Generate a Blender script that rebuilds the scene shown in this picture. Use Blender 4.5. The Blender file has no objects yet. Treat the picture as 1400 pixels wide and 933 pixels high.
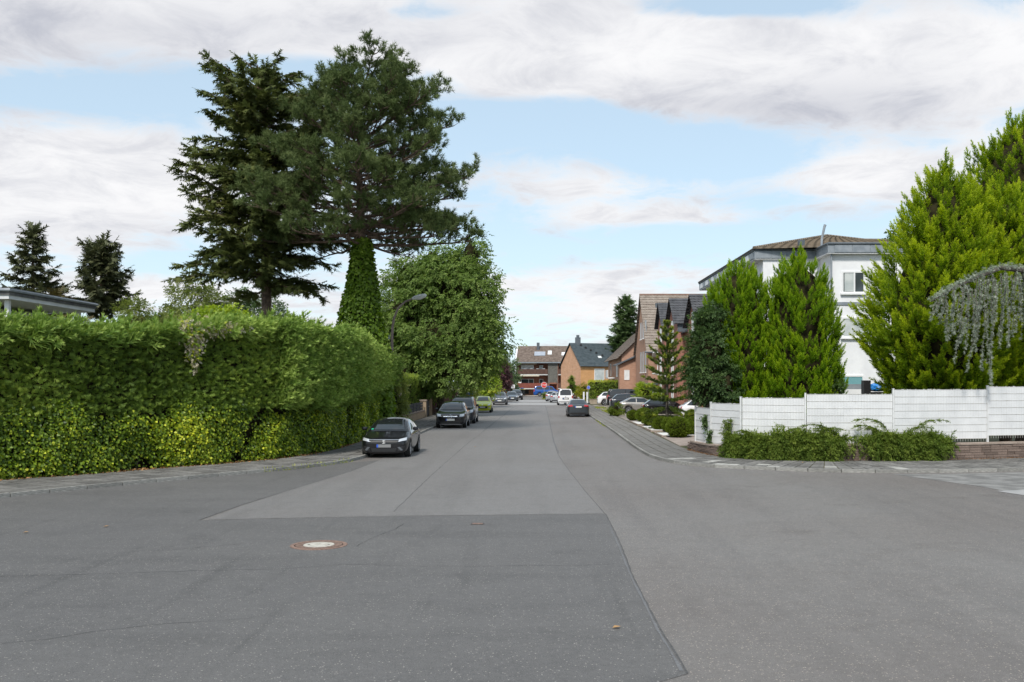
import bpy, bmesh, math, random
import numpy as np
from mathutils import Vector, Matrix
from mathutils.bvhtree import BVHTree

R = math.radians
random.seed(7)
rng = np.random.default_rng(11)
sc = bpy.context.scene
col = sc.collection

# ---------------------------------------------------------------- camera
F, H, CX, CY = 1300.0, 2.8, 735.0, 522.0        # focal length in photo pixels, eye height, vanishing point
cam_d = bpy.data.cameras.new('camera')
cam = bpy.data.objects.new('camera', cam_d); col.objects.link(cam)
cam.location = (0, 0, H); cam.rotation_euler = (R(90), 0, 0)
cam_d.sensor_width = 36; cam_d.lens = F / 1400 * 36
cam_d.shift_x = -(CX - 700) / 1400; cam_d.shift_y = (CY - 466.5) / 1400
cam_d.clip_start = .1; cam_d.clip_end = 6000
sc.camera = cam

# ---------------------------------------------------------------- sky and sun
SUN_EL, SUN_AZ = 49, 196                          # azimuth clockwise from +Y: behind the camera, a little to the left
w = bpy.data.worlds.new('World'); sc.world = w; w.use_nodes = True
nt = w.node_tree; nt.nodes.clear()
w.cycles.sampling_method = 'MANUAL'; w.cycles.sample_map_resolution = 256
def N(t, **k):
    n = nt.nodes.new(t)
    for a, b in k.items(): setattr(n, a, b)
    return n
def M(op, a, b=None, c=None, clamp=False):
    n = N('ShaderNodeMath', operation=op); n.use_clamp = clamp
    for i, v in enumerate((a, b, c)):
        if v is None: continue
        if isinstance(v, (int, float)): n.inputs[i].default_value = v
        else: nt.links.new(v, n.inputs[i])
    return n.outputs[0]
L = nt.links.new
sky = N('ShaderNodeTexSky', sky_type='NISHITA', sun_disc=False)
sky.sun_elevation = R(SUN_EL); sky.sun_rotation = R(SUN_AZ); sky.air_density = 1.0; sky.dust_density = .6; sky.ozone_density = 1.2
tc = N('ShaderNodeTexCoord'); sep = N('ShaderNodeSeparateXYZ'); L(tc.outputs['Generated'], sep.inputs[0])
dx, dy, dz = sep.outputs
zc = M('ADD', M('MAXIMUM', dz, 0.0), .16)
px, py = M('DIVIDE', dx, zc), M('DIVIDE', dy, zc)
cmb = N('ShaderNodeCombineXYZ'); L(px, cmb.inputs[0]); L(py, cmb.inputs[1])
def noise(scale, detail, rough, off, vec=cmb.outputs[0], dist=0.0):
    mp = N('ShaderNodeMapping'); L(vec, mp.inputs[0]); mp.inputs['Location'].default_value = off
    n = N('ShaderNodeTexNoise'); L(mp.outputs[0], n.inputs['Vector'])
    n.inputs['Scale'].default_value = scale; n.inputs['Detail'].default_value = detail
    n.inputs['Roughness'].default_value = rough; n.inputs['Distortion'].default_value = dist
    return n.outputs[0]
n1 = noise(1.15, 7, .56, (3.1, 7.7, 0), dist=.25)
n2 = noise(5.2, 10, .66, (9.4, 1.2, 0), dist=.5)
n3 = noise(.9, 4, .55, (14.2, 5.3, 0))
# the clouds that stand over this street: direction (u, v), extents, amount
ya = M('MAXIMUM', dy, .05)
u, v = M('DIVIDE', dx, ya), M('DIVIDE', dz, ya)
front = M('GREATER_THAN', dy, .05)
uv = N('ShaderNodeCombineXYZ'); L(u, uv.inputs[0]); L(v, uv.inputs[1])
def blobs(lst):
    tot = None
    for (bx, by, sx, sy, amp) in lst:                 # photo pixels
        mp = N('ShaderNodeVectorMath', operation='MULTIPLY_ADD'); L(uv.outputs[0], mp.inputs[0])
        mp.inputs[1].default_value = (F / sx, F / sy, 0); mp.inputs[2].default_value = (-(bx - CX) / sx, -(CY - by) / sy, 0)
        dp = N('ShaderNodeVectorMath', operation='DOT_PRODUCT'); L(mp.outputs[0], dp.inputs[0]); L(mp.outputs[0], dp.inputs[1])
        e = M('POWER', .3679, dp.outputs['Value'])
        tot = M('MULTIPLY', e, amp) if tot is None else M('MULTIPLY_ADD', e, amp, tot)
    return M('MULTIPLY', tot, front)
cov = blobs([(150, 20, 420, 62, .30), (90, 250, 210, 80, .27), (760, 72, 330, 62, .27), (1120, 118, 290, 56, .30), (1190, 235, 150, 45, .26),
             (790, 250, 170, 40, .18), (880, 300, 160, 22, .12), (300, 400, 500, 36, .12), (800, 430, 260, 60, .10), (1330, 60, 160, 60, .2),
             (150, 130, 200, 22, -.30), (420, 105, 170, 30, -.24), (560, 20, 120, 16, -.14), (720, 165, 150, 30, -.32), (960, 215, 110, 28, -.36), (1000, 8, 130, 18, -.34), (700, 330, 90, 60, -.12),
             (980, 325, 170, 20, -.26), (1340, 200, 60, 50, .1), (960, 375, 150, 16, .08), (560, 330, 160, 24, -.12), (250, 360, 140, 18, -.10), (1010, 275, 70, 16, -.12)])
base = M('ADD', M('MULTIPLY', n1, .52), M('MULTIPLY', n2, .48))
dens = M('ADD', M('ADD', base, cov), .02)
mr = N('ShaderNodeMapRange', interpolation_type='SMOOTHSTEP'); L(dens, mr.inputs[0])
mr.inputs[1].default_value = .47; mr.inputs[2].default_value = .67
mask = mr.outputs[0]
gr = blobs([(1060, 152, 240, 34, .75), (1200, 110, 180, 40, .30), (150, 40, 420, 46, .42), (600, 30, 260, 40, .25), (130, 330, 260, 40, .25), (860, 200, 60, 20, .3)])
gmr = N('ShaderNodeMapRange', interpolation_type='SMOOTHSTEP'); L(M('ADD', M('MULTIPLY', n3, .45), M('MULTIPLY', n2, .6)), gmr.inputs[0])
gmr.inputs[1].default_value = .42; gmr.inputs[2].default_value = .75
shade = M('ADD', M('MULTIPLY', gmr.outputs[0], .72), M('MULTIPLY', gr, M('ADD', n3, .35)), clamp=True)
shr = N('ShaderNodeMix', data_type='RGBA'); L(shade, shr.inputs[0])
shr.inputs[6].default_value = (.765, .765, .775, 1); shr.inputs[7].default_value = (.43, .445, .50, 1)
skm = N('ShaderNodeMix', data_type='RGBA', blend_type='MULTIPLY'); skm.inputs[0].default_value = 1
L(sky.outputs[0], skm.inputs[6]); skm.inputs[7].default_value = (.088, .100, .105, 1)
# thin veil of haze so that the open sky is pale, as it is near the horizon
vl = N('ShaderNodeMix', data_type='RGBA'); L(skm.outputs[2], vl.inputs[6]); vl.inputs[7].default_value = (.66, .80, .885, 1)
L(M('ADD', .50, M('MULTIPLY', M('EXPONENT', M('MULTIPLY', M('MAXIMUM', dz, 0.0), -9.0)), .34)), vl.inputs[0])
cm = N('ShaderNodeMix', data_type='RGBA'); L(mask, cm.inputs[0]); L(vl.outputs[2], cm.inputs[6]); L(shr.outputs[2], cm.inputs[7])
bg = N('ShaderNodeBackground'); L(cm.outputs[2], bg.inputs[0]); bg.inputs[1].default_value = 1.0
out = N('ShaderNodeOutputWorld'); L(bg.outputs[0], out.inputs[0])

sd = bpy.data.lights.new('sun', 'SUN'); sd.energy = 2.9; sd.angle = R(10); sd.color = (1, .955, .89)
so = bpy.data.objects.new('sun', sd); col.objects.link(so)
az = R(SUN_AZ); el = R(SUN_EL)
so.rotation_euler = Vector((-math.sin(az) * math.cos(el), -math.cos(az) * math.cos(el), -math.sin(el))).to_track_quat('-Z', 'Y').to_euler()
so.location = (0, -20, 40)
vs = sc.view_settings
vs.view_transform = 'Standard'; vs.look = 'None'; vs.exposure = 0.36; vs.gamma = 1.0; vs.use_curve_mapping = False
sc.cycles.max_bounces = 6; sc.cycles.transparent_max_bounces = 6

# ---------------------------------------------------------------- materials
MATS = {}
def newmat(name):
    m = bpy.data.materials.new(name); m.use_nodes = True
    b = m.node_tree.nodes['Principled BSDF']
    return m, m.node_tree, b
def mat(name, c, rough=.6, metal=0, spec=.5, coat=0, emit=None):
    if name in MATS: return MATS[name]
    m, t, b = newmat(name)
    b.inputs['Base Color'].default_value = (*c, 1); b.inputs['Roughness'].default_value = rough
    b.inputs['Metallic'].default_value = metal; b.inputs['Specular IOR Level'].default_value = spec
    b.inputs['Coat Weight'].default_value = coat; b.inputs['Coat Roughness'].default_value = .04
    MATS[name] = m; return m
def nmat(name, c1, c2, scale=4, rough=.8, bump=0, bscale=40, detail=5, spec=.3, lo=.35, hi=.65, rnd=0, coord='Object', speck=None, big=None, streak=None):
    """two colours mixed by noise, an optional relief, and a random shade for each object"""
    if name in MATS: return MATS[name]
    m, t, b = newmat(name); n = t.nodes; l = t.links.new
    tcn = n.new('ShaderNodeTexCoord')
    vec = tcn.outputs[coord]
    if coord == 'World':
        pass
    nz = n.new('ShaderNodeTexNoise'); nz.inputs['Scale'].default_value = scale; nz.inputs['Detail'].default_value = detail
    l(vec, nz.inputs['Vector'])
    r = n.new('ShaderNodeMapRange'); l(nz.outputs[0], r.inputs[0]); r.inputs[1].default_value = lo; r.inputs[2].default_value = hi
    mx = n.new('ShaderNodeMix'); mx.data_type = 'RGBA'; l(r.outputs[0], mx.inputs[0])
    mx.inputs[6].default_value = (*c1, 1); mx.inputs[7].default_value = (*c2, 1)
    cur = mx.outputs[2]
    if big:
        nb = n.new('ShaderNodeTexNoise'); nb.inputs['Scale'].default_value = big[0]; nb.inputs['Detail'].default_value = 3; l(vec, nb.inputs['Vector'])
        rb = n.new('ShaderNodeMapRange'); l(nb.outputs[0], rb.inputs[0]); rb.inputs[1].default_value = .35; rb.inputs[2].default_value = .68
        mb = n.new('ShaderNodeMix'); mb.data_type = 'RGBA'; mb.blend_type = 'MULTIPLY'; l(rb.outputs[0], mb.inputs[0])
        l(cur, mb.inputs[6]); mb.inputs[7].default_value = (*big[1], 1); cur = mb.outputs[2]
    if streak:
        for (sx_, sy_, lo_, hi_, cc) in streak:
            mp = n.new('ShaderNodeMapping'); l(vec, mp.inputs[0]); mp.inputs['Scale'].default_value = (sx_, sy_, 1)
            nb = n.new('ShaderNodeTexNoise'); nb.inputs['Scale'].default_value = 1; nb.inputs['Detail'].default_value = 6; nb.inputs['Roughness'].default_value = .6; l(mp.outputs[0], nb.inputs['Vector'])
            rb = n.new('ShaderNodeMapRange'); l(nb.outputs[0], rb.inputs[0]); rb.inputs[1].default_value = lo_; rb.inputs[2].default_value = hi_
            mb = n.new('ShaderNodeMix'); mb.data_type = 'RGBA'; mb.blend_type = 'MULTIPLY'; l(rb.outputs[0], mb.inputs[0]); l(cur, mb.inputs[6]); mb.inputs[7].default_value = (*cc, 1); cur = mb.outputs[2]
    if speck:
        for (sc_, thr, cc) in speck:
            vo = n.new('ShaderNodeTexVoronoi'); vo.inputs['Scale'].default_value = sc_; l(vec, vo.inputs['Vector'])
            sp = n.new('ShaderNodeSeparateColor'); l(vo.outputs['Color'], sp.inputs[0])
            g = n.new('ShaderNodeMath'); g.operation = 'GREATER_THAN'; l(sp.outputs[0], g.inputs[0]); g.inputs[1].default_value = thr
            d = n.new('ShaderNodeMath'); d.operation = 'LESS_THAN'; l(vo.outputs['Distance'], d.inputs[0]); d.inputs[1].default_value = .42
            gm = n.new('ShaderNodeMath'); gm.operation = 'MULTIPLY'; l(g.outputs[0], gm.inputs[0]); l(d.outputs[0], gm.inputs[1])
            ms = n.new('ShaderNodeMix'); ms.data_type = 'RGBA'; l(gm.outputs[0], ms.inputs[0]); l(cur, ms.inputs[6]); ms.inputs[7].default_value = (*cc, 1)
            cur = ms.outputs[2]
    if rnd:
        oi = n.new('ShaderNodeObjectInfo')
        rr = n.new('ShaderNodeMapRange'); l(oi.outputs['Random'], rr.inputs[0]); rr.inputs[3].default_value = 1 - rnd; rr.inputs[4].default_value = 1 + rnd
        hs = n.new('ShaderNodeHueSaturation'); l(rr.outputs[0], hs.inputs['Value']); l(cur, hs.inputs['Color']); cur = hs.outputs[0]
    l(cur, b.inputs['Base Color']); b.inputs['Roughness'].default_value = rough; b.inputs['Specular IOR Level'].default_value = spec
    if bump:
        nb = n.new('ShaderNodeTexNoise'); nb.inputs['Scale'].default_value = bscale; nb.inputs['Detail'].default_value = 4; l(vec, nb.inputs['Vector'])
        bp = n.new('ShaderNodeBump'); bp.inputs['Strength'].default_value = bump; bp.inputs['Distance'].default_value = .02
        l(nb.outputs[0], bp.inputs['Height']); l(bp.outputs[0], b.inputs['Normal'])
    MATS[name] = m; return m
def brickmat(name, c1, c2, mortar, bw=.24, bh=.075, rot=0):
    if name in MATS: return MATS[name]
    m, t, b = newmat(name); n = t.nodes; l = t.links.new
    tcn = n.new('ShaderNodeTexCoord'); sp = n.new('ShaderNodeSeparateXYZ'); l(tcn.outputs['Object'], sp.inputs[0])
    ad = n.new('ShaderNodeMath'); l(sp.outputs[0], ad.inputs[0]); l(sp.outputs[1], ad.inputs[1])
    cb = n.new('ShaderNodeCombineXYZ'); l(ad.outputs[0], cb.inputs[0]); l(sp.outputs[2], cb.inputs[1])
    br = n.new('ShaderNodeTexBrick'); l(cb.outputs[0], br.inputs['Vector'])
    br.inputs['Color1'].default_value = (*c1, 1); br.inputs['Color2'].default_value = (*c2, 1); br.inputs['Mortar'].default_value = (*mortar, 1)
    br.inputs['Scale'].default_value = 1; br.inputs['Brick Width'].default_value = bw; br.inputs['Row Height'].default_value = bh
    br.inputs['Mortar Size'].default_value = .009; br.inputs['Bias'].default_value = -.1
    nz = n.new('ShaderNodeTexNoise'); nz.inputs['Scale'].default_value = 1.3; nz.inputs['Detail'].default_value = 6; l(tcn.outputs['Object'], nz.inputs['Vector'])
    r = n.new('ShaderNodeMapRange'); l(nz.outputs[0], r.inputs[0]); r.inputs[3].default_value = .75; r.inputs[4].default_value = 1.2
    hs = n.new('ShaderNodeHueSaturation'); l(br.outputs[0], hs.inputs['Color']); l(r.outputs[0], hs.inputs['Value'])
    l(hs.outputs[0], b.inputs['Base Color']); b.inputs['Roughness'].default_value = .85; b.inputs['Specular IOR Level'].default_value = .2
    bp = n.new('ShaderNodeBump'); bp.inputs['Strength'].default_value = .5; bp.inputs['Distance'].default_value = .01; bp.invert = True
    l(br.outputs['Fac'], bp.inputs['Height']); l(bp.outputs[0], b.inputs['Normal'])
    MATS[name] = m; return m
def leafmat(name, dark, mid, light, trans=.3, rough=.5, spec=.35):
    """leaf colour runs from old to young growth by the leaf's own tint"""
    if name in MATS: return MATS[name]
    m, t, b = newmat(name); n = t.nodes; l = t.links.new
    at = n.new('ShaderNodeAttribute'); at.attribute_name = 'tint'
    cr = n.new('ShaderNodeValToRGB'); l(at.outputs['Fac'], cr.inputs[0])
    e = cr.color_ramp.elements; e[0].color = (*dark, 1); e[1].color = (*light, 1); e[0].position = .05; e[1].position = .95
    k = e.new(.5); k.color = (*mid, 1)
    l(cr.outputs[0], b.inputs['Base Color']); b.inputs['Roughness'].default_value = rough; b.inputs['Specular IOR Level'].default_value = spec
    tr = n.new('ShaderNodeBsdfTranslucent'); hs = n.new('ShaderNodeHueSaturation'); hs.inputs['Value'].default_value = 1.3; hs.inputs['Saturation'].default_value = 1.1
    l(cr.outputs[0], hs.inputs['Color']); l(hs.outputs[0], tr.inputs[0])
    ms = n.new('ShaderNodeMixShader'); ms.inputs[0].default_value = trans
    l(b.outputs[0], ms.inputs[1]); l(tr.outputs[0], ms.inputs[2]); l(ms.outputs[0], n['Material Output'].inputs[0])
    MATS[name] = m; return m

# ---------------------------------------------------------------- object helpers
def tag(o, label=None, cat=None, group=None, kind=None):
    if label: o['label'] = label
    if cat: o['category'] = cat
    if group: o['group'] = group
    if kind: o['kind'] = kind
    return o
def thing(name, label, cat, loc=(0, 0, 0), rz=0, group=None):
    o = bpy.data.objects.new(name, None); col.objects.link(o)
    o.location = loc; o.rotation_euler = (0, 0, rz); o.empty_display_size = .2
    return tag(o, label, cat, group)
def place(name, me, parent=None, local=False):
    o = bpy.data.objects.new(name, me); col.objects.link(o)
    if parent is not None:
        o.parent = parent
        if not local and parent.parent is None and parent.type == 'EMPTY':
            o.matrix_parent_inverse = (Matrix.Translation(parent.location) @ Matrix.Rotation(parent.rotation_euler.z, 4, 'Z')).inverted()
    return o
def copy_tree(o, parent=None):
    c = o.copy(); col.objects.link(c)
    if parent is not None: c.parent = parent
    for ch in list(o.children): copy_tree(ch, c)
    return c

class MB:
    """collects faces; build() links them as one mesh"""
    def __init__(s): s.v = []; s.f = []; s.mi = []; s.mats = []; s.cur = 0
    def use(s, m):
        if m not in s.mats: s.mats.append(m)
        s.cur = s.mats.index(m); return s
    def add(s, vs_, fs):
        o = len(s.v); s.v += [tuple(p) for p in vs_]
        for f in fs: s.f.append(tuple(i + o for i in f)); s.mi.append(s.cur)
        return s
    def quad(s, a, b, c, d): return s.add([a, b, c, d], [(0, 1, 2, 3)])
    def box(s, x0, x1, y0, y1, z0, z1):
        return s.add([(x0, y0, z0), (x1, y0, z0), (x1, y1, z0), (x0, y1, z0), (x0, y0, z1), (x1, y0, z1), (x1, y1, z1), (x0, y1, z1)],
                     [(3, 2, 1, 0), (4, 5, 6, 7), (0, 1, 5, 4), (1, 2, 6, 5), (2, 3, 7, 6), (3, 0, 4, 7)])
    def obox(s, c, ax, ay, az_, hx, hy, hz):
        """box with centre c, axes, half sizes"""
        c = Vector(c); ax, ay, az_ = Vector(ax).normalized() * hx, Vector(ay).normalized() * hy, Vector(az_).normalized() * hz
        P = [c + ax * i + ay * j + az_ * k for k in (-1, 1) for (i, j) in ((-1, -1), (1, -1), (1, 1), (-1, 1))]
        return s.add(P, [(3, 2, 1, 0), (4, 5, 6, 7), (0, 1, 5, 4), (1, 2, 6, 5), (2, 3, 7, 6), (3, 0, 4, 7)])
    def prism(s, poly, z0, z1):
        """poly: xy list, counter-clockwise"""
        n = len(poly)
        V = [(x, y, z0) for x, y in poly] + [(x, y, z1) for x, y in poly]
        return s.add(V, [tuple(range(n - 1, -1, -1)), tuple(range(n, 2 * n))] + [(i, (i + 1) % n, n + (i + 1) % n, n + i) for i in range(n)])
    def slab(s, pts, t):
        """planar polygon with thickness t downwards along its normal"""
        P = [Vector(p) for p in pts]; nrm = (P[1] - P[0]).cross(P[2] - P[0]).normalized(); n = len(P)
        V = P + [p - nrm * t for p in P]
        return s.add(V, [tuple(range(n)), tuple(range(2 * n - 1, n - 1, -1))] + [(i, n + i, n + (i + 1) % n, (i + 1) % n) for i in range(n)])
    def tube(s, pts, rad, k=8, cap=True):
        P = [Vector(p) for p in pts]; n = len(P)
        if not hasattr(rad, '__len__'): rad = [rad] * n
        V = []; up = Vector((0, 0, 1)); prev = None
        for i in range(n):
            t = (P[min(i + 1, n - 1)] - P[max(i - 1, 0)]).normalized()
            if prev is None:
                a = t.cross(up)
                if a.length < .01: a = t.cross(Vector((1, 0, 0)))
            else: a = prev - t * prev.dot(t)
            a.normalize(); prev = a; b = t.cross(a)
            for j in range(k):
                an = 2 * math.pi * j / k
                V.append(P[i] + (a * math.cos(an) + b * math.sin(an)) * rad[i])
        Fc = [(i * k + j, i * k + (j + 1) % k, (i + 1) * k + (j + 1) % k, (i + 1) * k + j) for i in range(n - 1) for j in range(k)]
        if cap: Fc += [tuple(range(k - 1, -1, -1)), tuple(range((n - 1) * k, n * k))]
        return s.add(V, Fc)
    def disc_y(s, c, r0, r1, y0, y1, k=20):
        """ring or disc round the local X axis (wheels): centre c, radii, from x=y0 to x=y1"""
        cx, cy, cz = c; V = []
        for x, r in ((y0, r0), (y0, r1), (y1, r1), (y1, r0)):
            V += [(cx + x, cy + r * math.cos(2 * math.pi * j / k), cz + r * math.sin(2 * math.pi * j / k)) for j in range(k)]
        Fc = [(a * k + j, a * k + (j + 1) % k, ((a + 1) % 4) * k + (j + 1) % k, ((a + 1) % 4) * k + j) for a in range(4) for j in range(k)]
        return s.add(V, Fc)
    def lathe(s, c, prof, k=16):
        """prof: (r, z) list about a vertical axis at c"""
        V = []
        for r, z in prof: V += [(c[0] + r * math.cos(2 * math.pi * j / k), c[1] + r * math.sin(2 * math.pi * j / k), c[2] + z) for j in range(k)]
        n = len(prof)
        Fc = [(i * k + j, i * k + (j + 1) % k, (i + 1) * k + (j + 1) % k, (i + 1) * k + j) for i in range(n - 1) for j in range(k)]
        Fc += [tuple(range(k - 1, -1, -1)), tuple(range((n - 1) * k, n * k))]
        return s.add(V, Fc)
    def mesh(s, name, m=None, smooth=False):
        me = bpy.data.meshes.new(name); me.from_pydata(s.v, [], s.f)
        for k in (s.mats or [m]): me.materials.append(k)
        if len(s.mats) > 1: me.polygons.foreach_set('material_index', s.mi)
        me.update()
        if not smooth: me.shade_flat()
        return me
    def build(s, name, m=None, parent=None, smooth=False, local=False):
        return place(name, s.mesh(name, m, smooth), parent, local)

def np_mesh(name, V, Fq, m, tint=None, smooth=True):
    """fast mesh from arrays; Fq is (n,3) or (n,4)"""
    me = bpy.data.meshes.new(name); k = Fq.shape[1]
    me.vertices.add(len(V)); me.vertices.foreach_set('co', np.ascontiguousarray(V, np.float32).ravel())
    me.loops.add(Fq.size); me.loops.foreach_set('vertex_index', np.ascontiguousarray(Fq, np.int32).ravel())
    me.polygons.add(len(Fq)); me.polygons.foreach_set('loop_start', np.arange(0, Fq.size, k, dtype=np.int32))
    if tint is not None:
        a = me.attributes.new('tint', 'FLOAT', 'POINT'); a.data.foreach_set('value', np.ascontiguousarray(tint, np.float32))
    me.materials.append(m); me.update(calc_edges=True)
    if not smooth: me.shade_flat()
    return me
def unit(a): return a / np.maximum(np.linalg.norm(a, axis=-1, keepdims=True), 1e-9)
def frames(fwd, up=None, roll=None):
    """rotation matrices whose Y axis is fwd and whose Z axis leans to up"""
    fwd = unit(np.asarray(fwd, float)); n = len(fwd)
    up = np.tile(np.array([0, 0, 1.0]), (n, 1)) if up is None else np.asarray(up, float)
    x = np.cross(fwd, up); bad = np.linalg.norm(x, axis=1) < 1e-3; x[bad] = np.cross(fwd[bad], [1.0, .2, 0]); x = unit(x); z = np.cross(x, fwd)
    if roll is not None:
        c, s_ = np.cos(roll)[:, None], np.sin(roll)[:, None]; x, z = x * c + z * s_, z * c - x * s_
    return np.stack([x, fwd, z], axis=2)
def scatter(name, tpl, pos, Rm, scale, tint, m, parent=None, tipt=0.0):
    TV, TF = tpl[0], tpl[1]; n, k = len(pos), len(TV)
    scale = np.broadcast_to(scale, (n,)) if np.ndim(scale) < 2 else scale
    V = pos[:, None, :] + np.einsum('nij,kj->nki', Rm, TV) * scale[:, None, None]
    Fq = (TF[None] + (np.arange(n) * k)[:, None, None]).reshape(-1, TF.shape[1])
    tt = np.repeat(tint[:, None], k, 1)
    if len(tpl) > 2: tt = tt + tpl[2][None] * tipt
    o = place(name, np_mesh(name, V.reshape(-1, 3), Fq, m, np.clip(tt, 0, 1).ravel()), parent)
    return o
def merge_tpl(parts):
    V, Fq, T, o = [], [], [], 0
    for p in parts:
        V.append(p[0]); Fq.append(p[1] + o); T.append(p[2] if len(p) > 2 else np.zeros(len(p[0]))); o += len(p[0])
    return np.concatenate(V), np.concatenate(Fq), np.concatenate(T)
def xf_tpl(t, Rm, sc_, off, tadd=0.0):
    return (t[0] * sc_) @ Rm.T + off, t[1], (t[2] if len(t) > 2 else np.zeros(len(t[0]))) + tadd
def sn(P, f, seed=0):
    """smooth pseudo noise in about -1..1"""
    r = np.random.default_rng(seed); s_ = 0
    for i in range(6):
        k = unit(r.normal(size=(1, 3)))[0] * f * (.6 + .25 * i); s_ = s_ + np.sin(P @ k + r.uniform(0, 6.28)) / (1 + .3 * i)
    return s_ / 3.2
def gp(x, y, z=0.0):
    """point of the plane at height z that the photo shows at pixel x, y"""
    d = F * (H - z) / (y - CY); return Vector(((x - CX) / F * d, d, z))
def sp(s_): return F / s_
# ================================================================ ground, road, pavements
V2 = lambda p: Vector((p[0], p[1]))
def resample(P, step):
    P = [V2(p) for p in P]; out_ = [P[0]]; carry = 0
    for a, b in zip(P, P[1:]):
        l = (b - a).length; t = step - carry
        while t < l: out_.append(a + (b - a) * (t / l)); t += step
        carry = l - (t - step)
    return out_
def smooth(P, it=3):
    P = [V2(p) for p in P]
    for _ in range(it):
        Q = [P[0]]
        for a, b in zip(P, P[1:]): Q += [a * .75 + b * .25, a * .25 + b * .75]
        P = Q + [P[-1]]
    return P
def cast(p, d, poly):
    """first hit of the ray p + t d with a polyline"""
    best = None
    for a, b in zip(poly, poly[1:]):
        e = b - a; den = d.x * e.y - d.y * e.x
        if abs(den) < 1e-9: continue
        w_ = a - p; t = (w_.x * e.y - w_.y * e.x) / den; u_ = (w_.x * d.y - w_.y * d.x) / den
        if t > 0 and -1e-6 <= u_ <= 1 + 1e-6 and (best is None or t < best): best = t
    return best
kerbL = smooth([(-60, -50), (-30, -6)] + [gp(*q)[:2] for q in ((-150, 699), (0, 681.4), (161, 665), (321, 650), (428, 640), (490, 630.5))] +
               [(-6.27, 38), (-6.26, 50), (-6.25, 100), (-5.6, 118), (-5.0, 140), (-5.2, 160), (-9, 172)], 2)
innL = smooth([(-66, -50), (-37, -2)] + [gp(*q)[:2] for q in ((-150, 676), (0, 661), (103, 655), (200, 646), (321, 637.5), (421, 626.8), (475, 614))] +
              [(-8.45, 47), (-8.55, 60), (-8.55, 110), (-8, 125), (-7, 145), (-8, 166), (-12, 176)], 2)
kerbR = smooth([(60, 26)] + [gp(*q)[:2] for q in ((1560, 641), (1400, 644.6), (1246, 647.5), (1130, 646.6), (1012, 641.5), (954, 638.6), (923, 634.5), (893, 628), (873, 617), (850, 600))] +
               [(4.22, 55), (4.2, 70), (4.2, 118), (3.4, 130), (1.2, 148), (.6, 160), (2.5, 172)], 2)
innR = smooth([(60, 29.5)] + [gp(*q)[:2] for q in ((1560, 627), (1400, 629.6), (1294, 633), (1130, 634), (1035, 631.8), (996, 629.2), (967, 625), (934.5, 616))] +
              [(5.95, 41), (6.0, 48), (6.15, 60), (6.2, 118), (5.6, 132), (3.5, 150), (2.6, 166), (5, 178)], 2)
asph = nmat('asphalt_worn', (.160, .150, .141), (.228, .215, .203), 130, .66, .5, 150, 8, .5, .36, .64, coord='Object',
            speck=[(48, .92, (.40, .34, .29)), (75, .80, (.10, .097, .094)), (130, .93, (.34, .32, .30))], big=(.12, (.84, .79, .765)), streak=[(1.1, .07, .48, .7, (.84, .84, .85)), (.5, .8, .58, .70, (.80, .78, .77)), (9, 9, .42, .62, (.90, .90, .89)), (2.3, 2.3, .48, .66, (.91, .905, .90))])
asph_d = nmat('asphalt_newer', (.117, .112, .107), (.164, .157, .150), 130, .68, .5, 150, 8, .45, .36, .64, coord='Object',
              speck=[(48, .95, (.36, .33, .30)), (75, .82, (.072, .071, .07)), (130, .95, (.29, .28, .28))], big=(.2, (.86, .86, .87)), streak=[(.16, .9, .48, .7, (.85, .85, .85)), (.7, .5, .60, .72, (.80, .80, .80)), (9, 9, .42, .62, (.90, .90, .90)), (2.3, 2.3, .48, .66, (.91, .91, .91)), (2.2, .12, .58, .70, (.82, .82, .82))])
soil = nmat('garden_soil', (.05, .06, .022), (.09, .085, .04), 3, .95, .6, 20)
g = MB().quad((-4000, -300, -.3), (4000, -300, -.3), (4000, 5000, -.3), (-4000, 5000, -.3)).build('ground', nmat('far_land', (.06, .075, .03), (.10, .11, .05), .02, .95))
tag(g, 'open green land out to the horizon', kind='structure')
road = MB().quad((-150, -60, 0), (150, -60, 0), (150, 186, 0), (-150, 186, 0)).build('road', asph)
tag(road, 'worn grey asphalt of the street and junction', kind='structure')
def ribbon(pts, wd, z, m, name, parent=road, jit=0.0, seed=1):
    r = random.Random(seed); mb = MB(); V = []
    P = [V2(p) for p in pts]
    for i, p in enumerate(P):
        t = (P[min(i + 1, len(P) - 1)] - P[max(i - 1, 0)]).normalized(); n = Vector((-t.y, t.x))
        q = p + n * r.uniform(-jit, jit); ww = wd * r.uniform(.35, 1.0) if jit else wd
        V += [(*(q + n * ww / 2), z), (*(q - n * ww / 2), z)]
    mb.add(V, [(2 * i, 2 * i + 1, 2 * i + 3, 2 * i + 2) for i in range(len(P) - 1)])
    return mb.build(name, m, parent)
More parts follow.
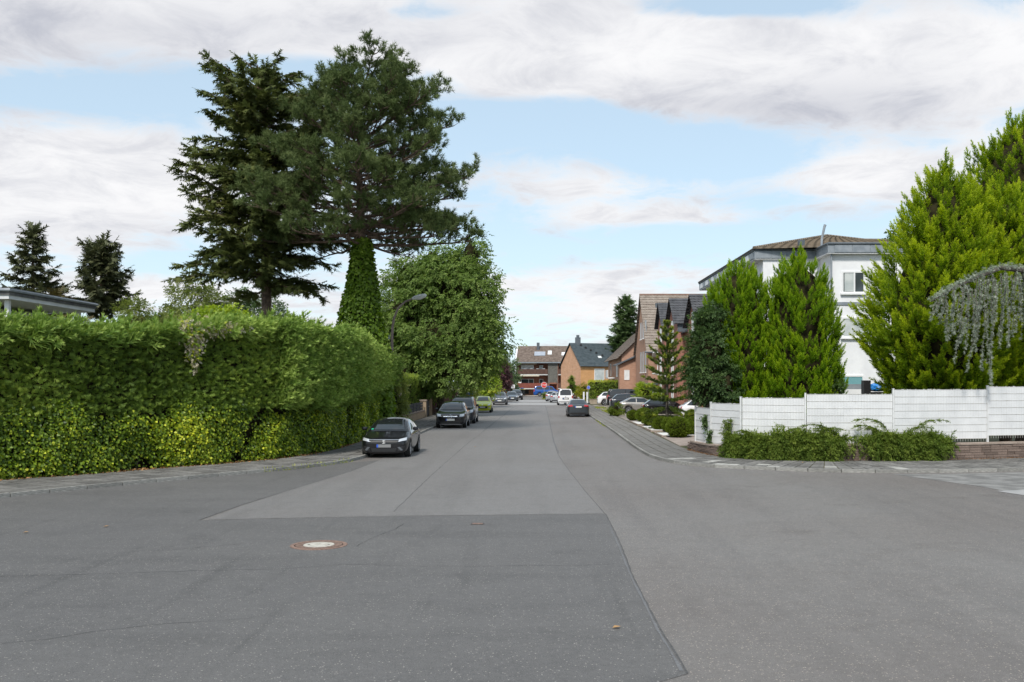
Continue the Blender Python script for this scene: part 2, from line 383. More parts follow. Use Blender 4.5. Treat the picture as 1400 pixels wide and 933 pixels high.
# the newer, darker surfacing of the side street
pb = [gp(272, 712), gp(330, 691), gp(480, 645), gp(520, 629.5)]
pa = [gp(272, 712), gp(420, 708.5), gp(560, 706), gp(700, 704.5), gp(828, 703), gp(846, 738), gp(866, 790), gp(900, 856), gp(940, 922), gp(880, 928), gp(812, 933)]
poly = [(q.x, q.y) for q in reversed(pa)]
pk = [(p.x, p.y) for p in kerbL if p.y < 33.3]
poly2 = [(-4, -50)] + [(-1.2, 0), (.35, 8.2)] + [(q.x, q.y) for q in reversed(pa[:-2])] + [(q.x, q.y) for q in pb[1:]] + list(reversed(pk))
from mathutils.geometry import tessellate_polygon
def sheet(name, pts, z, m, parent=None):
    T = tessellate_polygon([[Vector((p[0], p[1], 0)) for p in pts]]); V = [(p[0], p[1], z) for p in pts]; Fc = []
    for t in T:
        a_, b_, c_ = (Vector(V[i]) for i in t); Fc.append(tuple(t) if (b_ - a_).cross(c_ - a_).z > 0 else tuple(reversed(t)))
    return MB().add(V, Fc).build(name, m, parent)
sheet('asphalt_patch', poly2, .004, asph_d, road)
asph_l = nmat('asphalt_bleached', (.164, .156, .150), (.230, .220, .212), 130, .66, .5, 150, 8, .5, .36, .64, coord='Object',
              speck=[(60, .94, (.42, .38, .33)), (75, .84, (.13, .126, .122))], big=(.14, (.9, .88, .87)), streak=[(1.1, .07, .48, .7, (.87, .87, .87)), (.5, .8, .60, .72, (.82, .81, .81)), (9, 9, .42, .62, (.92, .92, .91)), (2.3, 2.3, .48, .66, (.92, .915, .91))])
sheet('asphalt_patch', [(q.x, q.y) for q in (gp(285, 711), gp(420, 708), gp(560, 705.5), gp(700, 704), gp(826, 702.5), gp(800, 672), gp(775, 640), gp(763, 622), gp(757, 604), gp(752, 580), gp(748, 562), gp(746, 556))] + [(-5.3, 107), (-6.2, 98), (-6.22, 50), (-6.2, 38)] + [(q.x, q.y) for q in (gp(523, 628), gp(482, 644), gp(335, 690))], .0042, asph_l, road)
tar = nmat('tar_seam', (.07, .068, .067), (.12, .117, .115), 30, .85)
tarl = nmat('sealed_seam', (.125, .125, .128), (.17, .17, .172), 20, .85)
crack = mat('crack_dark', (.022, .022, .022), .95)  # near-black colour of the road cracks and lift holes
def px_line(L_, n=40): return resample([gp(*q)[:2] for q in L_], .22)
ribbon(px_line([(828, 703), (846, 738), (866, 790), (900, 856), (942, 924)]), .024, .0085, tar, 'seam', jit=.006)
ribbon([p + Vector((-.05, 0)) for p in px_line([(838, 722), (850, 748), (868, 790), (902, 856), (942, 924)])], .04, .008, tarl, 'seam', jit=.006, seed=3)
ribbon(px_line([(272, 712), (420, 708.5), (560, 706), (700, 704.5), (828, 703)]), .016, .0085, tar, 'seam', jit=.006, seed=4)
ribbon(px_line([(272, 712), (330, 691), (480, 645), (515, 631)]), .014, .0085, tar, 'seam', jit=.006, seed=5)
ribbon(px_line([(827, 703), (800, 672), (775, 640), (763, 622), (757, 604), (752, 580), (748, 562), (746, 556)]), .022, .0078, tar, 'seam', jit=.006, seed=6)
ribbon(px_line([(764, 620), (757, 604), (752, 580), (748, 562), (745, 554)]), .08, .0082, tarl, 'seam', jit=.012, seed=7)
ribbon(px_line([(538, 700), (590, 650), (640, 606), (675, 580)]), .022, .0078, tar, 'seam', jit=.012, seed=8)
ribbon(px_line([(660, 590), (690, 567), (702, 557)]), .09, .0082, tarl, 'seam', jit=.012, seed=9)
ribbon(px_line([(0, 789), (120, 786), (250, 782), (330, 780), (400, 778), (470, 772), (560, 775), (640, 775), (760, 774), (858, 772)]), .013, .0088, crack, 'crack', jit=.03, seed=10)
ribbon(px_line([(0, 881), (60, 876), (130, 864), (200, 856), (290, 850), (370, 844)]), .011, .0088, crack, 'crack', jit=.02, seed=11)
ribbon(px_line([(180, 755), (235, 752.5), (300, 747), (345, 742)]), .011, .0088, crack, 'crack', jit=.03, seed=12)
ribbon(px_line([(487, 748), (500, 740), (540, 724), (555, 716)]), .011, .0088, crack, 'crack', jit=.02, seed=13)
ribbon(px_line([(600, 590), (690, 589.5), (758, 591), (830, 590)]), .022, .0079, tar, 'seam', jit=.012, seed=14)
# pale bands across the street, concrete with sunlight put into its colour, and the older strip by the corner
con = nmat('concrete_and_sunlight', (.28, .28, .275), (.38, .37, .36), 2.5, .9, .2, 30)
MB().add([(*gp(686, 553.8)[:2], .005), (*gp(775, 554.4)[:2], .005), (*gp(768, 551)[:2], .005), (*gp(695, 550.6)[:2], .005)], [(0, 1, 2, 3)]).build('pale_band', con, road)
MB().add([(*gp(700, 549.6)[:2], .005), (*gp(766, 550)[:2], .005), (*gp(756, 547.4)[:2], .005), (*gp(706, 547.2)[:2], .005)], [(0, 1, 2, 3)]).build('pale_band', con, road)
asph_o = nmat('asphalt_old', (.15, .148, .142), (.25, .245, .235), 1.6, .92, .3, 60, 9, .2, .38, .62, speck=[(120, .93, (.4, .36, .3))])
MB().add([(*gp(1218, 648.5)[:2], .005), (*gp(1330, 664)[:2], .005), (*gp(1400, 676)[:2], .005), (30, 22, .005), (40, 27, .005), (*gp(1400, 646.2)[:2], .005), (*gp(1300, 648.5)[:2], .005)],
         [(0, 1, 2, 3, 4, 5, 6)]).build('asphalt_patch', asph_o, road)
MB().add([(*gp(1362, 672)[:2], .009), (*gp(1440, 684)[:2], .009), (30, 22.3, .009), (*gp(1440, 668)[:2], .009)], [(0, 1, 2, 3)]).build('pale_band', con, road)

def block(name, line, far, m, z, label):
    return tag(sheet(name, list(line) + far, z, m), label, kind='structure')
block('garden_ground', innL, [(-150, 176), (-150, -50)], soil, .07, 'soil and lawn of the gardens behind the tall hedge')
block('garden_ground', innR, [(150, 178), (150, 29)], soil, .07, 'soil and lawn of the gardens behind the white fence')
gq = MB().quad((-150, 186.0, .05), (150, 186.0, .05), (150, 420, .05), (-150, 420, .05)).build('garden_ground', soil); tag(gq, 'plots across the far end of the street', kind='structure')

slab_m = nmat('paving_slab', (.12, .117, .110), (.215, .205, .19), 5, .92, .4, 60, 6, .2, .3, .7, rnd=.28, coord='Generated')
slab_pale = nmat('paving_slab_pale', (.34, .33, .30), (.44, .43, .40), 6, .9, .3, 60, rnd=.1, coord='Generated')
kerb_m = nmat('kerb_stone', (.20, .195, .18), (.32, .31, .285), 7, .9, .4, 60, rnd=.16, coord='Generated')
bed_m = nmat('joint_dirt', (.055, .06, .025), (.12, .10, .06), 6, .95)
def pavement(name, kerb, inn, side, s0, s1, label, step=.46, row=.46, npieces=290, pale=()):
    K = resample(kerb, step); z = .10; cols = []
    for i, p in enumerate(K):
        t = (K[min(i + 1, len(K) - 1)] - K[max(i - 1, 0)]).normalized(); n = Vector((-t.y, t.x)) * side
        d_ = cast(p + n * .02, n, inn); cols.append((p, n, min(d_, 4.2) if d_ else None))
    mb = MB()
    for (p, n, a), (q, m_, b) in zip(cols, cols[1:]):
        if a is None or b is None: continue
        V = [(*(p + n * .13), z - .014), (*(q + m_ * .13), z - .014), (*(q + m_ * (b + .06)), z - .014), (*(p + n * (a + .06)), z - .014)]
        mb.add(V, [(0, 1, 2, 3) if side > 0 else (3, 2, 1, 0)])
    root = mb.build(name, bed_m); tag(root, label, kind='structure')
    r = random.Random(5); cnt = 0; rest = MB(); kr = MB()
    for i, ((p, n, a), (q, m_, b)) in enumerate(zip(cols, cols[1:])):
        if a is None or b is None: continue
        near = s0 < i * step < s1
        nr = max(2, round((a - .13) / row)); off = .5 if i % 2 else 0
        for j in range(nr):
            f0, f1 = j / nr, (j + 1) / nr
            P = [p + n * (.13 + (a - .13) * f0), q + m_ * (.13 + (b - .13) * f0), q + m_ * (.13 + (b - .13) * f1), p + n * (.13 + (a - .13) * f1)]
            c = sum(P, Vector((0, 0))) / 4; k = 1 - .035 / step
            P = [c + (x - c) * k for x in P]
            if side < 0: P = P[::-1]
            zz = [z + r.uniform(-.006, .006) for _ in P]
            V = [(x.x, x.y, zz[h]) for h, x in enumerate(P)] + [(x.x, x.y, .06) for x in P]
            Fc = [(0, 1, 2, 3)] + [(h, 4 + h, 4 + (h + 1) % 4, (h + 1) % 4) for h in range(4)]
            if near and cnt < npieces:
                o = MB().add([(x - c.x, y - c.y, h) for x, y, h in V], Fc).build('slab', slab_pale if (i, j) in pale else slab_m, root); o.location = (c.x, c.y, 0); cnt += 1
            else: rest.add(V, Fc)
    if rest.v: tag(rest.build('slabs_beyond', slab_m, root), kind='stuff')
    # kerb stones, about a metre each
    Kk = resample(kerb, 1.0); far = MB()
    for i, (a, b) in enumerate(zip(Kk, Kk[1:])):
        t = (b - a).normalized(); n = Vector((-t.y, t.x)) * side
        P = [a + t * .012, b - t * .012, b - t * .012 + n * .12, a + t * .012 + n * .12]
        if side < 0: P = P[::-1]
        h = .105 + r.uniform(-.006, .006)
        V = [(x.x, x.y, h) for x in P] + [(x.x, x.y, -.05) for x in P]
        Fc = [(0, 1, 2, 3)] + [(k, 4 + k, 4 + (k + 1) % 4, (k + 1) % 4) for k in range(4)]
        if s0 - 6 < i < s1 + 16:
            c = (a + b) / 2
            o = MB().add([(x - c.x, y - c.y, q_) for x, y, q_ in V], Fc).build('kerb_stone', kerb_m, root); o.location = (c.x, c.y, 0)
        else: far.add(V, Fc)
    if far.v: tag(far.build('kerb_beyond', kerb_m, root), kind='stuff')
    return root
lenL = sum((b - a).length for a, b in zip(kerbL, kerbL[1:]) if b.y < 20)
pavL = pavement('pavement', kerbL, innL, 1, lenL - 2, lenL + 40, 'grey slab pavement along the foot of the tall hedge')
lenR = sum((b - a).length for a, b in zip(kerbR, kerbR[1:]) if b.x > 17)
rp = random.Random(9); palef = set()
pavR = pavement('pavement', kerbR, innR, -1, lenR - 3, lenR + 40, 'dark slab pavement with paler repairs below the white fence',
                pale={(int(lenR / .46) + k, j) for k, j in ((14, 0), (14, 1), (19, 1), (23, 0), (24, 1), (26, 0), (27, 0), (29, 1), (30, 2), (33, 0), (33, 1), (36, 2))})

# ---------------------------------------------------------------- manhole and small valve cover
iron = nmat('rusty_iron', (.17, .105, .08), (.28, .19, .15), 25, .8, .3, 80)
c = gp(436, 746)
mh = thing('manhole_cover', 'round manhole with pale concrete centre and rusty iron ring in the asphalt', 'manhole', (c.x, c.y, 0))
MB().lathe((c.x, c.y, 0), [(.48, .004), (.48, .012), (.41, .013), (.41, .004)], 40).build('frame', iron, mh)
MB().lathe((c.x, c.y, 0), [(.395, .004), (.395, .0145), (.27, .0155), (.27, .004)], 40).build('lid', nmat('rusty_iron_dark', (.12, .08, .062), (.24, .16, .125), 40, .8), mh)
MB().lathe((c.x, c.y, 0), [(.262, .004), (.262, .016)], 40).build('concrete_fill', nmat('manhole_concrete', (.36, .33, .28), (.56, .53, .47), 14, .9, .4, 60, 8), mh)
for k in range(8):
    a_ = k * .7854; MB().obox((c.x + .335 * math.cos(a_), c.y + .335 * math.sin(a_), .0158), (math.cos(a_), math.sin(a_), 0), (-math.sin(a_), math.cos(a_), 0), (0, 0, 1), .045, .022, .0016).build('rib', MATS['rusty_iron'], mh)
for k in range(2): MB().box(c.x - .19 + k * .34, c.x - .15 + k * .34, c.y - .02, c.y + .02, .0162, .0175).build('lift_hole', crack, mh)
c = gp(653, 717)
vc = thing('valve_cover', 'small oblong iron valve cover set in the dark asphalt', 'valve cover', (c.x, c.y, 0))
MB().box(c.x - .13, c.x + .13, c.y - .1, c.y + .1, .004, .013).build('frame', nmat('dark_iron', (.05, .045, .045), (.1, .085, .08), 40, .7), vc)
MB().box(c.x - .10, c.x + .10, c.y - .065, c.y + .065, .0131, .0165).build('lid', iron, vc)

# ================================================================ stone wall and white fence on the corner
wallP = [V2(p) for p in innR if 3 < p.x < 27 and p.y < 38.9]
wallP = [p for p in wallP]                                     # runs from the far right round to the corner
wallP = resample(wallP, .1)
def wtop(p):
    return .46 + .2 * min(1, max(0, (p.x - 6) / 3.5))
stone_m = nmat('wall_stone', (.145, .105, .085), (.27, .205, .17), 9, .9, .7, 30, 5, .2, .3, .7, rnd=.24, coord='Generated')
gwall = thing('garden_wall', 'low wall of brown split stone with flat coping, curving round the corner', 'wall', (*wallP[-1], 0))
core = MB(); cop_m = nmat('coping_stone', (.26, .20, .16), (.38, .31, .26), 6, .9, .4, 40, rnd=.12, coord='Generated')
def wn(i):
    t = (wallP[min(i + 1, len(wallP) - 1)] - wallP[max(i - 1, 0)]).normalized(); return t, Vector((t.y, -t.x))  # behind the face
for i in range(0, len(wallP) - 3, 3):
    j = min(i + 3, len(wallP) - 1); (t, n), (t2, n2) = wn(i), wn(j); a, b = wallP[i], wallP[j]
    za, zb = wtop(a) - .065, wtop(b) - .065
    P = [a + n * .05, b + n2 * .05, b + n2 * .33, a + n * .33]
    core.add([(*x, .05) for x in P] + [(*P[0], za), (*P[1], zb), (*P[2], zb), (*P[3], za)], [(0, 1, 5, 4), (1, 2, 6, 5), (2, 3, 7, 6), (3, 0, 4, 7), (4, 5, 6, 7)])
core.build('mortar', nmat('mortar', (.10, .085, .07), (.16, .13, .11), 8, .95), gwall)
rw = random.Random(21); ns = 0; extra = MB()
NC = 6
for cidx in range(NC):
    i = rw.randint(0, 3)
    while i < len(wallP) - 3:
        ln = rw.randint(3, 6); j = min(i + ln, len(wallP) - 1); a, b = wallP[i], wallP[j]; (t, n), (t2, n2) = wn(i), wn(j)
        ha = (wtop(a) - .07 - .06) / NC; z0 = .06 + cidx * ha + .006; z1 = .06 + (cidx + 1) * ha - .006
        pr = rw.uniform(0, .025); tt = (b - a).normalized()
        P = [a + tt * .008 - n * pr, b - tt * .008 - n2 * (pr + rw.uniform(-.008, .008)), b - tt * .008 + n2 * .12, a + tt * .008 + n * .12]
        cc = (a + b) / 2
        V = [(x.x - cc.x, x.y - cc.y, z0) for x in P] + [(x.x - cc.x, x.y - cc.y, z1) for x in P]
        mb = MB().add(V, [(3, 2, 1, 0), (4, 5, 6, 7), (0, 1, 5, 4), (1, 2, 6, 5), (2, 3, 7, 6), (3, 0, 4, 7)])
        o = mb.build('stone', stone_m, gwall); o.location = (cc.x, cc.y, 0); ns += 1
        i = j
for i in range(0, len(wallP) - 6, 6):
    j = min(i + 6, len(wallP) - 1); (t, n), (t2, n2) = wn(i), wn(j); a, b = wallP[i], wallP[j]; za, zb = wtop(a), wtop(b); tt = (b - a).normalized() * .006
    P = [a - n * .035 + tt, b - n2 * .035 - tt, b + n2 * .36 - tt, a + n * .36 + tt]; cc = (a + b) / 2
    V = [(P[k].x - cc.x, P[k].y - cc.y, z) for z3 in (0, 1) for k, z in ((0, za - .06 * (1 - z3)), (1, zb - .06 * (1 - z3)), (2, zb - .06 * (1 - z3)), (3, za - .06 * (1 - z3)))]
    o = MB().add(V, [(3, 2, 1, 0), (4, 5, 6, 7), (0, 1, 5, 4), (1, 2, 6, 5), (2, 3, 7, 6), (3, 0, 4, 7)]).build('coping_stone', cop_m, gwall); o.location = (cc.x, cc.y, 0)

white_f = nmat('fence_plastic', (.63, .632, .63), (.70, .70, .695), 2.2, .55, 0, 40, spec=.35)
white_p = nmat('post_paint', (.58, .58, .57), (.68, .68, .67), 8, .5)
rod_m = nmat('rusting_rod', (.42, .39, .34), (.56, .55, .52), 9, .6)
def fence_at(px):
    d_ = Vector(((px - CX) / F, 1.0)).normalized(); t = cast(Vector((0, 0)), d_, wallP); return d_ * (t + .42) if t else None
posts_px = [951, 972, 1013, 1101, 1221, 1350, 1484, 1620]
tops = [1.80, 2.0, 2.22, 2.36, 2.52, 2.62, 2.66]
FP = [fence_at(p) for p in posts_px if fence_at(p) is not None]
fence = thing('white_fence', 'white garden fence of rod mesh panels filled with plastic strips, on the stone wall', 'fence', (*FP[0], .5))
rf = random.Random(3)
for k, (a, b) in enumerate(zip(FP, FP[1:])):
    t = (b - a).normalized(); n = Vector((t.y, -t.x)); ln = (b - a).length; zt, zb = tops[k], tops[k] - 1.75
    mb = MB(); m_ = int((ln - .08) / .052)
    for i in range(m_):
        c_ = a + t * (.05 + (ln - .08) * (i + .5) / m_) - n * (.0012 * (i % 2))
        top = zt + rf.uniform(-.012, .02); zc_ = (top + zb + .02) / 2
        mb.obox((*c_, zc_), (*t, 0), (*n, 0), (0, 0, 1), .0245, .0018, (top - zb - .02) / 2)
    pan = mb.build('panel', white_f, fence); tag(pan, kind='stuff')
    rb = MB()
    for i in range(8):
        z = zb + .02 + i * (1.73 / 7)
        rb.obox((*((a + b) / 2 + n * .0075), z), (*t, 0), (*n, 0), (0, 0, 1), ln / 2 - .03, .0035, .0055)
    tag(rb.build('rods', rod_m, pan), kind='stuff')
    vb = MB(); q = int(ln / .1)
    for i in range(q):
        c_ = a + t * (.05 + (ln - .1) * i / (q - 1)); vb.obox((*c_, zb - .02), (*t, 0), (*n, 0), (0, 0, 1), .004, .004, .06)
    tag(vb.build('rod_ends', rod_m, pan), kind='stuff')
for k, a in enumerate(FP):
    t = (FP[min(k + 1, len(FP) - 1)] - FP[max(k - 1, 0)]).normalized(); n = Vector((t.y, -t.x)); zt = max(tops[max(0, k - 1)], tops[min(k, len(tops) - 1)]) + .03
    po = MB().obox((*a, (zt + .35) / 2), (*t, 0), (*n, 0), (0, 0, 1), .028, .035, (zt - .35) / 2).build('post', white_p, fence)
    MB().obox((*a, zt + .008), (*t, 0), (*n, 0), (0, 0, 1), .033, .04, .0085).build('cap', white_p, po)
# ================================================================ foliage templates (length along +Y, face along +Z, third item: how young each vertex is)
def t_leaf(w_=.7, fold=.12, droop=.1):
    return np.array([(0, 0, 0), (w_ / 2, .42, fold), (0, 1, -droop), (-w_ / 2, .42, fold)]), np.array([(0, 1, 2), (0, 2, 3)]), np.array([0, .3, 1, .3])
def rot_yaw(a): c_, s_ = math.cos(a), math.sin(a); return np.array([(c_, -s_, 0), (s_, c_, 0), (0, 0, 1)])
def rot_pitch(a): c_, s_ = math.cos(a), math.sin(a); return np.array([(1, 0, 0), (0, c_, -s_), (0, s_, c_)])
def rot_roll(a): c_, s_ = math.cos(a), math.sin(a); return np.array([(c_, 0, s_), (0, 1, 0), (-s_, 0, c_)])
def t_twig(n=6, w_=.7, leaf=.42, spread=55, seed=0):
    """leaves set round a short twig"""
    r = np.random.default_rng(seed); parts = []
    for i in range(n):
        t = i / (n - 1); a = R(spread) * (1 if i % 2 else -1) * (1 - .5 * t) * r.uniform(.7, 1.3)
        Rm = rot_yaw(a) @ rot_pitch(R(r.uniform(-35, 30))) @ rot_roll(r.uniform(-.6, .6))
        parts.append(xf_tpl(t_leaf(w_), Rm, leaf * r.uniform(.8, 1.2), np.array([0, t * .7, 0]), r.uniform(-.08, .08)))
    return merge_tpl(parts)
def t_tuft(n=22, wd=.06, lo=15, hi=62, seed=0):
    """pine needles round a shoot"""
    r = np.random.default_rng(seed); V, Fq, T = [], [], []
    for i in range(n):
        a, e = r.uniform(0, 6.283), R(r.uniform(lo, hi)); b = np.array([0, r.uniform(0, .45), 0])
        d_ = np.array([math.sin(e) * math.cos(a), math.cos(e), math.sin(e) * math.sin(a)]); s_ = unit(np.cross(d_, r.normal(size=3)))
        l = r.uniform(.6, 1.0) * .62; k = len(V); V += [b - s_ * wd / 2, b + s_ * wd / 2, b + d_ * l]; Fq.append((k, k + 1, k + 2)); T += [0, 0, .6]
    return np.array(V), np.array(Fq), np.array(T)
def t_firspray(n=5, seed=0, wd=.10):
    """flat fir or spruce branchlet"""
    r = np.random.default_rng(seed); parts = []
    def blade(l, w_): w_ *= 1.3; return np.array([(w_ / 2, 0, 0), (0, l, -.04 * l), (-w_ / 2, .03 * l, 0)]), np.array([(0, 1, 2)]), np.array([.1, .8, .1])
    parts.append(blade(1.0, wd))
    for i in range(n):
        for sg in (-1, 1):
            t = .08 + .78 * i / n; l = (.52 - .36 * t) * r.uniform(.75, 1.2)
            parts.append(xf_tpl(blade(l, wd * .9), rot_yaw(sg * R(r.uniform(38, 58))) @ rot_pitch(R(r.uniform(-24, 10))), 1.0, np.array([0, t, 0])))
    return merge_tpl(parts)
def t_plume(n=15, seed=0, wd=.055, spread=1.0):
    """feathery cypress plume, pointed, with forward side shoots all round"""
    r = np.random.default_rng(seed); parts = []
    def blade(l, w_): w_ *= 1.15; return np.array([(w_ / 2, l * .04, 0), (0, l, l * .12), (-w_ / 2, 0, w_ * .2)]), np.array([(0, 1, 2)]), np.array([.1, 1, .1])
    for i in range(n):
        t = i / n; a = i * 2.4; l = (.40 * (1 - t) + .14) * r.uniform(.75, 1.25); e = R(40 - 22 * t) * r.uniform(.7, 1.2) * spread
        Rm = rot_roll(a) @ rot_pitch(e); b = np.array([0, t * .86, .10 * t * t])
        parts.append(xf_tpl(blade(l, wd * (1.25 - .5 * t)), Rm, 1.0, b, t * .55))
        for sg in (-1, 1): parts.append(xf_tpl(blade(l * .6, wd * .9), Rm @ rot_yaw(R(sg * 34)), 1.0, b + Rm @ np.array([0, l * .25, 0]), t * .5))
    return merge_tpl(parts)

bark = nmat('pine_bark', (.075, .052, .040), (.17, .12, .09), 6, .95, 1.0, 12)
bark_g = nmat('grey_bark', (.06, .052, .042), (.13, .115, .095), 6, .95, .8, 14)
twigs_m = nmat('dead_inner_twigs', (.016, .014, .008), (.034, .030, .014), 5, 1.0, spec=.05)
LM = dict(
    pine=leafmat('pine_needles', (0.062, 0.090, 0.030), (0.112, 0.152, 0.052), (0.200, 0.235, 0.095), .3, .65, .15),
    fir=leafmat('fir_needles', (.062, .080, .026), (.118, .142, .044), (.21, .215, .07), .25, .65, .15),
    spruce=leafmat('spruce_needles', (0.050, 0.060, 0.026), (0.095, 0.105, 0.046), (0.150, 0.155, 0.070), .15, .55),
    ivy=leafmat('ivy_leaves', (0.036, 0.075, 0.010), (0.190, 0.285, 0.020), (0.640, 0.660, 0.045), .3, .45, .35),
    ivyd=leafmat('dark_ivy', (0.055, 0.105, 0.010), (0.115, 0.195, 0.018), (0.240, 0.340, 0.040), .4, .5, .28),
    hedge=leafmat('cypress_hedge', (0.060, 0.105, 0.018), (0.175, 0.260, 0.040), (0.380, 0.460, 0.080), .3, .6, .2),
    lawson=leafmat('soft_cypress', (0.060, 0.110, 0.022), (0.175, 0.275, 0.052), (0.400, 0.500, 0.120), .3, .6, .2),
    maple=leafmat('maple_leaves', (0.085, 0.135, 0.032), (0.175, 0.255, 0.060), (0.340, 0.420, 0.130), .45, .6, .2),
    garden=leafmat('garden_leaves', (0.085, 0.115, 0.026), (0.180, 0.220, 0.050), (0.360, 0.380, 0.090), .38, .5),
    lime=leafmat('lime_leaves', (0.160, 0.240, 0.024), (0.320, 0.432, 0.040), (0.550, 0.550, 0.080), .40, .5),
    thuja=leafmat('thuja_sprays', (0.058, 0.125, 0.010), (0.185, 0.320, 0.014), (0.460, 0.580, 0.025), .42, .6, .18),
    gold=leafmat('golden_thuja', (0.052, 0.110, 0.010), (0.200, 0.305, 0.014), (0.540, 0.610, 0.028), .42, .6, .18),
    holly=leafmat('dark_shrub', (0.036, 0.070, 0.022), (0.080, 0.135, 0.040), (0.160, 0.230, 0.070), .3, .5, .25),
    blue=leafmat('blue_cedar', (0.150, 0.185, 0.140), (0.270, 0.310, 0.245), (0.450, 0.480, 0.390), .15, .6, .15),
    juni=leafmat('juniper', (0.058, 0.098, 0.016), (0.130, 0.190, 0.030), (0.260, 0.320, 0.060), .35, .65, .15),
    box=leafmat('box_leaves', (0.058, 0.094, 0.010), (0.130, 0.185, 0.018), (0.260, 0.320, 0.040), .4, .6, .2),
    ghedge=leafmat('gold_hedge', (0.096, 0.160, 0.019), (0.208, 0.304, 0.032), (0.550, 0.550, 0.048), .3, .5),
    monkey=leafmat('araucaria', (0.055, 0.088, 0.012), (0.120, 0.170, 0.020), (0.400, 0.420, 0.030), .2, .5),
    plum=leafmat('purple_leaves', (0.048, 0.022, 0.026), (0.112, 0.051, 0.054), (0.208, 0.112, 0.096), .3, .5),
    wood=leafmat('wood_leaves', (0.048, 0.088, 0.032), (0.106, 0.160, 0.058), (0.192, 0.264, 0.096), .35, .55),
    brown=leafmat('brown_needles', (.11, .045, .010), (.24, .10, .02), (.40, .19, .05), .2, .7),
    cream=leafmat('seed_heads', (.32, .27, .15), (.52, .45, .30), (.66, .60, .46), .3, .7),
    litter=leafmat('fallen_leaves', (.16, .075, .028), (.30, .15, .06), (.45, .27, .12), .15, .8),
    grass=leafmat('grass_blades', (0.112, 0.160, 0.019), (0.256, 0.304, 0.032), (0.544, 0.544, 0.064), .3, .6))
TW = [t_twig(5, .66, .44, 55, s_) for s_ in range(3)]; TUFT = [t_tuft(15, .085, 12, 66, s_) for s_ in range(2)]
FSP = [t_firspray(5, s_, .13) for s_ in range(2)]; PLU = [t_plume(12, s_) for s_ in range(3)]; PLS = [t_plume(9, s_ + 5, .055) for s_ in range(3)]; FLM = [t_plume(12, s_ + 9, .066, .75) for s_ in range(3)]

def lump(name, prof, c, m, parent, k=22, amp=.12, seed=0, lean=(0, 0)):
    """closed lumpy core: prof (r, z)"""
    V = []; n = len(prof)
    for r, z in prof: V += [(r * math.cos(6.2832 * j / k), r * math.sin(6.2832 * j / k), z) for j in range(k)]
    V = np.array(V); V[:, :2] *= (1 + amp * sn(V, 1.6, seed))[:, None]; V[:, 0] += lean[0] * V[:, 2]; V[:, 1] += lean[1] * V[:, 2]; V += np.array(c)
    mb = MB().add(V, [(i * k + j, i * k + (j + 1) % k, (i + 1) * k + (j + 1) % k, (i + 1) * k + j) for i in range(n - 1) for j in range(k)] + [tuple(range(k - 1, -1, -1)), tuple(range((n - 1) * k, n * k))])
    return mb.build(name, m, parent, smooth=True)
def prof_r(prof, z):
    zs = [p[1] for p in prof]; rs = [p[0] for p in prof]; return np.interp(z, zs, rs)

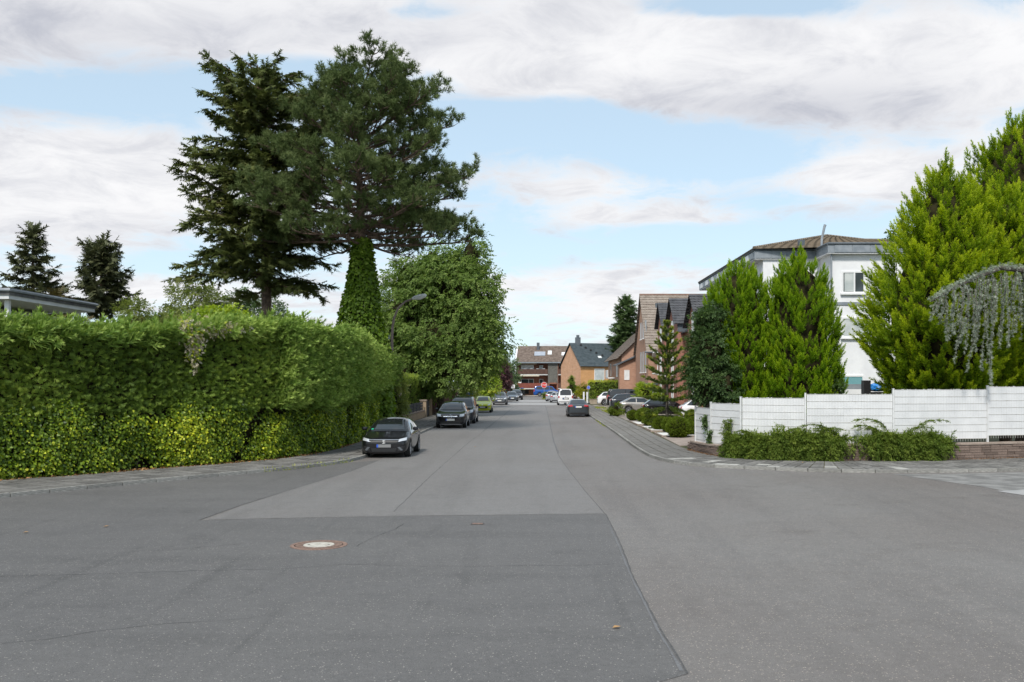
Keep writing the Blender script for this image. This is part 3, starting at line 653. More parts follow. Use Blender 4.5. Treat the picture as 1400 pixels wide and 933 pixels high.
# ---------------------------------------------------------------- generators
def cone_conifer(name, label, loc, prof, n, Lb, mat_, el0=.75, trunk=.2, seed=1, group=None, per=9, bright=.2, size=.5, tops=(), front=True, fan=.30):
    """cypress or thuja: pointed boughs of plumes sweeping up and out from a lumpy skin. prof: (radius, z), n boughs of length Lb"""
    r = np.random.default_rng(seed); root = thing(name, label, 'tree', loc, 0, group); L0 = np.array(loc, float); zt = prof[-1][1]
    MB().tube([loc, (loc[0], loc[1], loc[2] + zt * .9)], [trunk, trunk * .25], 8).build('trunk', bark, root)
    zz = prof[0][1] + (zt - prof[0][1]) * r.uniform(0, 1, n * 4); rr = prof_r(prof, zz); keep = r.uniform(0, 1, n * 4) < rr / max(q[0] for q in prof) + .05
    zz, rr = zz[keep][:n], rr[keep][:n]; m_ = len(zz); a = r.uniform(0, 6.2832, m_)
    if front: a = np.where((np.sin(a) > .4) & (r.uniform(0, 1, m_) < .7), -a, a)
    rel = np.clip((zz - prof[0][1]) / (zt - prof[0][1]), 0, 1); P = np.stack([np.cos(a) * rr, np.sin(a) * rr, zz], 1)
    lum = sn(P, 1.2, seed + 3) * .6 + sn(P, 3.0, seed + 5) * .4; P[:, :2] *= (r.uniform(.55, 1.0, m_) ** .45 * (1 + .12 * lum))[:, None]
    el = el0 + (1.4 - el0) * rel ** 2.2 + r.normal(0, .10, m_); aa = a + r.normal(0, .22, m_)
    fwd = np.stack([np.cos(aa) * np.cos(el), np.sin(aa) * np.cos(el), np.sin(el)], 1); bl = Lb * r.uniform(.6, 1.2, m_) * (1 - .25 * rel)
    for (tx, ty, tz) in tops:
        k = 7; b = np.arange(k) * 6.283 / k; P = np.concatenate([P, np.stack([tx + .16 * np.cos(b), ty + .16 * np.sin(b), tz - .25 * (b % 1.0)], 1)]); e = np.where(np.arange(k) == 0, 1.55, 1.2)
        fwd = np.concatenate([fwd, np.stack([np.cos(b) * np.cos(e), np.sin(b) * np.cos(e), np.sin(e)], 1)]); bl = np.concatenate([bl, np.full(k, Lb * .9)]); lum = np.concatenate([lum, np.full(k, .4)])
    m_ = len(P); gi = np.repeat(np.arange(m_), per); t = np.tile(np.arange(per) / (per - 1.0), m_); lat = r.normal(size=(m_ * per, 3)); lat -= fwd[gi] * (lat * fwd[gi]).sum(1, keepdims=True); lat = unit(lat)
    Q = P[gi] + fwd[gi] * ((t * .75 - .35) * bl[gi])[:, None] + lat * (bl[gi] * fan * .55 * (1 - t) ** .8 * r.uniform(.3, 1, m_ * per))[:, None]
    fw = unit(fwd[gi] + lat * (.42 * (1 - .75 * t))[:, None] + np.array([0, 0, .12])); sz = size * bl[gi] * (1.0 - .35 * t) * r.uniform(.8, 1.2, m_ * per)
    tint = np.clip(.05 + .30 * t ** 1.5 + .10 * lum[gi] + bright * np.repeat(r.uniform(0, 1, m_) ** 2, per), 0, 1); Q = Q + L0
    Rm = frames(fw, roll=r.uniform(0, 6.28, len(Q)))
    for k in range(3): s_ = slice(k, None, 3); scatter('crown', FLM[k], Q[s_], Rm[s_], sz[s_], tint[s_], mat_, root, tipt=.42)
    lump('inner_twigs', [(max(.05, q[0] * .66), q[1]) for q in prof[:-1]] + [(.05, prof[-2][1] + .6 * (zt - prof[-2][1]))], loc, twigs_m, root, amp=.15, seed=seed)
    return root

def limb(mb, a, d_, ln, r0, rise, r, n=6, droop=0.0):
    """tapered limb from a in direction d_, returns its points"""
    P = [Vector(a)]; d_ = Vector(d_).normalized()
    for i in range(1, n + 1):
        t = i / n; d2 = (d_ + Vector((r.gauss(0, .10), r.gauss(0, .10), rise * t - droop * t * t + r.gauss(0, .05)))).normalized(); P.append(P[-1] + d2 * ln / n)
    mb.tube(P, [r0 * (1 - .85 * i / n) + .006 for i in range(n + 1)], 5); return P
def lerp_poly(P, t):
    x = t * (len(P) - 1); i = min(int(x), len(P) - 2); return P[i] + (P[i + 1] - P[i]) * (x - i)

def pine_tree(loc, hgt, prof, seed, label, n_limb=64, low=9.8, tilt=0.0):
    r = random.Random(seed); q = np.random.default_rng(seed); root = thing('pine_tree', label, 'tree', loc); L0 = Vector(loc)
    tr = MB(); trunk = [L0 + Vector((tilt * t + .12 * math.sin(5 * t), .1 * math.sin(4 * t), hgt * .97 * t)) for t in (0, .12, .25, .38, .5, .62, .74, .86, 1)]
    tr.tube(trunk, [.46, .42, .39, .36, .30, .23, .16, .10, .03], 12); tr.build('trunk', bark, root)
    br = MB(); tips = []; dirs = []
    for i in range(n_limb):
        t = (i + r.random()) / n_limb; z = low + (hgt - 1.0 - low) * t; a = i * 2.39996 + r.uniform(-.3, .3)
        rad = prof_r(prof[0] if math.cos(a) > 0 else prof[1], min(z + .5, hgt)) * r.uniform(.74, 1.06); e = R(-6 + 44 * t ** 1.4) + r.uniform(-.14, .14)
        ln = max(1.0, rad / max(.6, math.cos(e)))
        P = limb(br, lerp_poly(trunk, z / (hgt * .97)), (math.cos(a) * math.cos(e), math.sin(a) * math.cos(e), math.sin(e)), ln, .03 + .013 * ln, .10 + .22 * t, r, 7)
        ns_ = int(4 + ln * 2.1)
        for k in range(ns_):
            s_ = .28 + .72 * (k + r.random()) / ns_; b = lerp_poly(P, s_); sg = 1 if k % 2 else -1; yaw = a + sg * R(r.uniform(25, 66)) * (1 - .35 * s_)
            l2 = (.5 + .22 * ln * (1.15 - s_)) * r.uniform(.7, 1.35)
            S = limb(br, b, (math.cos(yaw), math.sin(yaw), .12 + r.uniform(-.3, .45)), l2, .024, .5, r, 3); d_ = (S[-1] - S[-2]).normalized()
            for m_ in range(3):
                tips.append(S[-1] + Vector((r.gauss(0, .26), r.gauss(0, .26), r.gauss(.05, .2))) if m_ else S[-1]); dirs.append(d_ + Vector((0, 0, .55)))
        tips.append(P[-1]); dirs.append((P[-1] - P[-2]).normalized() + Vector((0, 0, .5)))
    br.build('branches', bark, root)
    T = np.array(tips); D = unit(np.array(dirs)); k = 6; n = len(T) * k
    Dd = unit(np.repeat(D, k, 0) + q.normal(0, .62, (n, 3)) + np.array([0, 0, .3])); P = np.repeat(T, k, 0) + Dd * q.uniform(-.05, .16, n)[:, None] + q.normal(0, .07, (n, 3))
    ct = np.repeat(q.uniform(.12, .62, len(T)), k); tint = np.clip(ct + q.normal(0, .08, n), 0, 1)
    Rm = frames(Dd, roll=q.uniform(0, 6.28, n)); sz = q.uniform(.32, .5, n)
    for j in range(2): s_ = slice(j, None, 2); scatter('crown', TUFT[j], P[s_], Rm[s_], sz[s_], tint[s_], LM['pine'], root, tipt=.3)
    return root

def fir_tree(name, loc, hgt, prof, seed, label, m_, low=7.5, n_limb=85, dens=1.0, size=.62, e0=6, droop=.25, group=None, trunkr=.34, gap=0):
    """fir, spruce or larch: whorled limbs with flat hanging sprays"""
    r = random.Random(seed); q = np.random.default_rng(seed); root = thing(name, label, 'tree', loc, 0, group); L0 = Vector(loc); tr = MB(); br = MB()
    tr.tube([L0, L0 + Vector((.1, 0, hgt * .4)), L0 + Vector((0, 0, hgt * .75)), L0 + Vector((0, 0, hgt))], [trunkr, trunkr * .75, trunkr * .4, .02], 10); tr.build('trunk', bark, root, True)
    pos, fw = [], []
    for i in range(n_limb):
        t = (i + r.random()) / n_limb; z = low + (hgt - low - .3) * t; a = i * 2.39996 + r.uniform(-.35, .35)
        rad = prof_r(prof[0] if math.cos(a) > 0 else prof[1], z) * r.uniform(.55, 1.08); e = R(e0 + 32 * t * t) + r.gauss(0, .22)
        if gap and r.random() < gap: continue
        P = limb(br, L0 + Vector((0, 0, z)), (math.cos(a) * math.cos(e), math.sin(a) * math.cos(e), math.sin(e)), max(.5, rad), .02 + .012 * rad, .1, r, 6, droop)
        ns_ = max(4, int((rad * 7 + 4) * dens))
        for k in range(ns_):
            s_ = .16 + .84 * (k + r.random()) / ns_; b = lerp_poly(P, s_); sg = 1 if k % 2 else -1; yaw = a + sg * R(r.uniform(20, 75)) * (1.1 - .6 * s_)
            l2 = (.25 + .30 * rad * (1.05 - s_)) * r.uniform(.7, 1.2); d_ = Vector((math.cos(yaw), math.sin(yaw), r.uniform(-.55, .35)))
            for h in range(max(1, int(l2 / .3))):
                pos.append(b + d_ * (h * .3) + Vector((r.gauss(0, .05), r.gauss(0, .05), r.gauss(0, .06)))); fw.append(d_ + Vector((r.gauss(0, .35), r.gauss(0, .35), r.gauss(-.12, .25))))
        pos.append(P[-1]); fw.append(P[-1] - P[-2])
    for k in range(int(26 * dens)): a = r.uniform(0, 6.28); pos.append(L0 + Vector((0, 0, hgt - r.uniform(0, 1.2)))); fw.append(Vector((math.cos(a) * .6, math.sin(a) * .6, .7)))
    br.build('branches', bark, root, True)
    P = np.array(pos); D = unit(np.array(fw)); Rm = frames(D, roll=q.normal(0, .5, len(P)))
    tint = np.clip(.32 + .22 * sn(P, 1.3, seed) + q.normal(0, .12, len(P)), 0, 1); sz = size * q.uniform(.7, 1.25, len(P))
    for j in range(2): s_ = slice(j, None, 2); scatter('crown', FSP[j], P[s_], Rm[s_], sz[s_], tint[s_], m_, root, tipt=.3)
    return root

def broadleaf(name, loc, lobes, seed, label, m_, n_clump=200, per=34, leaf=.42, clump_r=.55, trunk=.25, hang=.35, group=None, cat='tree', bright=.3, limbs=True, inner=.18, shell=.55):
    """lobes: (dx, dy, z, rx, ry, rz); leaf twigs gathered in clumps through the lobes"""
    r = np.random.default_rng(seed); pr = random.Random(seed); root = thing(name, label, cat, loc, 0, group); L0 = np.array(loc, float); lob = np.array(lobes, float)
    vol = lob[:, 3] * lob[:, 4] * lob[:, 5]; idx = r.choice(len(lob), n_clump, p=vol ** .7 / (vol ** .7).sum())
    d_ = unit(r.normal(size=(n_clump, 3))); rad = r.uniform(shell ** 3, 1, n_clump) ** (1 / 3)
    C = lob[idx, :3] + d_ * lob[idx, 3:] * rad[:, None]
    cr = clump_r * r.uniform(.6, 1.35, n_clump); n = n_clump * per
    ci = np.repeat(np.arange(n_clump), per); e = r.normal(size=(n, 3)); e = unit(e) * (r.uniform(.1, 1, n) ** .5)[:, None]
    P = C[ci] + e * cr[ci][:, None] * np.array([1.15, 1.15, .72])
    fwd = unit(e * .8 + d_[ci] * .5 + r.normal(0, .4, (n, 3)) + np.array([0, 0, -hang])); up = unit(d_[ci] * .6 + np.array([0, 0, .9]) + r.normal(0, .35, (n, 3)))
    tint = np.clip(.30 + r.uniform(-.2, .25, n_clump)[ci] + r.normal(0, .09, n) + bright * r.uniform(0, 1, n) ** 5, 0, 1)
    P = P + L0; Rm = frames(fwd, up); sz = leaf * r.uniform(.7, 1.25, n)
    for j in range(3): s_ = slice(j, None, 3); scatter('crown', TW[j], P[s_], Rm[s_], sz[s_], tint[s_], m_, root, tipt=.12)
    if limbs:
        tr = MB(); top = lob[:, 2].max(); mid = lob[:, 2].min() * .55
        tr.tube([loc, (loc[0] + .05, loc[1], loc[2] + mid)], [trunk, trunk * .8], 9)
        for l_ in lob:
            a = Vector((loc[0] + .05, loc[1], loc[2] + mid)); b = Vector(loc) + Vector(l_[:3]); m2 = a.lerp(b, .5) + Vector((pr.gauss(0, .2), pr.gauss(0, .2), .3))
            tr.tube([a, m2, b], [trunk * .55, trunk * .35, .03], 6)
        for c_ in C[::4]:
            k = int(np.argmin(((lob[:, :3] - c_) ** 2).sum(1))); tr.tube([Vector(loc) + Vector(lob[k, :3]), Vector(loc) + Vector(c_)], [trunk * .14 + .01, .012], 4)
        tr.build('trunk', bark_g, root, True)
    if inner:
        mb = MB()
        for l_ in lob:
            k = 12; prof = [(math.sin(math.pi * j / 8), -math.cos(math.pi * j / 8)) for j in range(9)]
            V = np.array([(q_[0] * math.cos(6.2832 * j / k), q_[0] * math.sin(6.2832 * j / k), q_[1]) for q_ in prof for j in range(k)])
            V = V * (1 + .25 * sn(V, 4, seed))[:, None] * l_[3:] * (shell * (.5 + inner)) + l_[:3] + L0
            mb.add(V, [(i * k + j, i * k + (j + 1) % k, (i + 1) * k + (j + 1) % k, (i + 1) * k + j) for i in range(8) for j in range(k)])
        tag(mb.build('inner_twigs', twigs_m, root, True), kind='stuff')
    return root

def leafy_skin(name, P, nrm, size, tint, m_, parent, tpl=None, hang=.5, seed=0, jit=.45, tipt=.15):
    r = np.random.default_rng(seed); n = len(P)
    fwd = unit(np.array([0, 0, -hang]) + nrm * .45 + r.normal(0, jit, (n, 3))); Rm = frames(fwd, unit(nrm + r.normal(0, .35, (n, 3)) + np.array([0, 0, .25])))
    return scatter(name, tpl or t_leaf(.85, .08, .12), P, Rm, size * r.uniform(.65, 1.3, n), tint, m_, parent, tipt=tipt)

def clipped_hedge(name, label, a, b, dep, z0, z1, m_, seed, n, size=.13, mat_top=None, cat='hedge', bulge=.05, plu=False):
    """box-cut hedge between ground points a and b, dep metres thick to the left of a->b"""
    r = np.random.default_rng(seed); a, b = Vector(a), Vector(b); t = (b - a).normalized(); nn = Vector((-t.y, t.x)); ln = (b - a).length
    root = thing(name, label, cat, (a.x, a.y, 0))
    mb = MB(); i_ = .10; P0 = a + t * i_ + nn * i_; 
    mb.prism([tuple(a + t * i_ + nn * i_), tuple(b - t * i_ + nn * i_), tuple(b - t * i_ + nn * (dep - i_)), tuple(a + t * i_ + nn * (dep - i_))], .05, z1 - i_)
    mb.build('inner_twigs', twigs_m, root)
    ar = [ln * (z1 - z0), ln * (z1 - z0), dep * (z1 - z0), dep * (z1 - z0), ln * dep]; pick = r.choice(5, n, p=np.array(ar) / sum(ar)); u_, v_ = r.uniform(0, 1, n), r.uniform(0, 1, n)
    X = np.zeros((n, 3)); Nn = np.zeros((n, 3)); T3, N3, A3 = np.array([t.x, t.y, 0]), np.array([nn.x, nn.y, 0]), np.array([a.x, a.y, 0])
    for f_ in range(5):
        k = pick == f_; uu, vv = u_[k][:, None], v_[k][:, None]; zz = np.array([[0, 0, 1.0]])
        if f_ < 2: X[k] = A3 + T3 * uu * ln + N3 * (0 if f_ == 0 else dep) + zz * (z0 + vv * (z1 - z0)); Nn[k] = -N3 if f_ == 0 else N3
        elif f_ < 4: X[k] = A3 + N3 * uu * dep + T3 * (0 if f_ == 2 else ln) + zz * (z0 + vv * (z1 - z0)); Nn[k] = -T3 if f_ == 2 else T3
        else: X[k] = A3 + T3 * uu * ln + N3 * vv * dep + zz * z1; Nn[k] = (0, 0, 1)
    X += Nn * (bulge * sn(X, 3, seed) + r.uniform(-.07, .03, n))[:, None]
    tint = np.clip(.33 + .2 * sn(X, 2.2, seed + 1) + r.normal(0, .12, n) + .35 * (X[:, 2] > z1 - .18), 0, 1)
    if plu:
        fw = unit(Nn * .5 + np.array([0, 0, .9]) + r.normal(0, .25, (n, 3))); scatter('foliage', PLU[0], X - fw * size * .4, frames(fw, roll=r.uniform(0, 6, n)), size * r.uniform(.7, 1.2, n), tint, m_, root, tipt=.3)
    else: leafy_skin('foliage', X, Nn, size, tint, m_, root, tpl=TW[0], seed=seed, hang=.1)
    return root
# ================================================================ the tall hedge on the corner
HP = smooth([(-44, -8)] + [gp(*q)[:2] for q in ((-150, 675), (0, 660), (103, 654), (200, 645), (321, 636.5), (421, 625.5), (475, 612.5))] + [(-8.3, 46), (-8.5, 53.5)], 2)
HP = [p for p in resample(HP, .25) if p.y > 14]
HN = []
for i in range(len(HP)):
    t = (HP[min(i + 2, len(HP) - 1)] - HP[max(i - 2, 0)]).normalized(); HN.append(Vector((t.y, -t.x)))     # towards the street
HPa, HNa = np.array(HP), np.array(HN); HL = len(HP)
pxs = np.array([CX + F * p.x / p.y for p in HP])
Htop = np.interp(pxs, [-150, 0, 230, 330, 400, 480, 520, 540], [4.55, 4.6, 4.65, 4.95, 4.95, 4.85, 4.2, 3.2])
def hedge_pts(n, z0, z1, r, i0=0.0, i1=1.0):
    f_ = r.uniform(i0, i1, n) * (HL - 1.01); i = f_.astype(int); k = (f_ - i)[:, None]; p = HPa[i] * (1 - k) + HPa[i + 1] * k; nn = HNa[i]
    z = z0 + (z1 - z0) * r.uniform(0, 1, n); return np.column_stack([p, z]), np.column_stack([nn, np.zeros(n)]), Htop[i], pxs[i]
# body
hroot = thing('cypress_hedge', 'tall dark green cypress hedge along the corner, clipped below and feathery on top', 'hedge', (HP[40].x, HP[40].y, 0))
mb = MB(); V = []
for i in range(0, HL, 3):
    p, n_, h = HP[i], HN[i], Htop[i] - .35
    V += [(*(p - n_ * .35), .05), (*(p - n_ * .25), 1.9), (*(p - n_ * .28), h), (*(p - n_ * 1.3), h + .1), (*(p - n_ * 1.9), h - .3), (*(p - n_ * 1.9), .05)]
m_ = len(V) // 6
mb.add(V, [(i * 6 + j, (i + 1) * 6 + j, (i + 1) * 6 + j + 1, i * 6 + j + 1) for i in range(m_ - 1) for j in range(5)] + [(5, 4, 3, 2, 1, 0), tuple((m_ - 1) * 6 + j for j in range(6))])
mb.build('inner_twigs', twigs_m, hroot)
r = np.random.default_rng(31)
# clipped face of the upper half
n = 38000; P, Nn, ht, pxx = hedge_pts(n, 1.85, 4.75, r); ok = (P[:, 2] < ht - .1); P, Nn, ht, pxx = P[ok], Nn[ok], ht[ok], pxx[ok]; n = len(P)
rd = np.clip((P[:, 2] - (ht - .9)) / .8, 0, 1) ** 2
right = np.clip((pxx - 300) / 110, 0, 1) * np.clip((560 - pxx) / 60, 0, 1)
P += Nn * (.04 + .10 * sn(P, 1.1, 3) + .07 * sn(P, 4, 4) + r.uniform(-.22, .04, n) + .18 * right - .5 * rd)[:, None]
fw = unit(Nn * .55 + np.array([.35, .1, .12]) + r.normal(0, .38, (n, 3)))
tint = np.clip(.30 + .20 * sn(P, 1.3, 8) + r.normal(0, .16, n) + .25 * rd, 0, 1)
scatter('foliage', t_firspray(3, 4, .12), P, frames(fw, unit(Nn + r.normal(0, .4, (n, 3)))), .21 * r.uniform(.7, 1.3, n), tint, LM['hedge'], hroot, tipt=.25)
# feathery growth on top and along the swelling end
n = 3200; P, Nn, ht, pxx = hedge_pts(n, 0, 1, r); back = r.uniform(-.1, 1.7, n); P[:, 2] = ht - .42 + .2 * sn(P, 1.0, 5) + r.uniform(-.15, .1, n) - .25 * np.abs(back - .6); P -= Nn * back[:, None]
fw = unit(np.array([.45, .12, .55]) + Nn * (.5 - back[:, None] * .4) + r.normal(0, .25, (n, 3)))
tint = np.clip(.34 + .12 * sn(P, 1.5, 9) + r.normal(0, .1, n), 0, 1)
for j in range(3): s_ = slice(j, None, 3); scatter('foliage', PLU[j], P[s_], frames(fw[s_], roll=r.uniform(0, 6, len(P[s_]))), r.uniform(.5, 1.1, len(P[s_])), tint[s_], LM['lawson'], hroot, tipt=.35)
n = 5200; P, Nn, ht, pxx = hedge_pts(n, 1.7, 4.7, r, .55, 1.0); ok = (pxx > 315) & (pxx < 530) & (P[:, 2] < ht - .15) & (P[:, 2] > 2.0 - .25 * np.clip((pxx - 330) / 60, 0, 1) + .9 * np.clip((pxx - 440) / 90, 0, 1)); P, Nn, ht = P[ok], Nn[ok], ht[ok]; n = len(P)
P += Nn * (.12 + .28 * sn(P, .9, 15)[:, None] + r.uniform(-.2, .1, n)[:, None])
fw = unit(np.array([.62, -.1, .42]) + Nn * .35 + r.normal(0, .2, (n, 3))); tint = np.clip(.26 + .2 * sn(P, 1.1, 10) + r.normal(0, .1, n), 0, 1)
for j in range(3): s_ = slice(j, None, 3); scatter('foliage', PLU[j], P[s_], frames(fw[s_], roll=r.uniform(0, 6, len(P[s_]))), r.uniform(.5, .95, len(P[s_])), tint[s_], LM['lawson'], hroot, tipt=.4)
# ivy along the lower half and up the street end
iroot = thing('ivy', 'leafy yellow-green ivy covering the lower half of the tall hedge', 'ivy', (HP[40].x + .3, HP[40].y - .3, 0))
n = 125000; P, Nn, ht, pxx = hedge_pts(n, .08, 3.6, r)
edge = 2.0 + .28 * np.sin(pxx / 37.0) + .16 * np.sin(pxx / 13.0 + 1) + 1.6 * np.clip((pxx - 455) / 70, 0, 1); ok = P[:, 2] < np.minimum(edge + r.normal(0, .06, n), ht - .3); P, Nn, pxx, edge = P[ok], Nn[ok], pxx[ok], edge[ok]; n = len(P)
lum = sn(P, 1.6, 21) * .6 + sn(P, 3.7, 22) * .5; top = np.clip((edge - P[:, 2]) / .35, 0, 1); foot = np.clip(P[:, 2] / .4, 0, 1)
P += Nn * ((.16 + .32 * lum) * (.35 + .65 * top) * (.45 + .55 * foot) + r.uniform(-.20, .04, n))[:, None]
keep = (lum > -.36) | (r.uniform(0, 1, n) < .10); P, Nn, lum, pxx = P[keep], Nn[keep], lum[keep], pxx[keep]; n = len(P)
yel = np.clip(sn(P, .75, 23) * .9 + .25, 0, 1) * np.clip((pxx + 60) / 120, .5, 1)
tint = np.clip(.30 + .32 * lum + r.normal(0, .20, n) + yel * .40 * r.uniform(0, 1, n) ** 1.3 * (P[:, 2] < 1.7), 0, 1)
leafy_skin('leaves', P, Nn, .092, tint, LM['ivy'], iroot, seed=33, jit=.5)
st = MB(); rr = random.Random(4)
for i in range(4, HL - 4, 3):
    p, n_ = HP[i], HN[i]; a = p - n_ * .1; b = p + Vector((rr.uniform(-.3, .3), rr.uniform(-.3, .3))) * .5 - n_ * .12; st.tube([(*a, .06), (*((a + b) / 2 + n_ * .08), .5), (*b, rr.uniform(1.2, 2.0))], [.014, .012, .006], 4)
tag(st.build('stems', bark_g, iroot), kind='stuff')
# the climber in seed that hangs over the hedge
vroot = thing('climbing_vine', 'cream seed heads of a climbing vine hanging over the hedge top', 'vine', tuple(gp(262, 642, 0)))
i0 = int(np.argmin(abs(pxs - 262))); i1 = int(np.argmin(abs(pxs - 318)))
Ps = []
for (pc, zc_, rx, rz, m_) in ((262, 4.05, .38, .75, 420), (252, 4.5, .5, .28, 240), (312, 4.6, .6, .18, 200), (285, 4.5, .6, .2, 160)):
    i = int(np.argmin(abs(pxs - pc))); p = HPa[i] + HNa[i] * .2; tt = np.array([HNa[i][1], -HNa[i][0]])
    a = r.normal(0, .45, m_) * rx; z = zc_ + r.normal(0, .5, m_) * rz; tap = np.where(z < zc_, 1 - .5 * np.clip((zc_ - z) / rz, 0, 1), 1)
    Ps.append(np.column_stack([p[0] - tt[0] * a * tap, p[1] - tt[1] * a * tap, z]) + np.column_stack([np.tile(HNa[i], (m_, 1)) * r.uniform(-.05, .16, m_)[:, None], np.zeros(m_)]))
P = np.concatenate(Ps); n = len(P); k = r.uniform(0, 1, n) < .6; Nn = np.tile([*HNa[i0], 0.0], (n, 1))
leafy_skin('seed_heads', P[k], Nn[k], .11, r.uniform(0, 1, k.sum()), LM['cream'], vroot, tpl=TW[1], seed=3)
leafy_skin('leaves', P[~k], Nn[~k], .12, r.uniform(.2, .8, (~k).sum()), LM['ghedge'], vroot, seed=4)
# leaf litter and weeds along the hedge foot, the wall foot and the kerbs
n = 3600; P, Nn, ht, pxx = hedge_pts(n, .10, .115, r); P += Nn * (r.uniform(-.2, 1, n) ** 3 * .45 + .05)[:, None] * np.where(sn(P, 1.2, 41) > -.1, 1, .4)[:, None]
tag(scatter('leaf_litter', t_leaf(.7, .2, 0), P, frames(unit(r.normal(0, 1, (n, 3)) * [1, 1, .25]), unit(r.normal(0, .5, (n, 3)) + [0, 0, 1])), r.uniform(.05, .10, n), r.uniform(0, 1, n), LM['litter']), 'brown fallen leaves along the foot of the hedge', 'leaf litter', kind='stuff')
W_ = np.array([p for p in wallP]); i = r.integers(2, len(W_) - 2, 1500); t = unit(W_[i + 1] - W_[i]); P = np.column_stack([W_[i] + np.column_stack([-t[:, 1], t[:, 0]]) * (.03 + .2 * r.uniform(0, 1, 1500) ** 3)[:, None], np.full(1500, .108)])
tag(scatter('leaf_litter', t_leaf(.5, .2, 0), P, frames(unit(r.normal(0, 1, (1500, 3)) * [1, 1, .2]), np.tile([0, 0, 1.0], (1500, 1))), r.uniform(.03, .07, 1500), r.uniform(0, .8, 1500), LM['litter']), 'rusty fallen needles along the foot of the stone wall', 'leaf litter', kind='stuff')
K_ = np.array(resample(kerbL, .05)); K_ = K_[(K_[:, 1] > 16) & (K_[:, 1] < 60)]; i = r.integers(1, len(K_) - 2, 1500); k = sn(np.column_stack([K_[i], np.zeros(1500)]), 1.3, 44) > .1; i = i[k]
P = np.column_stack([K_[i] + r.normal(0, .02, (len(i), 2)), np.where(r.uniform(0, 1, len(i)) < .6, .002, .10)])
K2 = np.array(resample(kerbR, .05)); K2 = K2[(K2[:, 1] > 52) & (K2[:, 1] < 90)]; i = r.integers(1, len(K2) - 2, 700); k = sn(np.column_stack([K2[i], np.zeros(700)]), .5, 45) > .2; P = np.concatenate([P, np.column_stack([K2[i[k]] + r.normal(0, .05, (k.sum(), 2)), np.full(k.sum(), .002)])])
n = len(P); tag(scatter('weeds', t_leaf(.22, .1, .1), P, frames(unit(r.normal(0, .6, (n, 3)) + [0, 0, .8]), roll=r.uniform(0, 6, n)), r.uniform(.05, .13, n), r.uniform(.2, .9, n), LM['grass']), 'small weeds and moss growing in the kerb joints', 'weeds', kind='stuff')
for k, (px_, py_) in enumerate(((31, 728), (141, 720), (837, 858), (1096, 636.5), (648, 611))):
    c = gp(px_, py_, .02); z0 = .016 if py_ > 645 else (.115 if px_ > 1000 else .016)
    o = scatter('fallen_leaf', t_leaf(.8, .12, -.05), np.array([[c.x, c.y, z0]]), frames(np.array([[1, .3, .05]])), np.array([.11]), np.array([.9]), LM['litter'])
    tag(o, ['single dry leaf lying on the dark asphalt far from the manhole', 'tiny pale leaf on the dark asphalt short of the hedge pavement', 'pale dry leaf lying beside the long asphalt seam',
            'yellow leaf on the slabs below the creeping juniper', 'brown leaf lying in the roadway beside the parked black hatchback'][k], 'leaf')

# ================================================================ tall trees behind the hedge
s_ = 26.0; X, D = (493 - CX) / s_, F / s_
zz = lambda y: H + (CY - y) / s_
pine_tree((X, D, .07), 18.6, ([(5.0, 9.0), (6.0, 10.8), (6.1, 12), (5.7, 13.5), (5.0, 15.4), (3.5, 17.2), (1.4, 18.6), (.3, 19.4)],
                              [(3.0, 9.0), (5.0, 10.8), (5.7, 12), (4.8, 13.5), (4.0, 15.4), (2.6, 17.2), (1.3, 18.6), (.3, 19.4)]), 5, 'tall broad-crowned pine with an ivy-clad trunk behind the hedge', 84)
iv = thing('climbing_ivy', 'dense green ivy wrapping the pine trunk in a tall cone', 'ivy', (X, D, .07))
r = np.random.default_rng(8); n = 17000; z = .3 + 10.0 * r.uniform(0, 1, n) ** 1.15; rad = np.interp(z, [0, 4, 5.5, 8, 9.4, 10.4], [1.7, 1.45, 1.15, .72, .52, .36]); a = r.uniform(0, 6.2832, n)
Nn = np.column_stack([np.cos(a), np.sin(a), np.zeros(n)]); P = np.column_stack([X + .06 + Nn[:, 0] * rad, D + Nn[:, 1] * rad, z]); P += Nn * (.13 * sn(P, 1.7, 5) + .10 * sn(P, 4, 6) + r.uniform(-.2, .06, n))[:, None]
leafy_skin('leaves', P, Nn, .19, np.clip(.42 + .16 * sn(P, 1.5, 7) + r.normal(0, .12, n), 0, 1), LM['ivyd'], iv, seed=9)
lump('inner_twigs', [(1.35, 0), (1.2, 4), (.92, 5.5), (.55, 8), (.40, 9.6), (.36, 10.1)], (X + .06, D, .07), twigs_m, iv, amp=.12)
s_ = 25.0; X, D = (362 - CX) / s_, F / s_
fir_tree('fir_tree', (X, D, .07), 19.6, ([(2.5, 7.3), (4.0, 8.6), (4.6, 10.5), (4.4, 13), (3.8, 16), (3.2, 18), (1.2, 19.6), (.3, 20.2)],
                                         [(3.2, 7.3), (5.6, 8.9), (5.2, 10.5), (5.2, 12.5), (5.0, 14.5), (4.3, 17), (3.6, 18.6), (1.4, 19.5), (.3, 20.2)]), 12,
         'tall dark fir with layered boughs beside the broad pine', LM['fir'], 7.6, 130, 1.7, .58, 6, .3, gap=.05)
fir_tree('spruce_tree', ((45 - CX) / 17.3, F / 17.3, .07), 14.8, ([(3.2, 3), (3.2, 6), (2.7, 9), (2.0, 11), (1.1, 13), (.2, 14.8)],) * 2, 21, 'dark spruce rising behind the flat-roofed white house', LM['spruce'], 3, 70, 1.3, .9, 2, .1, 'conifers beyond the hedge', .26, .1)
fir_tree('spruce_tree', ((75 - CX) / 18.5, F / 18.5, .07), 9.2, ([(2.6, 3), (2.4, 6), (1.5, 8), (.2, 9.2)],) * 2, 22, 'brownish low conifer at the eaves of the white house', leafmat('tawny_needles', (.05, .042, .014), (.095, .078, .026), (.15, .12, .04), .2), 3, 46, 1.3, .85, 2, .2, 'conifers beyond the hedge', .2)
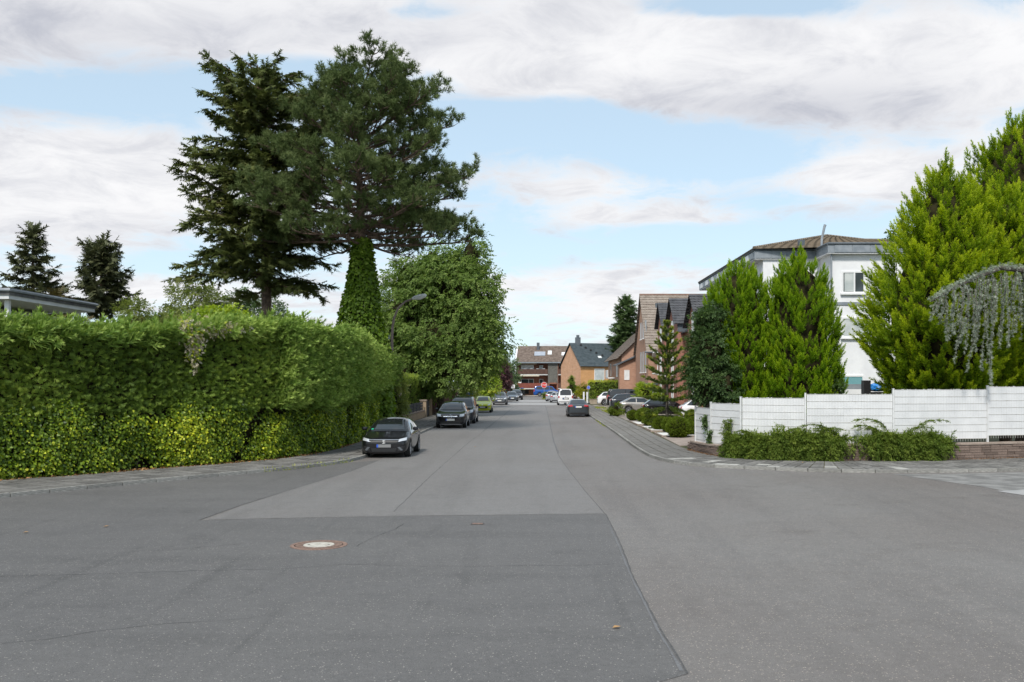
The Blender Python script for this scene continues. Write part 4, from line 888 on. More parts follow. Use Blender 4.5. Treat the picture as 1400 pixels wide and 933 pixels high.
fir_tree('pine_tree', ((138 - CX) / 16, F / 16, .07), 14.4, ([(1.6, 7.6), (3.0, 9), (2.6, 10.5), (2.4, 12), (1.7, 13.4), (.4, 14.4)], [(1.2, 7.6), (2.0, 9), (2.3, 10.5), (2.2, 12), (1.6, 13.4), (.4, 14.4)]), 23,
         'lone open-crowned pine with bare lower trunk beyond the hedge', LM['spruce'], 8.2, 62, 1.4, .85, 24, -.05, 'conifers beyond the hedge', .28, .08)
broadleaf('garden_tree', ((262 - CX) / 18, F / 18, .07), [(0, 0, 8.0, 2.2, 2, 2.6), (1.9, .2, 7.4, 1.8, 1.6, 2.2), (-1.8, 0, 6.8, 1.6, 1.5, 2.0)], 24, 'airy yellow-green tree seen between the fir trunk and the lone pine', LM['garden'], 130, 22, .40, .6, .16, .2, inner=0, group='garden trees behind the hedge')
broadleaf('garden_tree', ((352 - CX) / 17, F / 17, .07), [(0, 0, 7.4, 2.2, 2, 2.2), (2.0, 0, 6.9, 1.7, 1.5, 1.9), (-1.4, 0, 8.0, 1.2, 1.2, 1.8)], 25, 'grey-green tree directly behind the fir trunk', LM['wood'], 120, 22, .42, .6, .16, .2, inner=0, group='garden trees behind the hedge')
broadleaf('garden_shrub', ((190 - CX) / 21, F / 21, .07), [(0, 0, 6.3, 1.7, 1.5, 1.8), (1.9, 0, 6.0, 1.4, 1.2, 1.5), (-1.5, 0, 5.5, 1.3, 1.2, 1.4)], 26, 'rounded olive-green shrub top showing above the clipped hedge', LM['garden'], 110, 22, .34, .5, .12, .2, cat='shrub')
broadleaf('lime_shrub', ((297 - CX) / 33, F / 33, .07), [(0, 0, 5.1, 1.0, .7, .65), (1.0, 0, 4.9, .8, .6, .55), (-.8, 0, 5.0, .5, .5, .45)], 27, 'bright lime-green shrub peeping over the hedge', LM['lime'], 80, 22, .24, .3, .08, .1, cat='shrub')
# ---------------------------------------------------------------- trees along the street, hedge side
s_ = 16.6; X, D = (602 - CX) / s_, F / s_
broadleaf('maple_tree', (X, D, .07), [(0, 0, 6.5, 5.0, 4.2, 3.6), (-2.2, .5, 8.8, 3.2, 3.2, 3.4), (2.0, -.3, 9.3, 3.2, 3.0, 3.3), (.2, 0, 10.8, 2.8, 2.8, 2.6), (2.5, .5, 13.0, 1.2, 1.2, 2.2), (1.2, .3, 12.4, 1.1, 1.1, 1.5), (-.6, 0, 12.6, 1.1, 1.2, 1.5), (-2.4, .3, 11.4, 1.9, 1.9, 1.9),
                                      (3.6, -.5, 6.0, 2.0, 2.4, 2.8), (-3.6, .5, 6.2, 2.4, 2.4, 3.2), (1.2, -2.0, 4.0, 3.4, 2.2, 2.4), (-2.5, -1.5, 3.4, 3.0, 2.4, 2.6)], 30,
          'large leafy maple spreading over the parked cars', LM['maple'], 800, 25, .50, .78, .34, .55, inner=.35, shell=.62)
broadleaf('lime_tree', ((664 - CX) / 12.6, F / 12.6, .07), [(0, 0, 3.2, 1.3, 1.6, 1.9), (.3, 0, 5.0, 1.0, 1.2, 1.3), (.6, 0, 2.0, 1.0, 1.6, 1.2)], 31, 'small yellow-green tree at the pavement behind the yellow car', LM['lime'], 120, 20, .34, .45, .12, .3, group='street side trees')
broadleaf('plum_tree', ((685 - CX) / 10.5, F / 10.5, .07), [(0, 0, 3.9, 1.3, 1.6, 1.5), (.5, 0, 2.6, .9, 1.2, 1.1), (-.6, 0, 4.8, .9, 1.2, .9)], 32, 'purple-leaved plum tree behind the lime-green one', LM['plum'], 110, 20, .36, .45, .12, .2, group='street side trees')
broadleaf('lawn_shrub', ((646 - CX) / 13.5, F / 13.5, .07), [(0, 0, 1.2, .8, 1.2, .9), (-.6, 0, 1.6, .7, 1.0, 1.0)], 33, 'green shrub beyond the brown slat fence', LM['garden'], 50, 20, .28, .35, .05, .2, cat='shrub', limbs=False, inner=.3)
for k, (px_, s2, zz_, rr_, lab) in enumerate(((688, 7.2, 8.0, 2.6, 'pale green tree beside the white gable wall at the street end'), (668, 7.6, 9.5, 3.0, 'mid-green tree above the purple plum tree'), (697, 6.4, 6.0, 2.2, 'darker green tree close against the white gable wall'), (650, 8.5, 8.5, 3.2, 'green tree half hidden by the maple at the street end'))):
    broadleaf('far_tree', ((px_ - CX) / s2, F / s2, .05), [(0, 0, zz_ * .62, rr_, rr_, zz_ * .36), (rr_ * .3, 0, zz_ * .4, rr_ * .9, rr_, zz_ * .3), (-rr_ * .4, 0, zz_ * .8, rr_ * .7, rr_, zz_ * .22)], 40 + k, lab, LM['wood'], 110, 18, .6, .8, .2, .3, group='trees at the end of the street', inner=.3)
broadleaf('far_tree', ((756 - CX) / 5.6, F / 5.6, .05), [(0, 0, 8.5, 2.6, 2.5, 2.6), (1.8, 0, 7.6, 2, 2, 2)], 46, 'small treetop rising behind the ridge of the brick apartment block', LM['garden'], 60, 16, .6, .7, .2, .3, group='trees at the end of the street', inner=.3)
fir_tree('far_conifer', ((856 - CX) / 8.2, F / 8.2, .05), 16.4, ([(3.4, 6), (3.0, 10), (2.2, 13), (1.2, 15), (.3, 16.4)],) * 2, 47, 'green conifer rising behind the brown-roofed house', LM['wood'], 5, 70, 1.3, 1.2, 8, .15, None, .3)
# the trimmed thuja hedge with its dead end, and the ground cover by the lamp
clipped_hedge('thuja_hedge', 'trimmed thuja hedge above the dark low fence', (-9.35, 61), (-9.35, 76), 1.0, .2, 3.25, LM['hedge'], 50, 1600, .38, plu=True)
broadleaf('dead_thuja', (-9.4, 76.7, .07), [(0, 0, 1.7, .32, .5, 1.5)], 51, 'orange dead thuja at the end of the trimmed hedge', LM['brown'], 26, 30, .2, .28, .05, .2, cat='shrub', limbs=False, inner=.4)
broadleaf('bamboo_shrub', ((538 - CX) / 24.6, F / 24.6, .07), [(0, 0, 2.0, .5, .6, 1.6), (.2, .3, 1.2, .4, .6, 1.1), (-.2, 0, 3.2, .3, .4, .9)], 52, 'yellow-green bamboo at the foot of the street lamp', LM['garden'], 60, 22, .26, .3, .04, .5, cat='shrub', limbs=False, inner=.3)
broadleaf('round_shrub', ((583 - CX) / 15.6, F / 15.6, .07), [(0, 0, 1.5, .9, 1, 1.0)], 53, 'dense green shrub behind the gate pier', LM['hedge'], 36, 30, .22, .3, .05, .2, cat='shrub', limbs=False, inner=.5)

# ================================================================ conifers behind the white fence
def prof_s(k, P): return [(a * k, b) for a, b in P]
cone_conifer('thuja_tree', 'bushy bright green thuja behind the fence, the one beside the dark shrub', (8.1, 38.4, .07), [(1.0, .3), (1.3, 2.0), (1.4, 4.2), (1.38, 5.7), (1.0, 6.7), (.15, 7.4)], 540, .85, LM['thuja'], 1.12, .14, 60, 'thujas behind the white fence', tops=((0, 0, 6.9), (-.45, -.1, 6.3), (.45, 0, 6.4), (.1, -.5, 6.0)))
cone_conifer('thuja_tree', 'bushy bright green thuja behind the fence, the one nearer the white building', (10.4, 38.0, .07), [(1.3, .3), (1.75, 2.0), (1.7, 4.0), (1.5, 5.7), (1.05, 6.9), (.15, 7.8)], 590, .85, LM['thuja'], 1.08, .14, 61, 'thujas behind the white fence', tops=((.05, 0, 7.5), (-.7, -.1, 6.6), (.6, 0, 6.5), (-.2, -.4, 7.0)))
cone_conifer('golden_cypress', 'huge golden-green cypress with upswept plumes overhanging the white fence', (15.75, 36.9, .07), [(1.7, 1.7), (2.2, 2.6), (2.9, 4.6), (2.7, 5.6), (2.1, 7.4), (1.35, 9.2), (.6, 10.4), (.1, 11.0)], 560, 1.55, LM['gold'], .72, .3, 62, tops=((-.1, 0, 10.4), (.75, -.2, 9.9), (-.7, 0, 9.2)), bright=.26, size=.46)
cone_conifer('golden_cypress', 'golden-green cypress close behind the weeping cedar', (18.5, 37.6, .07), [(1.6, 1.6), (2.4, 3.0), (2.6, 5.0), (2.2, 7.2), (1.4, 9.2), (.2, 10.4)], 400, 1.45, LM['gold'], .75, .25, 67, tops=((0, 0, 9.8), (-.9, -.2, 9.2), (.9, 0, 9.2)), bright=.26, size=.46)
cone_conifer('golden_cypress', 'second tall golden-green cypress rising behind the huge one', (21.4, 42.0, .07), [(2.0, 1.4), (3.0, 4.0), (3.2, 8.0), (2.9, 11.0), (2.1, 12.6), (1.0, 13.6), (.1, 14.2)], 440, 1.6, LM['gold'], .8, .3, 63, tops=((-.1, 0, 13.6), (-1.4, 0, 12.6), (-.7, -.5, 13.0)), bright=.22, size=.46)
broadleaf('far_tree', (24.5, 62, .05), [(0, 0, 9.5, 1.8, 1.8, 2.6), (-.8, 0, 11.6, 1.0, 1.0, 1.4), (-1.5, 0, 8.5, 1.3, 1.5, 2.2)], 64, 'sparse dark tree between the white building and the huge cypress', LM['wood'], 90, 18, .5, .55, .2, .2, inner=0)
broadleaf('dark_shrub', (6.62, 37.4, .07), [(0, 0, 2.9, .85, .7, 1.0), (.1, 0, 3.9, .72, .65, 1.0), (.35, .2, 4.9, .5, .5, .8), (.55, -.1, 2.7, .75, .6, .75), (-.1, .2, 4.8, .36, .4, .7)], 65, 'dark blue-green shrub bulging over the end of the white fence', LM['holly'], 230, 34, .18, .26, .1, .15, cat='shrub', inner=.5, shell=.7, bright=.15)
broadleaf('dark_shrub_skirt', (11.6, 37.0, .07), [(0, 0, 2.0, .6, .5, .9)], 66, 'low dark foliage below the white building beside the blue cover', LM['holly'], 12, 20, .17, .2, .05, .1, cat='shrub', limbs=False, inner=.4)
# weeping blue cedar: an arched stem with hanging curtains
cd = thing('weeping_cedar', 'weeping blue cedar with grey-green curtains hanging before the golden cypress', 'tree', (18.6, 35.6, .07))
stm = [Vector(p) for p in ((18.6, 35.6, 0), (18.5, 35.6, 2.5), (18.3, 35.3, 4.6), (17.9, 34.6, 6.1), (17.2, 33.7, 6.75), (16.3, 33.5, 6.8), (15.4, 33.3, 6.45), (14.5, 33.2, 6.05), (13.75, 33.2, 5.6))]
tm = MB(); tm.tube(stm, [.2, .18, .15, .12, .10, .08, .06, .04, .02], 8)
rr = random.Random(3); pos, fw = [], []
for i in range(62):
    t = .36 + .64 * (i + rr.random()) / 62; b = lerp_poly(stm, t) + Vector((0, rr.uniform(-.6, .35), rr.uniform(-.35, .12))); ln = rr.uniform(.5, 2.4) * (.55 + .6 * math.sin(math.pi * min(1, (t - .3) / .7)) ) * (1.5 if rr.random() < .2 else 1)
    if t > .93: ln *= .7
    P = [b]
    for k in range(7): P.append(P[-1] + Vector((rr.gauss(-.03, .035), rr.gauss(-.02, .03) - (.06 if k < 2 else 0), -ln / 7)))
    tm.tube(P, [.016, .014, .012, .01, .009, .008, .006, .004], 4)
    for k in range(int(ln * 38)):
        q_ = lerp_poly(P, rr.random()); a = rr.uniform(0, 6.28); pos.append(q_); fw.append((math.cos(a) * .8, math.sin(a) * .8, -.55 + rr.gauss(0, .3)))
for k in range(800): pos.append(lerp_poly(stm, rr.uniform(.34, 1)) + Vector((rr.gauss(0, .05), rr.gauss(0, .12), .06 + rr.gauss(0, .06)))); fw.append((rr.gauss(-.2, .6), rr.gauss(0, .6), rr.gauss(.2, .5)))
tm.build('trunk', bark_g, cd); r = np.random.default_rng(2); P = np.array(pos); n = len(P)
scatter('crown', t_tuft(13, .10, 20, 80, 3), P, frames(np.array(fw), roll=r.uniform(0, 6, n)), r.uniform(.08, .15, n), np.clip(r.normal(.5, .2, n), 0, 1), LM['blue'], cd, tipt=.25)

# creeping juniper over the stone wall, and the sprigs that climb the fence
jp = thing('creeping_juniper', 'creeping green juniper spilling over the stone wall below the fence', 'shrub', (9.0, 32.6, .6))
r = np.random.default_rng(70); W_ = np.array(wallP); wpx = np.array([CX + F * p[0] / p[1] for p in W_])
def wall_frame(px_):
    i = np.searchsorted(-wpx, -px_); i = np.clip(i, 1, len(W_) - 2); t = unit(W_[i + 1] - W_[i - 1]); return W_[i], np.column_stack([-t[:, 1], t[:, 0]])
Ps, Fs, Ts = [], [], []
for k in range(470):
    q = 994 + 314 * (k + r.uniform(0, 1)) / 470; md = .5 + .5 * math.sin(q / 7.3) * math.sin(q / 19.0 + 1); cov_ = float(np.interp(q, [994, 1003, 1060, 1130, 1140, 1158, 1170, 1182, 1192, 1202, 1212, 1280, 1292, 1308], [.7, 1, 1, 1, .6, .2, .02, .02, .6, .10, .9, .95, .15, .2]))
    if r.uniform(0, 1) > cov_ ** 1.3 + .08: continue
    b, nn = wall_frame(np.array([q])); b, nn = b[0], nn[0]; zt = .5 + .2 * min(1, max(0, (b[0] - 6) / 3.5)); ln = zt * min(1.0, cov_ * r.uniform(.55, 1.2)); reach = r.uniform(.05, .5) * (.35 + .75 * md); h0 = r.uniform(.0, .16) + .22 * md * r.uniform(0, 1); ln *= .7 + .35 * md
    for j in range(9):
        t = j / 8.0; o_ = -.18 + (reach + .18) * min(1, t * 1.8); z = zt + h0 * (1 - (2 * t - .55) ** 2) - ln * max(0, t - .3) / .7
        Ps.append([b[0] + nn[0] * o_ + r.normal(0, .04), b[1] + nn[1] * o_ + r.normal(0, .04), max(z, .17)]); Fs.append([nn[0] * .5 * (1 - t) + r.normal(0, .3), nn[1] * .5 * (1 - t) + r.normal(0, .3), .25 - 1.3 * t + r.normal(0, .25)]); Ts.append(.34 + .18 * math.sin(q / 4.0) + r.normal(0, .1))
P, fw, tint = np.array(Ps), unit(np.array(Fs)), np.clip(np.array(Ts), 0, 1)
for j in range(2): s_ = slice(j, None, 2); scatter('foliage', PLS[j], P[s_], frames(fw[s_], roll=r.uniform(0, 6, len(P[s_]))), r.uniform(.24, .5, len(P[s_])), tint[s_], LM['juni'], jp, tipt=.25)
n = 1300; q = r.uniform(1000, 1300, n); q = q[np.abs(q - 1166) > 14]; n = len(q); b, nn = wall_frame(q); back = r.uniform(-.1, .42, n); zt = .46 + .2 * np.clip((b[:, 0] - 6) / 3.5, 0, 1); up_ = np.interp(q, [1000, 1020, 1050, 1070, 1090, 1130, 1180, 1195, 1215, 1250, 1300], [.12, .35, .2, .6, .4, .12, .04, .18, .25, .12, .04])
P = np.column_stack([b - nn * back[:, None], zt + .02 + up_ * r.uniform(0, 1, n)]); fw = unit(np.column_stack([nn * .5, np.full(n, .25)]) + r.normal(0, .6, (n, 3)))
scatter('foliage', PLS[2], P, frames(fw, roll=r.uniform(0, 6, n)), r.uniform(.2, .45, n), np.clip(r.normal(.42, .15, n), 0, 1), LM['juni'], jp, tipt=.25)
pos, fw = [], []; rr = random.Random(8); sm = MB()
for (pc, h) in ((1030, .62), (1068, .75), (1078, .6), (1112, .55), (1120, .8), (1140, .95), (1153, .7), (1195, .6), (1210, .8), (1220, 1.2), (1243, .85), (1252, 1.15), (1003, .5), (1205, .9), (1147, .8)):
    b, nn = wall_frame(np.array([float(pc)])); b = Vector((*(b[0] - nn[0] * .12), .6)); P = [b]; lean = rr.choice((-1, 1)); h *= 1.35
    for k in range(6): P.append(P[-1] + Vector((lean * .05 * k * h, -.02, h / 6 * (1.25 - .28 * k))))
    sm.tube(P, [.012, .011, .01, .008, .006, .005, .003], 4)
    for k in range(46):
        t = rr.uniform(.15, 1); q_ = lerp_poly(P, t); pos.append(q_); fw.append((lean * (.6 + t) + rr.gauss(0, .5), rr.gauss(-.2, .5), .7 - 1.3 * t + rr.gauss(0, .3)))
tag(sm.build('stems', bark_g, jp), kind='stuff'); P = np.array(pos); n = len(P)
scatter('sprigs', PLS[0], P, frames(np.array(fw), roll=r.uniform(0, 6, n)), r.uniform(.14, .30, n), np.clip(r.normal(.45, .15, n), 0, 1), LM['juni'], jp, tipt=.25)
for k, (px_, z0, z1, wd, nn_, lab) in enumerate(((993, .45, 1.45, .14, 260, 'column of juniper climbing the white fence'), (1002, .45, .95, .14, 120, 'short juniper tuft at the foot of the climbing column'), (969, .45, 1.0, .07, 70, 'thin ivy strand rising beside the second fence post'), (963, 1.1, 1.55, .08, 70, 'dark ivy sprig hanging on the shortest fence panel'))):
    p = fence_at(px_); t = r.uniform(0, 1, nn_); top = wd * (.6 + .8 * t if k == 0 else np.ones(nn_))
    P = np.column_stack([p[0] + r.normal(0, .5, nn_) * top, p[1] - .16 - np.abs(r.normal(0, .06, nn_)), z0 + (z1 - z0) * t]); fw = unit(r.normal(0, .5, (nn_, 3)) + [0, -.3, -.8])
    rt = thing('climbing_sprig', lab, 'plant', (p[0], p[1] - .1, .45))
    scatter('foliage', PLS[0] if k < 2 else TW[0], P, frames(fw, roll=r.uniform(0, 6, nn_)), r.uniform(.14, .26, nn_), r.uniform(.2, .6, nn_), LM['juni'] if k < 2 else LM['holly'], rt, tipt=.2)

# ================================================================ front gardens on the fence side of the street
def ball(rad, seed):
    r = np.random.default_rng(seed); n = 2300; d_ = unit(r.normal(size=(n, 3))); P = d_ * rad * (1 + .05 * sn(d_, 3, seed) + r.uniform(-.10, .03, n))[:, None]; P[:, 2] *= .92
    P[:, 2] += rad * .9; ok = P[:, 2] > .03; P, d_ = P[ok], d_[ok]; n = len(P)
    fw = unit(d_ + r.normal(0, .5, (n, 3)) + [0, 0, .2]); V = P
    return V, frames(fw, roll=r.uniform(0, 6, n)), r.uniform(.06, .11, n), np.clip(.36 + .15 * sn(d_, 5, seed) + r.normal(0, .12, n), 0, 1)
balls = [(916.5, 598, .54, 'largest clipped box ball, on white gravel nearest the fence end'), (930, 595, .42, 'box ball tucked behind the largest one'), (905, 590, .40, 'paler box ball just beyond the largest one'), (893.5, 588, .42, 'box ball in the middle of the row by the pavement'),
         (881, 582, .48, 'leaning box ball in the row between two white gravel strips'), (872.5, 577.5, .52, 'broad box ball second from the parking end of the row'), (857.5, 574.5, .40, 'small box ball at the parking end of the row'), (939, 588, .40, 'yellowish box ball beside the fence end, behind the gravel'),
         (948.5, 593, .42, 'box ball half hidden by the end panel of the fence'), (938, 577, .45, 'box ball at the foot of the monkey puzzle tree')]
bm0 = None
for k, (px_, py_, rad, lab) in enumerate(balls):
    p = gp(px_, py_, .12)
    root = thing('box_ball', lab, 'shrub', (p.x + .42, p.y + rad * .5, .10), 0, 'clipped box balls in the front garden')
    if bm0 is None:
        V, Rm, sz, ti = ball(.5, 80); of = scatter('foliage', TW[1], V, Rm, sz, ti, LM['box'], None, .2); of.parent = root; bm0 = of.data
        ol = lump('inner_twigs', [(.05, .02), (.3, .1), (.42, .42), (.3, .78), (.05, .88)], (0, 0, 0), twigs_m, None); ol.parent = root; lm0 = ol.data
    else:
        of = bpy.data.objects.new('foliage', bm0); col.objects.link(of); of.parent = root; ol = bpy.data.objects.new('inner_twigs', lm0); col.objects.link(ol); ol.parent = root
    root.scale = (rad / .5, rad / .5, rad / .5 * random.uniform(.92, 1.05)); root.rotation_euler.z = k * 1.3
# monkey puzzle
X, D = 7.35, 54.0; mk = thing('monkey_puzzle', 'young monkey puzzle tree with whorled spiky branches in the front garden', 'tree', (X, D, .1)); rr = random.Random(6)
tr = MB().tube([(X, D, .1), (X, D, 6.2)], [.11, .03], 8); br = MB(); pos, fw, ti = [], [], []
for w_ in range(13):
    z = .5 + 5.5 * (w_ / 12) ** 1.05; ln = np.interp(w_, [0, 3, 8, 12], [1.55, 1.5, 1.15, .25]); k_ = 8 if w_ < 11 else 5
    for j in range(k_):
        a = j * 6.2832 / k_ + w_ * .5 + rr.uniform(-.2, .2); el = np.interp(w_, [0, 4, 12], [-.28, -.02, .85]); P = [Vector((X, D, z))]
        for s_ in range(5): P.append(P[-1] + Vector((math.cos(a) * math.cos(el), math.sin(a) * math.cos(el), math.sin(el + .12 * s_ * (1 if w_ > 2 else -.4)))) * ln * rr.uniform(.85, 1.1) / 5)
        br.tube(P, [.02, .018, .015, .012, .01, .006], 4)
        for m_ in range(int(16 + ln * 26)):
            t = rr.uniform(.12, 1.0); pos.append(lerp_poly(P, t)); d_ = (P[-1] - P[0]).normalized(); fw.append(d_ + Vector((rr.gauss(0, .6), rr.gauss(0, .6), rr.gauss(0, .55)))); ti.append(.15 + .5 * max(0, t - .72) / .28 + .12 * (w_ / 12))
tr.build('trunk', bark_g, mk); br.build('branches', bark_g, mk); P = np.array(pos); n = len(P); r = np.random.default_rng(5)
scatter('crown', t_tuft(12, .17, 25, 75, 7), P, frames(np.array([tuple(v) for v in fw]), roll=r.uniform(0, 6, n)), r.uniform(.15, .24, n), np.clip(np.array(ti) + r.normal(0, .08, n), 0, 1), LM['monkey'], mk, tipt=.2)
broadleaf('golden_shrub', ((883 - CX) / 15, F / 15, .07), [(0, 0, 1.6, 1.1, .9, 1.0), (.9, 0, 1.3, .8, .8, .8), (-.5, 0, 2.0, .5, .5, .5)], 84, 'yellow-green shrub behind the parked cars before the tall brick house', LM['lime'], 70, 22, .26, .35, .05, .2, cat='shrub', limbs=False, inner=.35)
broadleaf('verge_shrub', ((842 - CX) / 17.4, F / 17.4, .07), [(0, 0, .55, .5, .5, .5)], 85, 'small dark green shrub on the verge behind the beige hatchback', LM['box'], 26, 26, .17, .2, .05, .1, cat='shrub', limbs=False, inner=.5)
clipped_hedge('garden_hedge', 'square-cut hedge with golden top beyond the parked cars', (6.35, 116), (11.6, 116), 1.2, .55, 2.85, LM['ghedge'], 86, 3600, .20)
clipped_hedge('low_hedge', 'low clipped hedge on the grass corner before the blue van', (.7, 152), (2.6, 149.4), 1.6, .05, .95, LM['box'], 87, 700, .24)
broadleaf('golden_ball', ((797 - CX) / 10.6, F / 10.6, .07), [(0, 0, 1.25, .78, .8, 1.2)], 88, 'rounded golden-yellow shrub beside the square-cut hedge', leafmat('gold_ball', (.16, .17, .01), (.30, .30, .015), (.48, .46, .03), .3), 50, 30, .22, .28, .05, .1, cat='shrub', limbs=False, inner=.5, shell=.7)
broadleaf('cone_shrub', ((782 - CX) / 9.2, F / 9.2, .07), [(0, 0, .9, .62, .6, 1.0), (0, 0, 2.0, .5, .5, 1.0), (0, 0, 3.0, .3, .3, .7)], 89, 'slender dark green conifer before the orange brick gable', LM['hedge'], 60, 24, .26, .25, .05, -.3, cat='shrub', limbs=False, inner=.5, shell=.7)
broadleaf('red_shrub', ((786 - CX) / 11, F / 11, .07), [(0, 0, .6, .5, .4, .5)], 90, 'small dark red shrub beside the white van', LM['plum'], 16, 20, .2, .2, .05, .1, cat='shrub', limbs=False, inner=.4)
r = np.random.default_rng(91); P = np.concatenate([np.column_stack([r.uniform(5.9, 7.0, 900), r.uniform(76, 100, 900), np.full(900, .08)]), np.column_stack([r.uniform(.7, 3.4, 900), r.uniform(146.5, 150, 900), np.full(900, .07)])]); k = sn(P, .6, 3) > -.15; P = P[k]; n = len(P)
tag(scatter('grass', t_leaf(.16, .05, .2), P, frames(unit(r.normal(0, .35, (n, 3)) + [0, 0, 1]), roll=r.uniform(0, 6, n)), r.uniform(.10, .24, n), r.uniform(.2, .9, n), LM['grass']), 'rough grass on the verge by the parked cars', 'grass', kind='stuff')
# ================================================================ cars
def carpaint(name, c, metal=.0, rough=.28): return mat(name, c, rough, metal, .08, 1.0)
glass_m = mat('car_glass', (.012, .015, .016), .04, 0, .8, .6); rubber = mat('tyre_rubber', (.018, .018, .018), .85); black_pl = mat('black_plastic', (.014, .014, .015), .5)
chrome = mat('chrome', (.75, .75, .76), .15, 1.0); alloy = mat('alloy', (.55, .55, .57), .3, .9); lampg = mat('lamp_glass', (.55, .57, .6), .08, .2, .8, 1.0); redl = mat('tail_lamp', (.42, .012, .012), .12, 0, .6, 1.0)
plate_m = mat('plate_white', (.72, .72, .68), .4); plate_b = mat('plate_blue', (.02, .09, .5), .4); plate_g = mat('plate_grey', (.20, .20, .20), .6); under_m = mat('car_underside', (.01, .01, .01), .9)
seam_m = mat('panel_gap', (.005, .005, .005), .8)

def car_body(p):
    """half sections lofted along the car; front at -Y. p: dict of proportions"""
    Lh = p['L'] / 2; W2 = p['W'] / 2; rw = p['rw']; yf, yr = -Lh + p['fo'], Lh - p['ro']; zb0 = p.get('clear', .17); Ra = rw + .055
    ys = {-Lh, -Lh + .05, -Lh + .18, -Lh + .42, Lh, Lh - .05, Lh - .16, Lh - .38}
    for yc in (yf, yr):
        for k in (-1.0, -.97, -.72, -.38, 0, .38, .72, .97, 1.0): ys.add(round(yc + k * Ra, 4))
    for y in (p['cowl'], p['rf'], p['rr'], p['rb'], (p['rf'] + p['rr']) / 2, p['cowl'] - .03, p['rb'] + .03): ys.add(round(-Lh + y, 4))
    ys = sorted(ys); ys = [y for i, y in enumerate(ys) if i == 0 or y - ys[i - 1] > .025]; S = []
    for y in ys:
        x = y + Lh                                                    # distance from the nose
        zb = zb0
        for yc in (yf, yr):
            d = abs(y - yc)
            if d < Ra: zb = max(zb, rw + math.sqrt(max(0, Ra * Ra - d * d)))
        zs = float(np.interp(x, p['sh'][0], p['sh'][1]))                # shoulder line
        zt = float(np.interp(x, [0, .12, p['cowl'], p['rf'], (p['rf'] + p['rr']) / 2, p['rr'], p['rb'], p['L']], [p['nose'], p['hood0'], p['hood1'], p['H'] - .035, p['H'], p['rearH'], p['deck'], p.get('tailz', p['deck'] - .04)]))
        cab = min(1, max(0, (zt - zs - .06) / .35)); w_ = W2 * float(np.interp(x, [0, .05, .2, .55, p['L'] - .5, p['L'] - .16, p['L'] - .04, p['L']], [.70, .82, .94, 1, 1, .96, .88, .80]))
        wt = w_ * (.86 - .86 * (1 - p['tum']) * cab) if cab > 0 else w_ * .84
        zt = max(zt, zs + .02); zs_ = min(zs, zt - .015); zb = min(zb, zs_ - .1); lowz = zb + (.10 if zb < .3 else .03)
        sec = [(0, zb), (.84 * w_, zb), (.975 * w_, lowz), (w_, lowz + (zs_ - lowz) * .5), (.985 * w_, zs_ - .03), (.93 * w_ * (1 - .03 * cab), zs_ + .02 * cab + .005), (wt, zt - .055 * cab - .02 * (1 - cab)), (wt * .72, zt - .012), (0, zt)]
        if 0 < x < .03 or x > p['L'] - .03 or x < .03: sec = [(a, b * .9 + .1 * .5) for a, b in sec]
        S.append((y, sec))
    m_ = len(S[0][1]); V = []; Fc = []; full = 2 * m_ - 2
    for y, sec in S:
        V += [(a, y, b) for a, b in sec] + [(-a, y, b) for a, b in sec[-2:0:-1]]
    for i in range(len(S) - 1):
        for j in range(full): Fc.append((i * full + j, (i + 1) * full + j, (i + 1) * full + (j + 1) % full, i * full + (j + 1) % full))
    Fc.append(tuple(range(full))); Fc.append(tuple(range((len(S) - 1) * full + full - 1, (len(S) - 1) * full - 1, -1)))
    me = bpy.data.meshes.new('body'); me.from_pydata(V, [], Fc); me.update()
    b = bmesh.new(); b.from_mesh(me); bmesh.ops.recalc_face_normals(b, faces=b.faces[:]); b.to_mesh(me); b.free()
    o = bpy.data.objects.new('tmp', me); col.objects.link(o); md = o.modifiers.new('s', 'SUBSURF'); md.levels = 2; md.render_levels = 2
    dg = bpy.context.evaluated_depsgraph_get(); ev = bpy.data.meshes.new_from_object(o.evaluated_get(dg)); bpy.data.objects.remove(o)
    ev.name = 'body'
    b = bmesh.new(); b.from_mesh(ev); bv = BVHTree.FromBMesh(b); b.free()
    return ev, bv, (yf, yr)

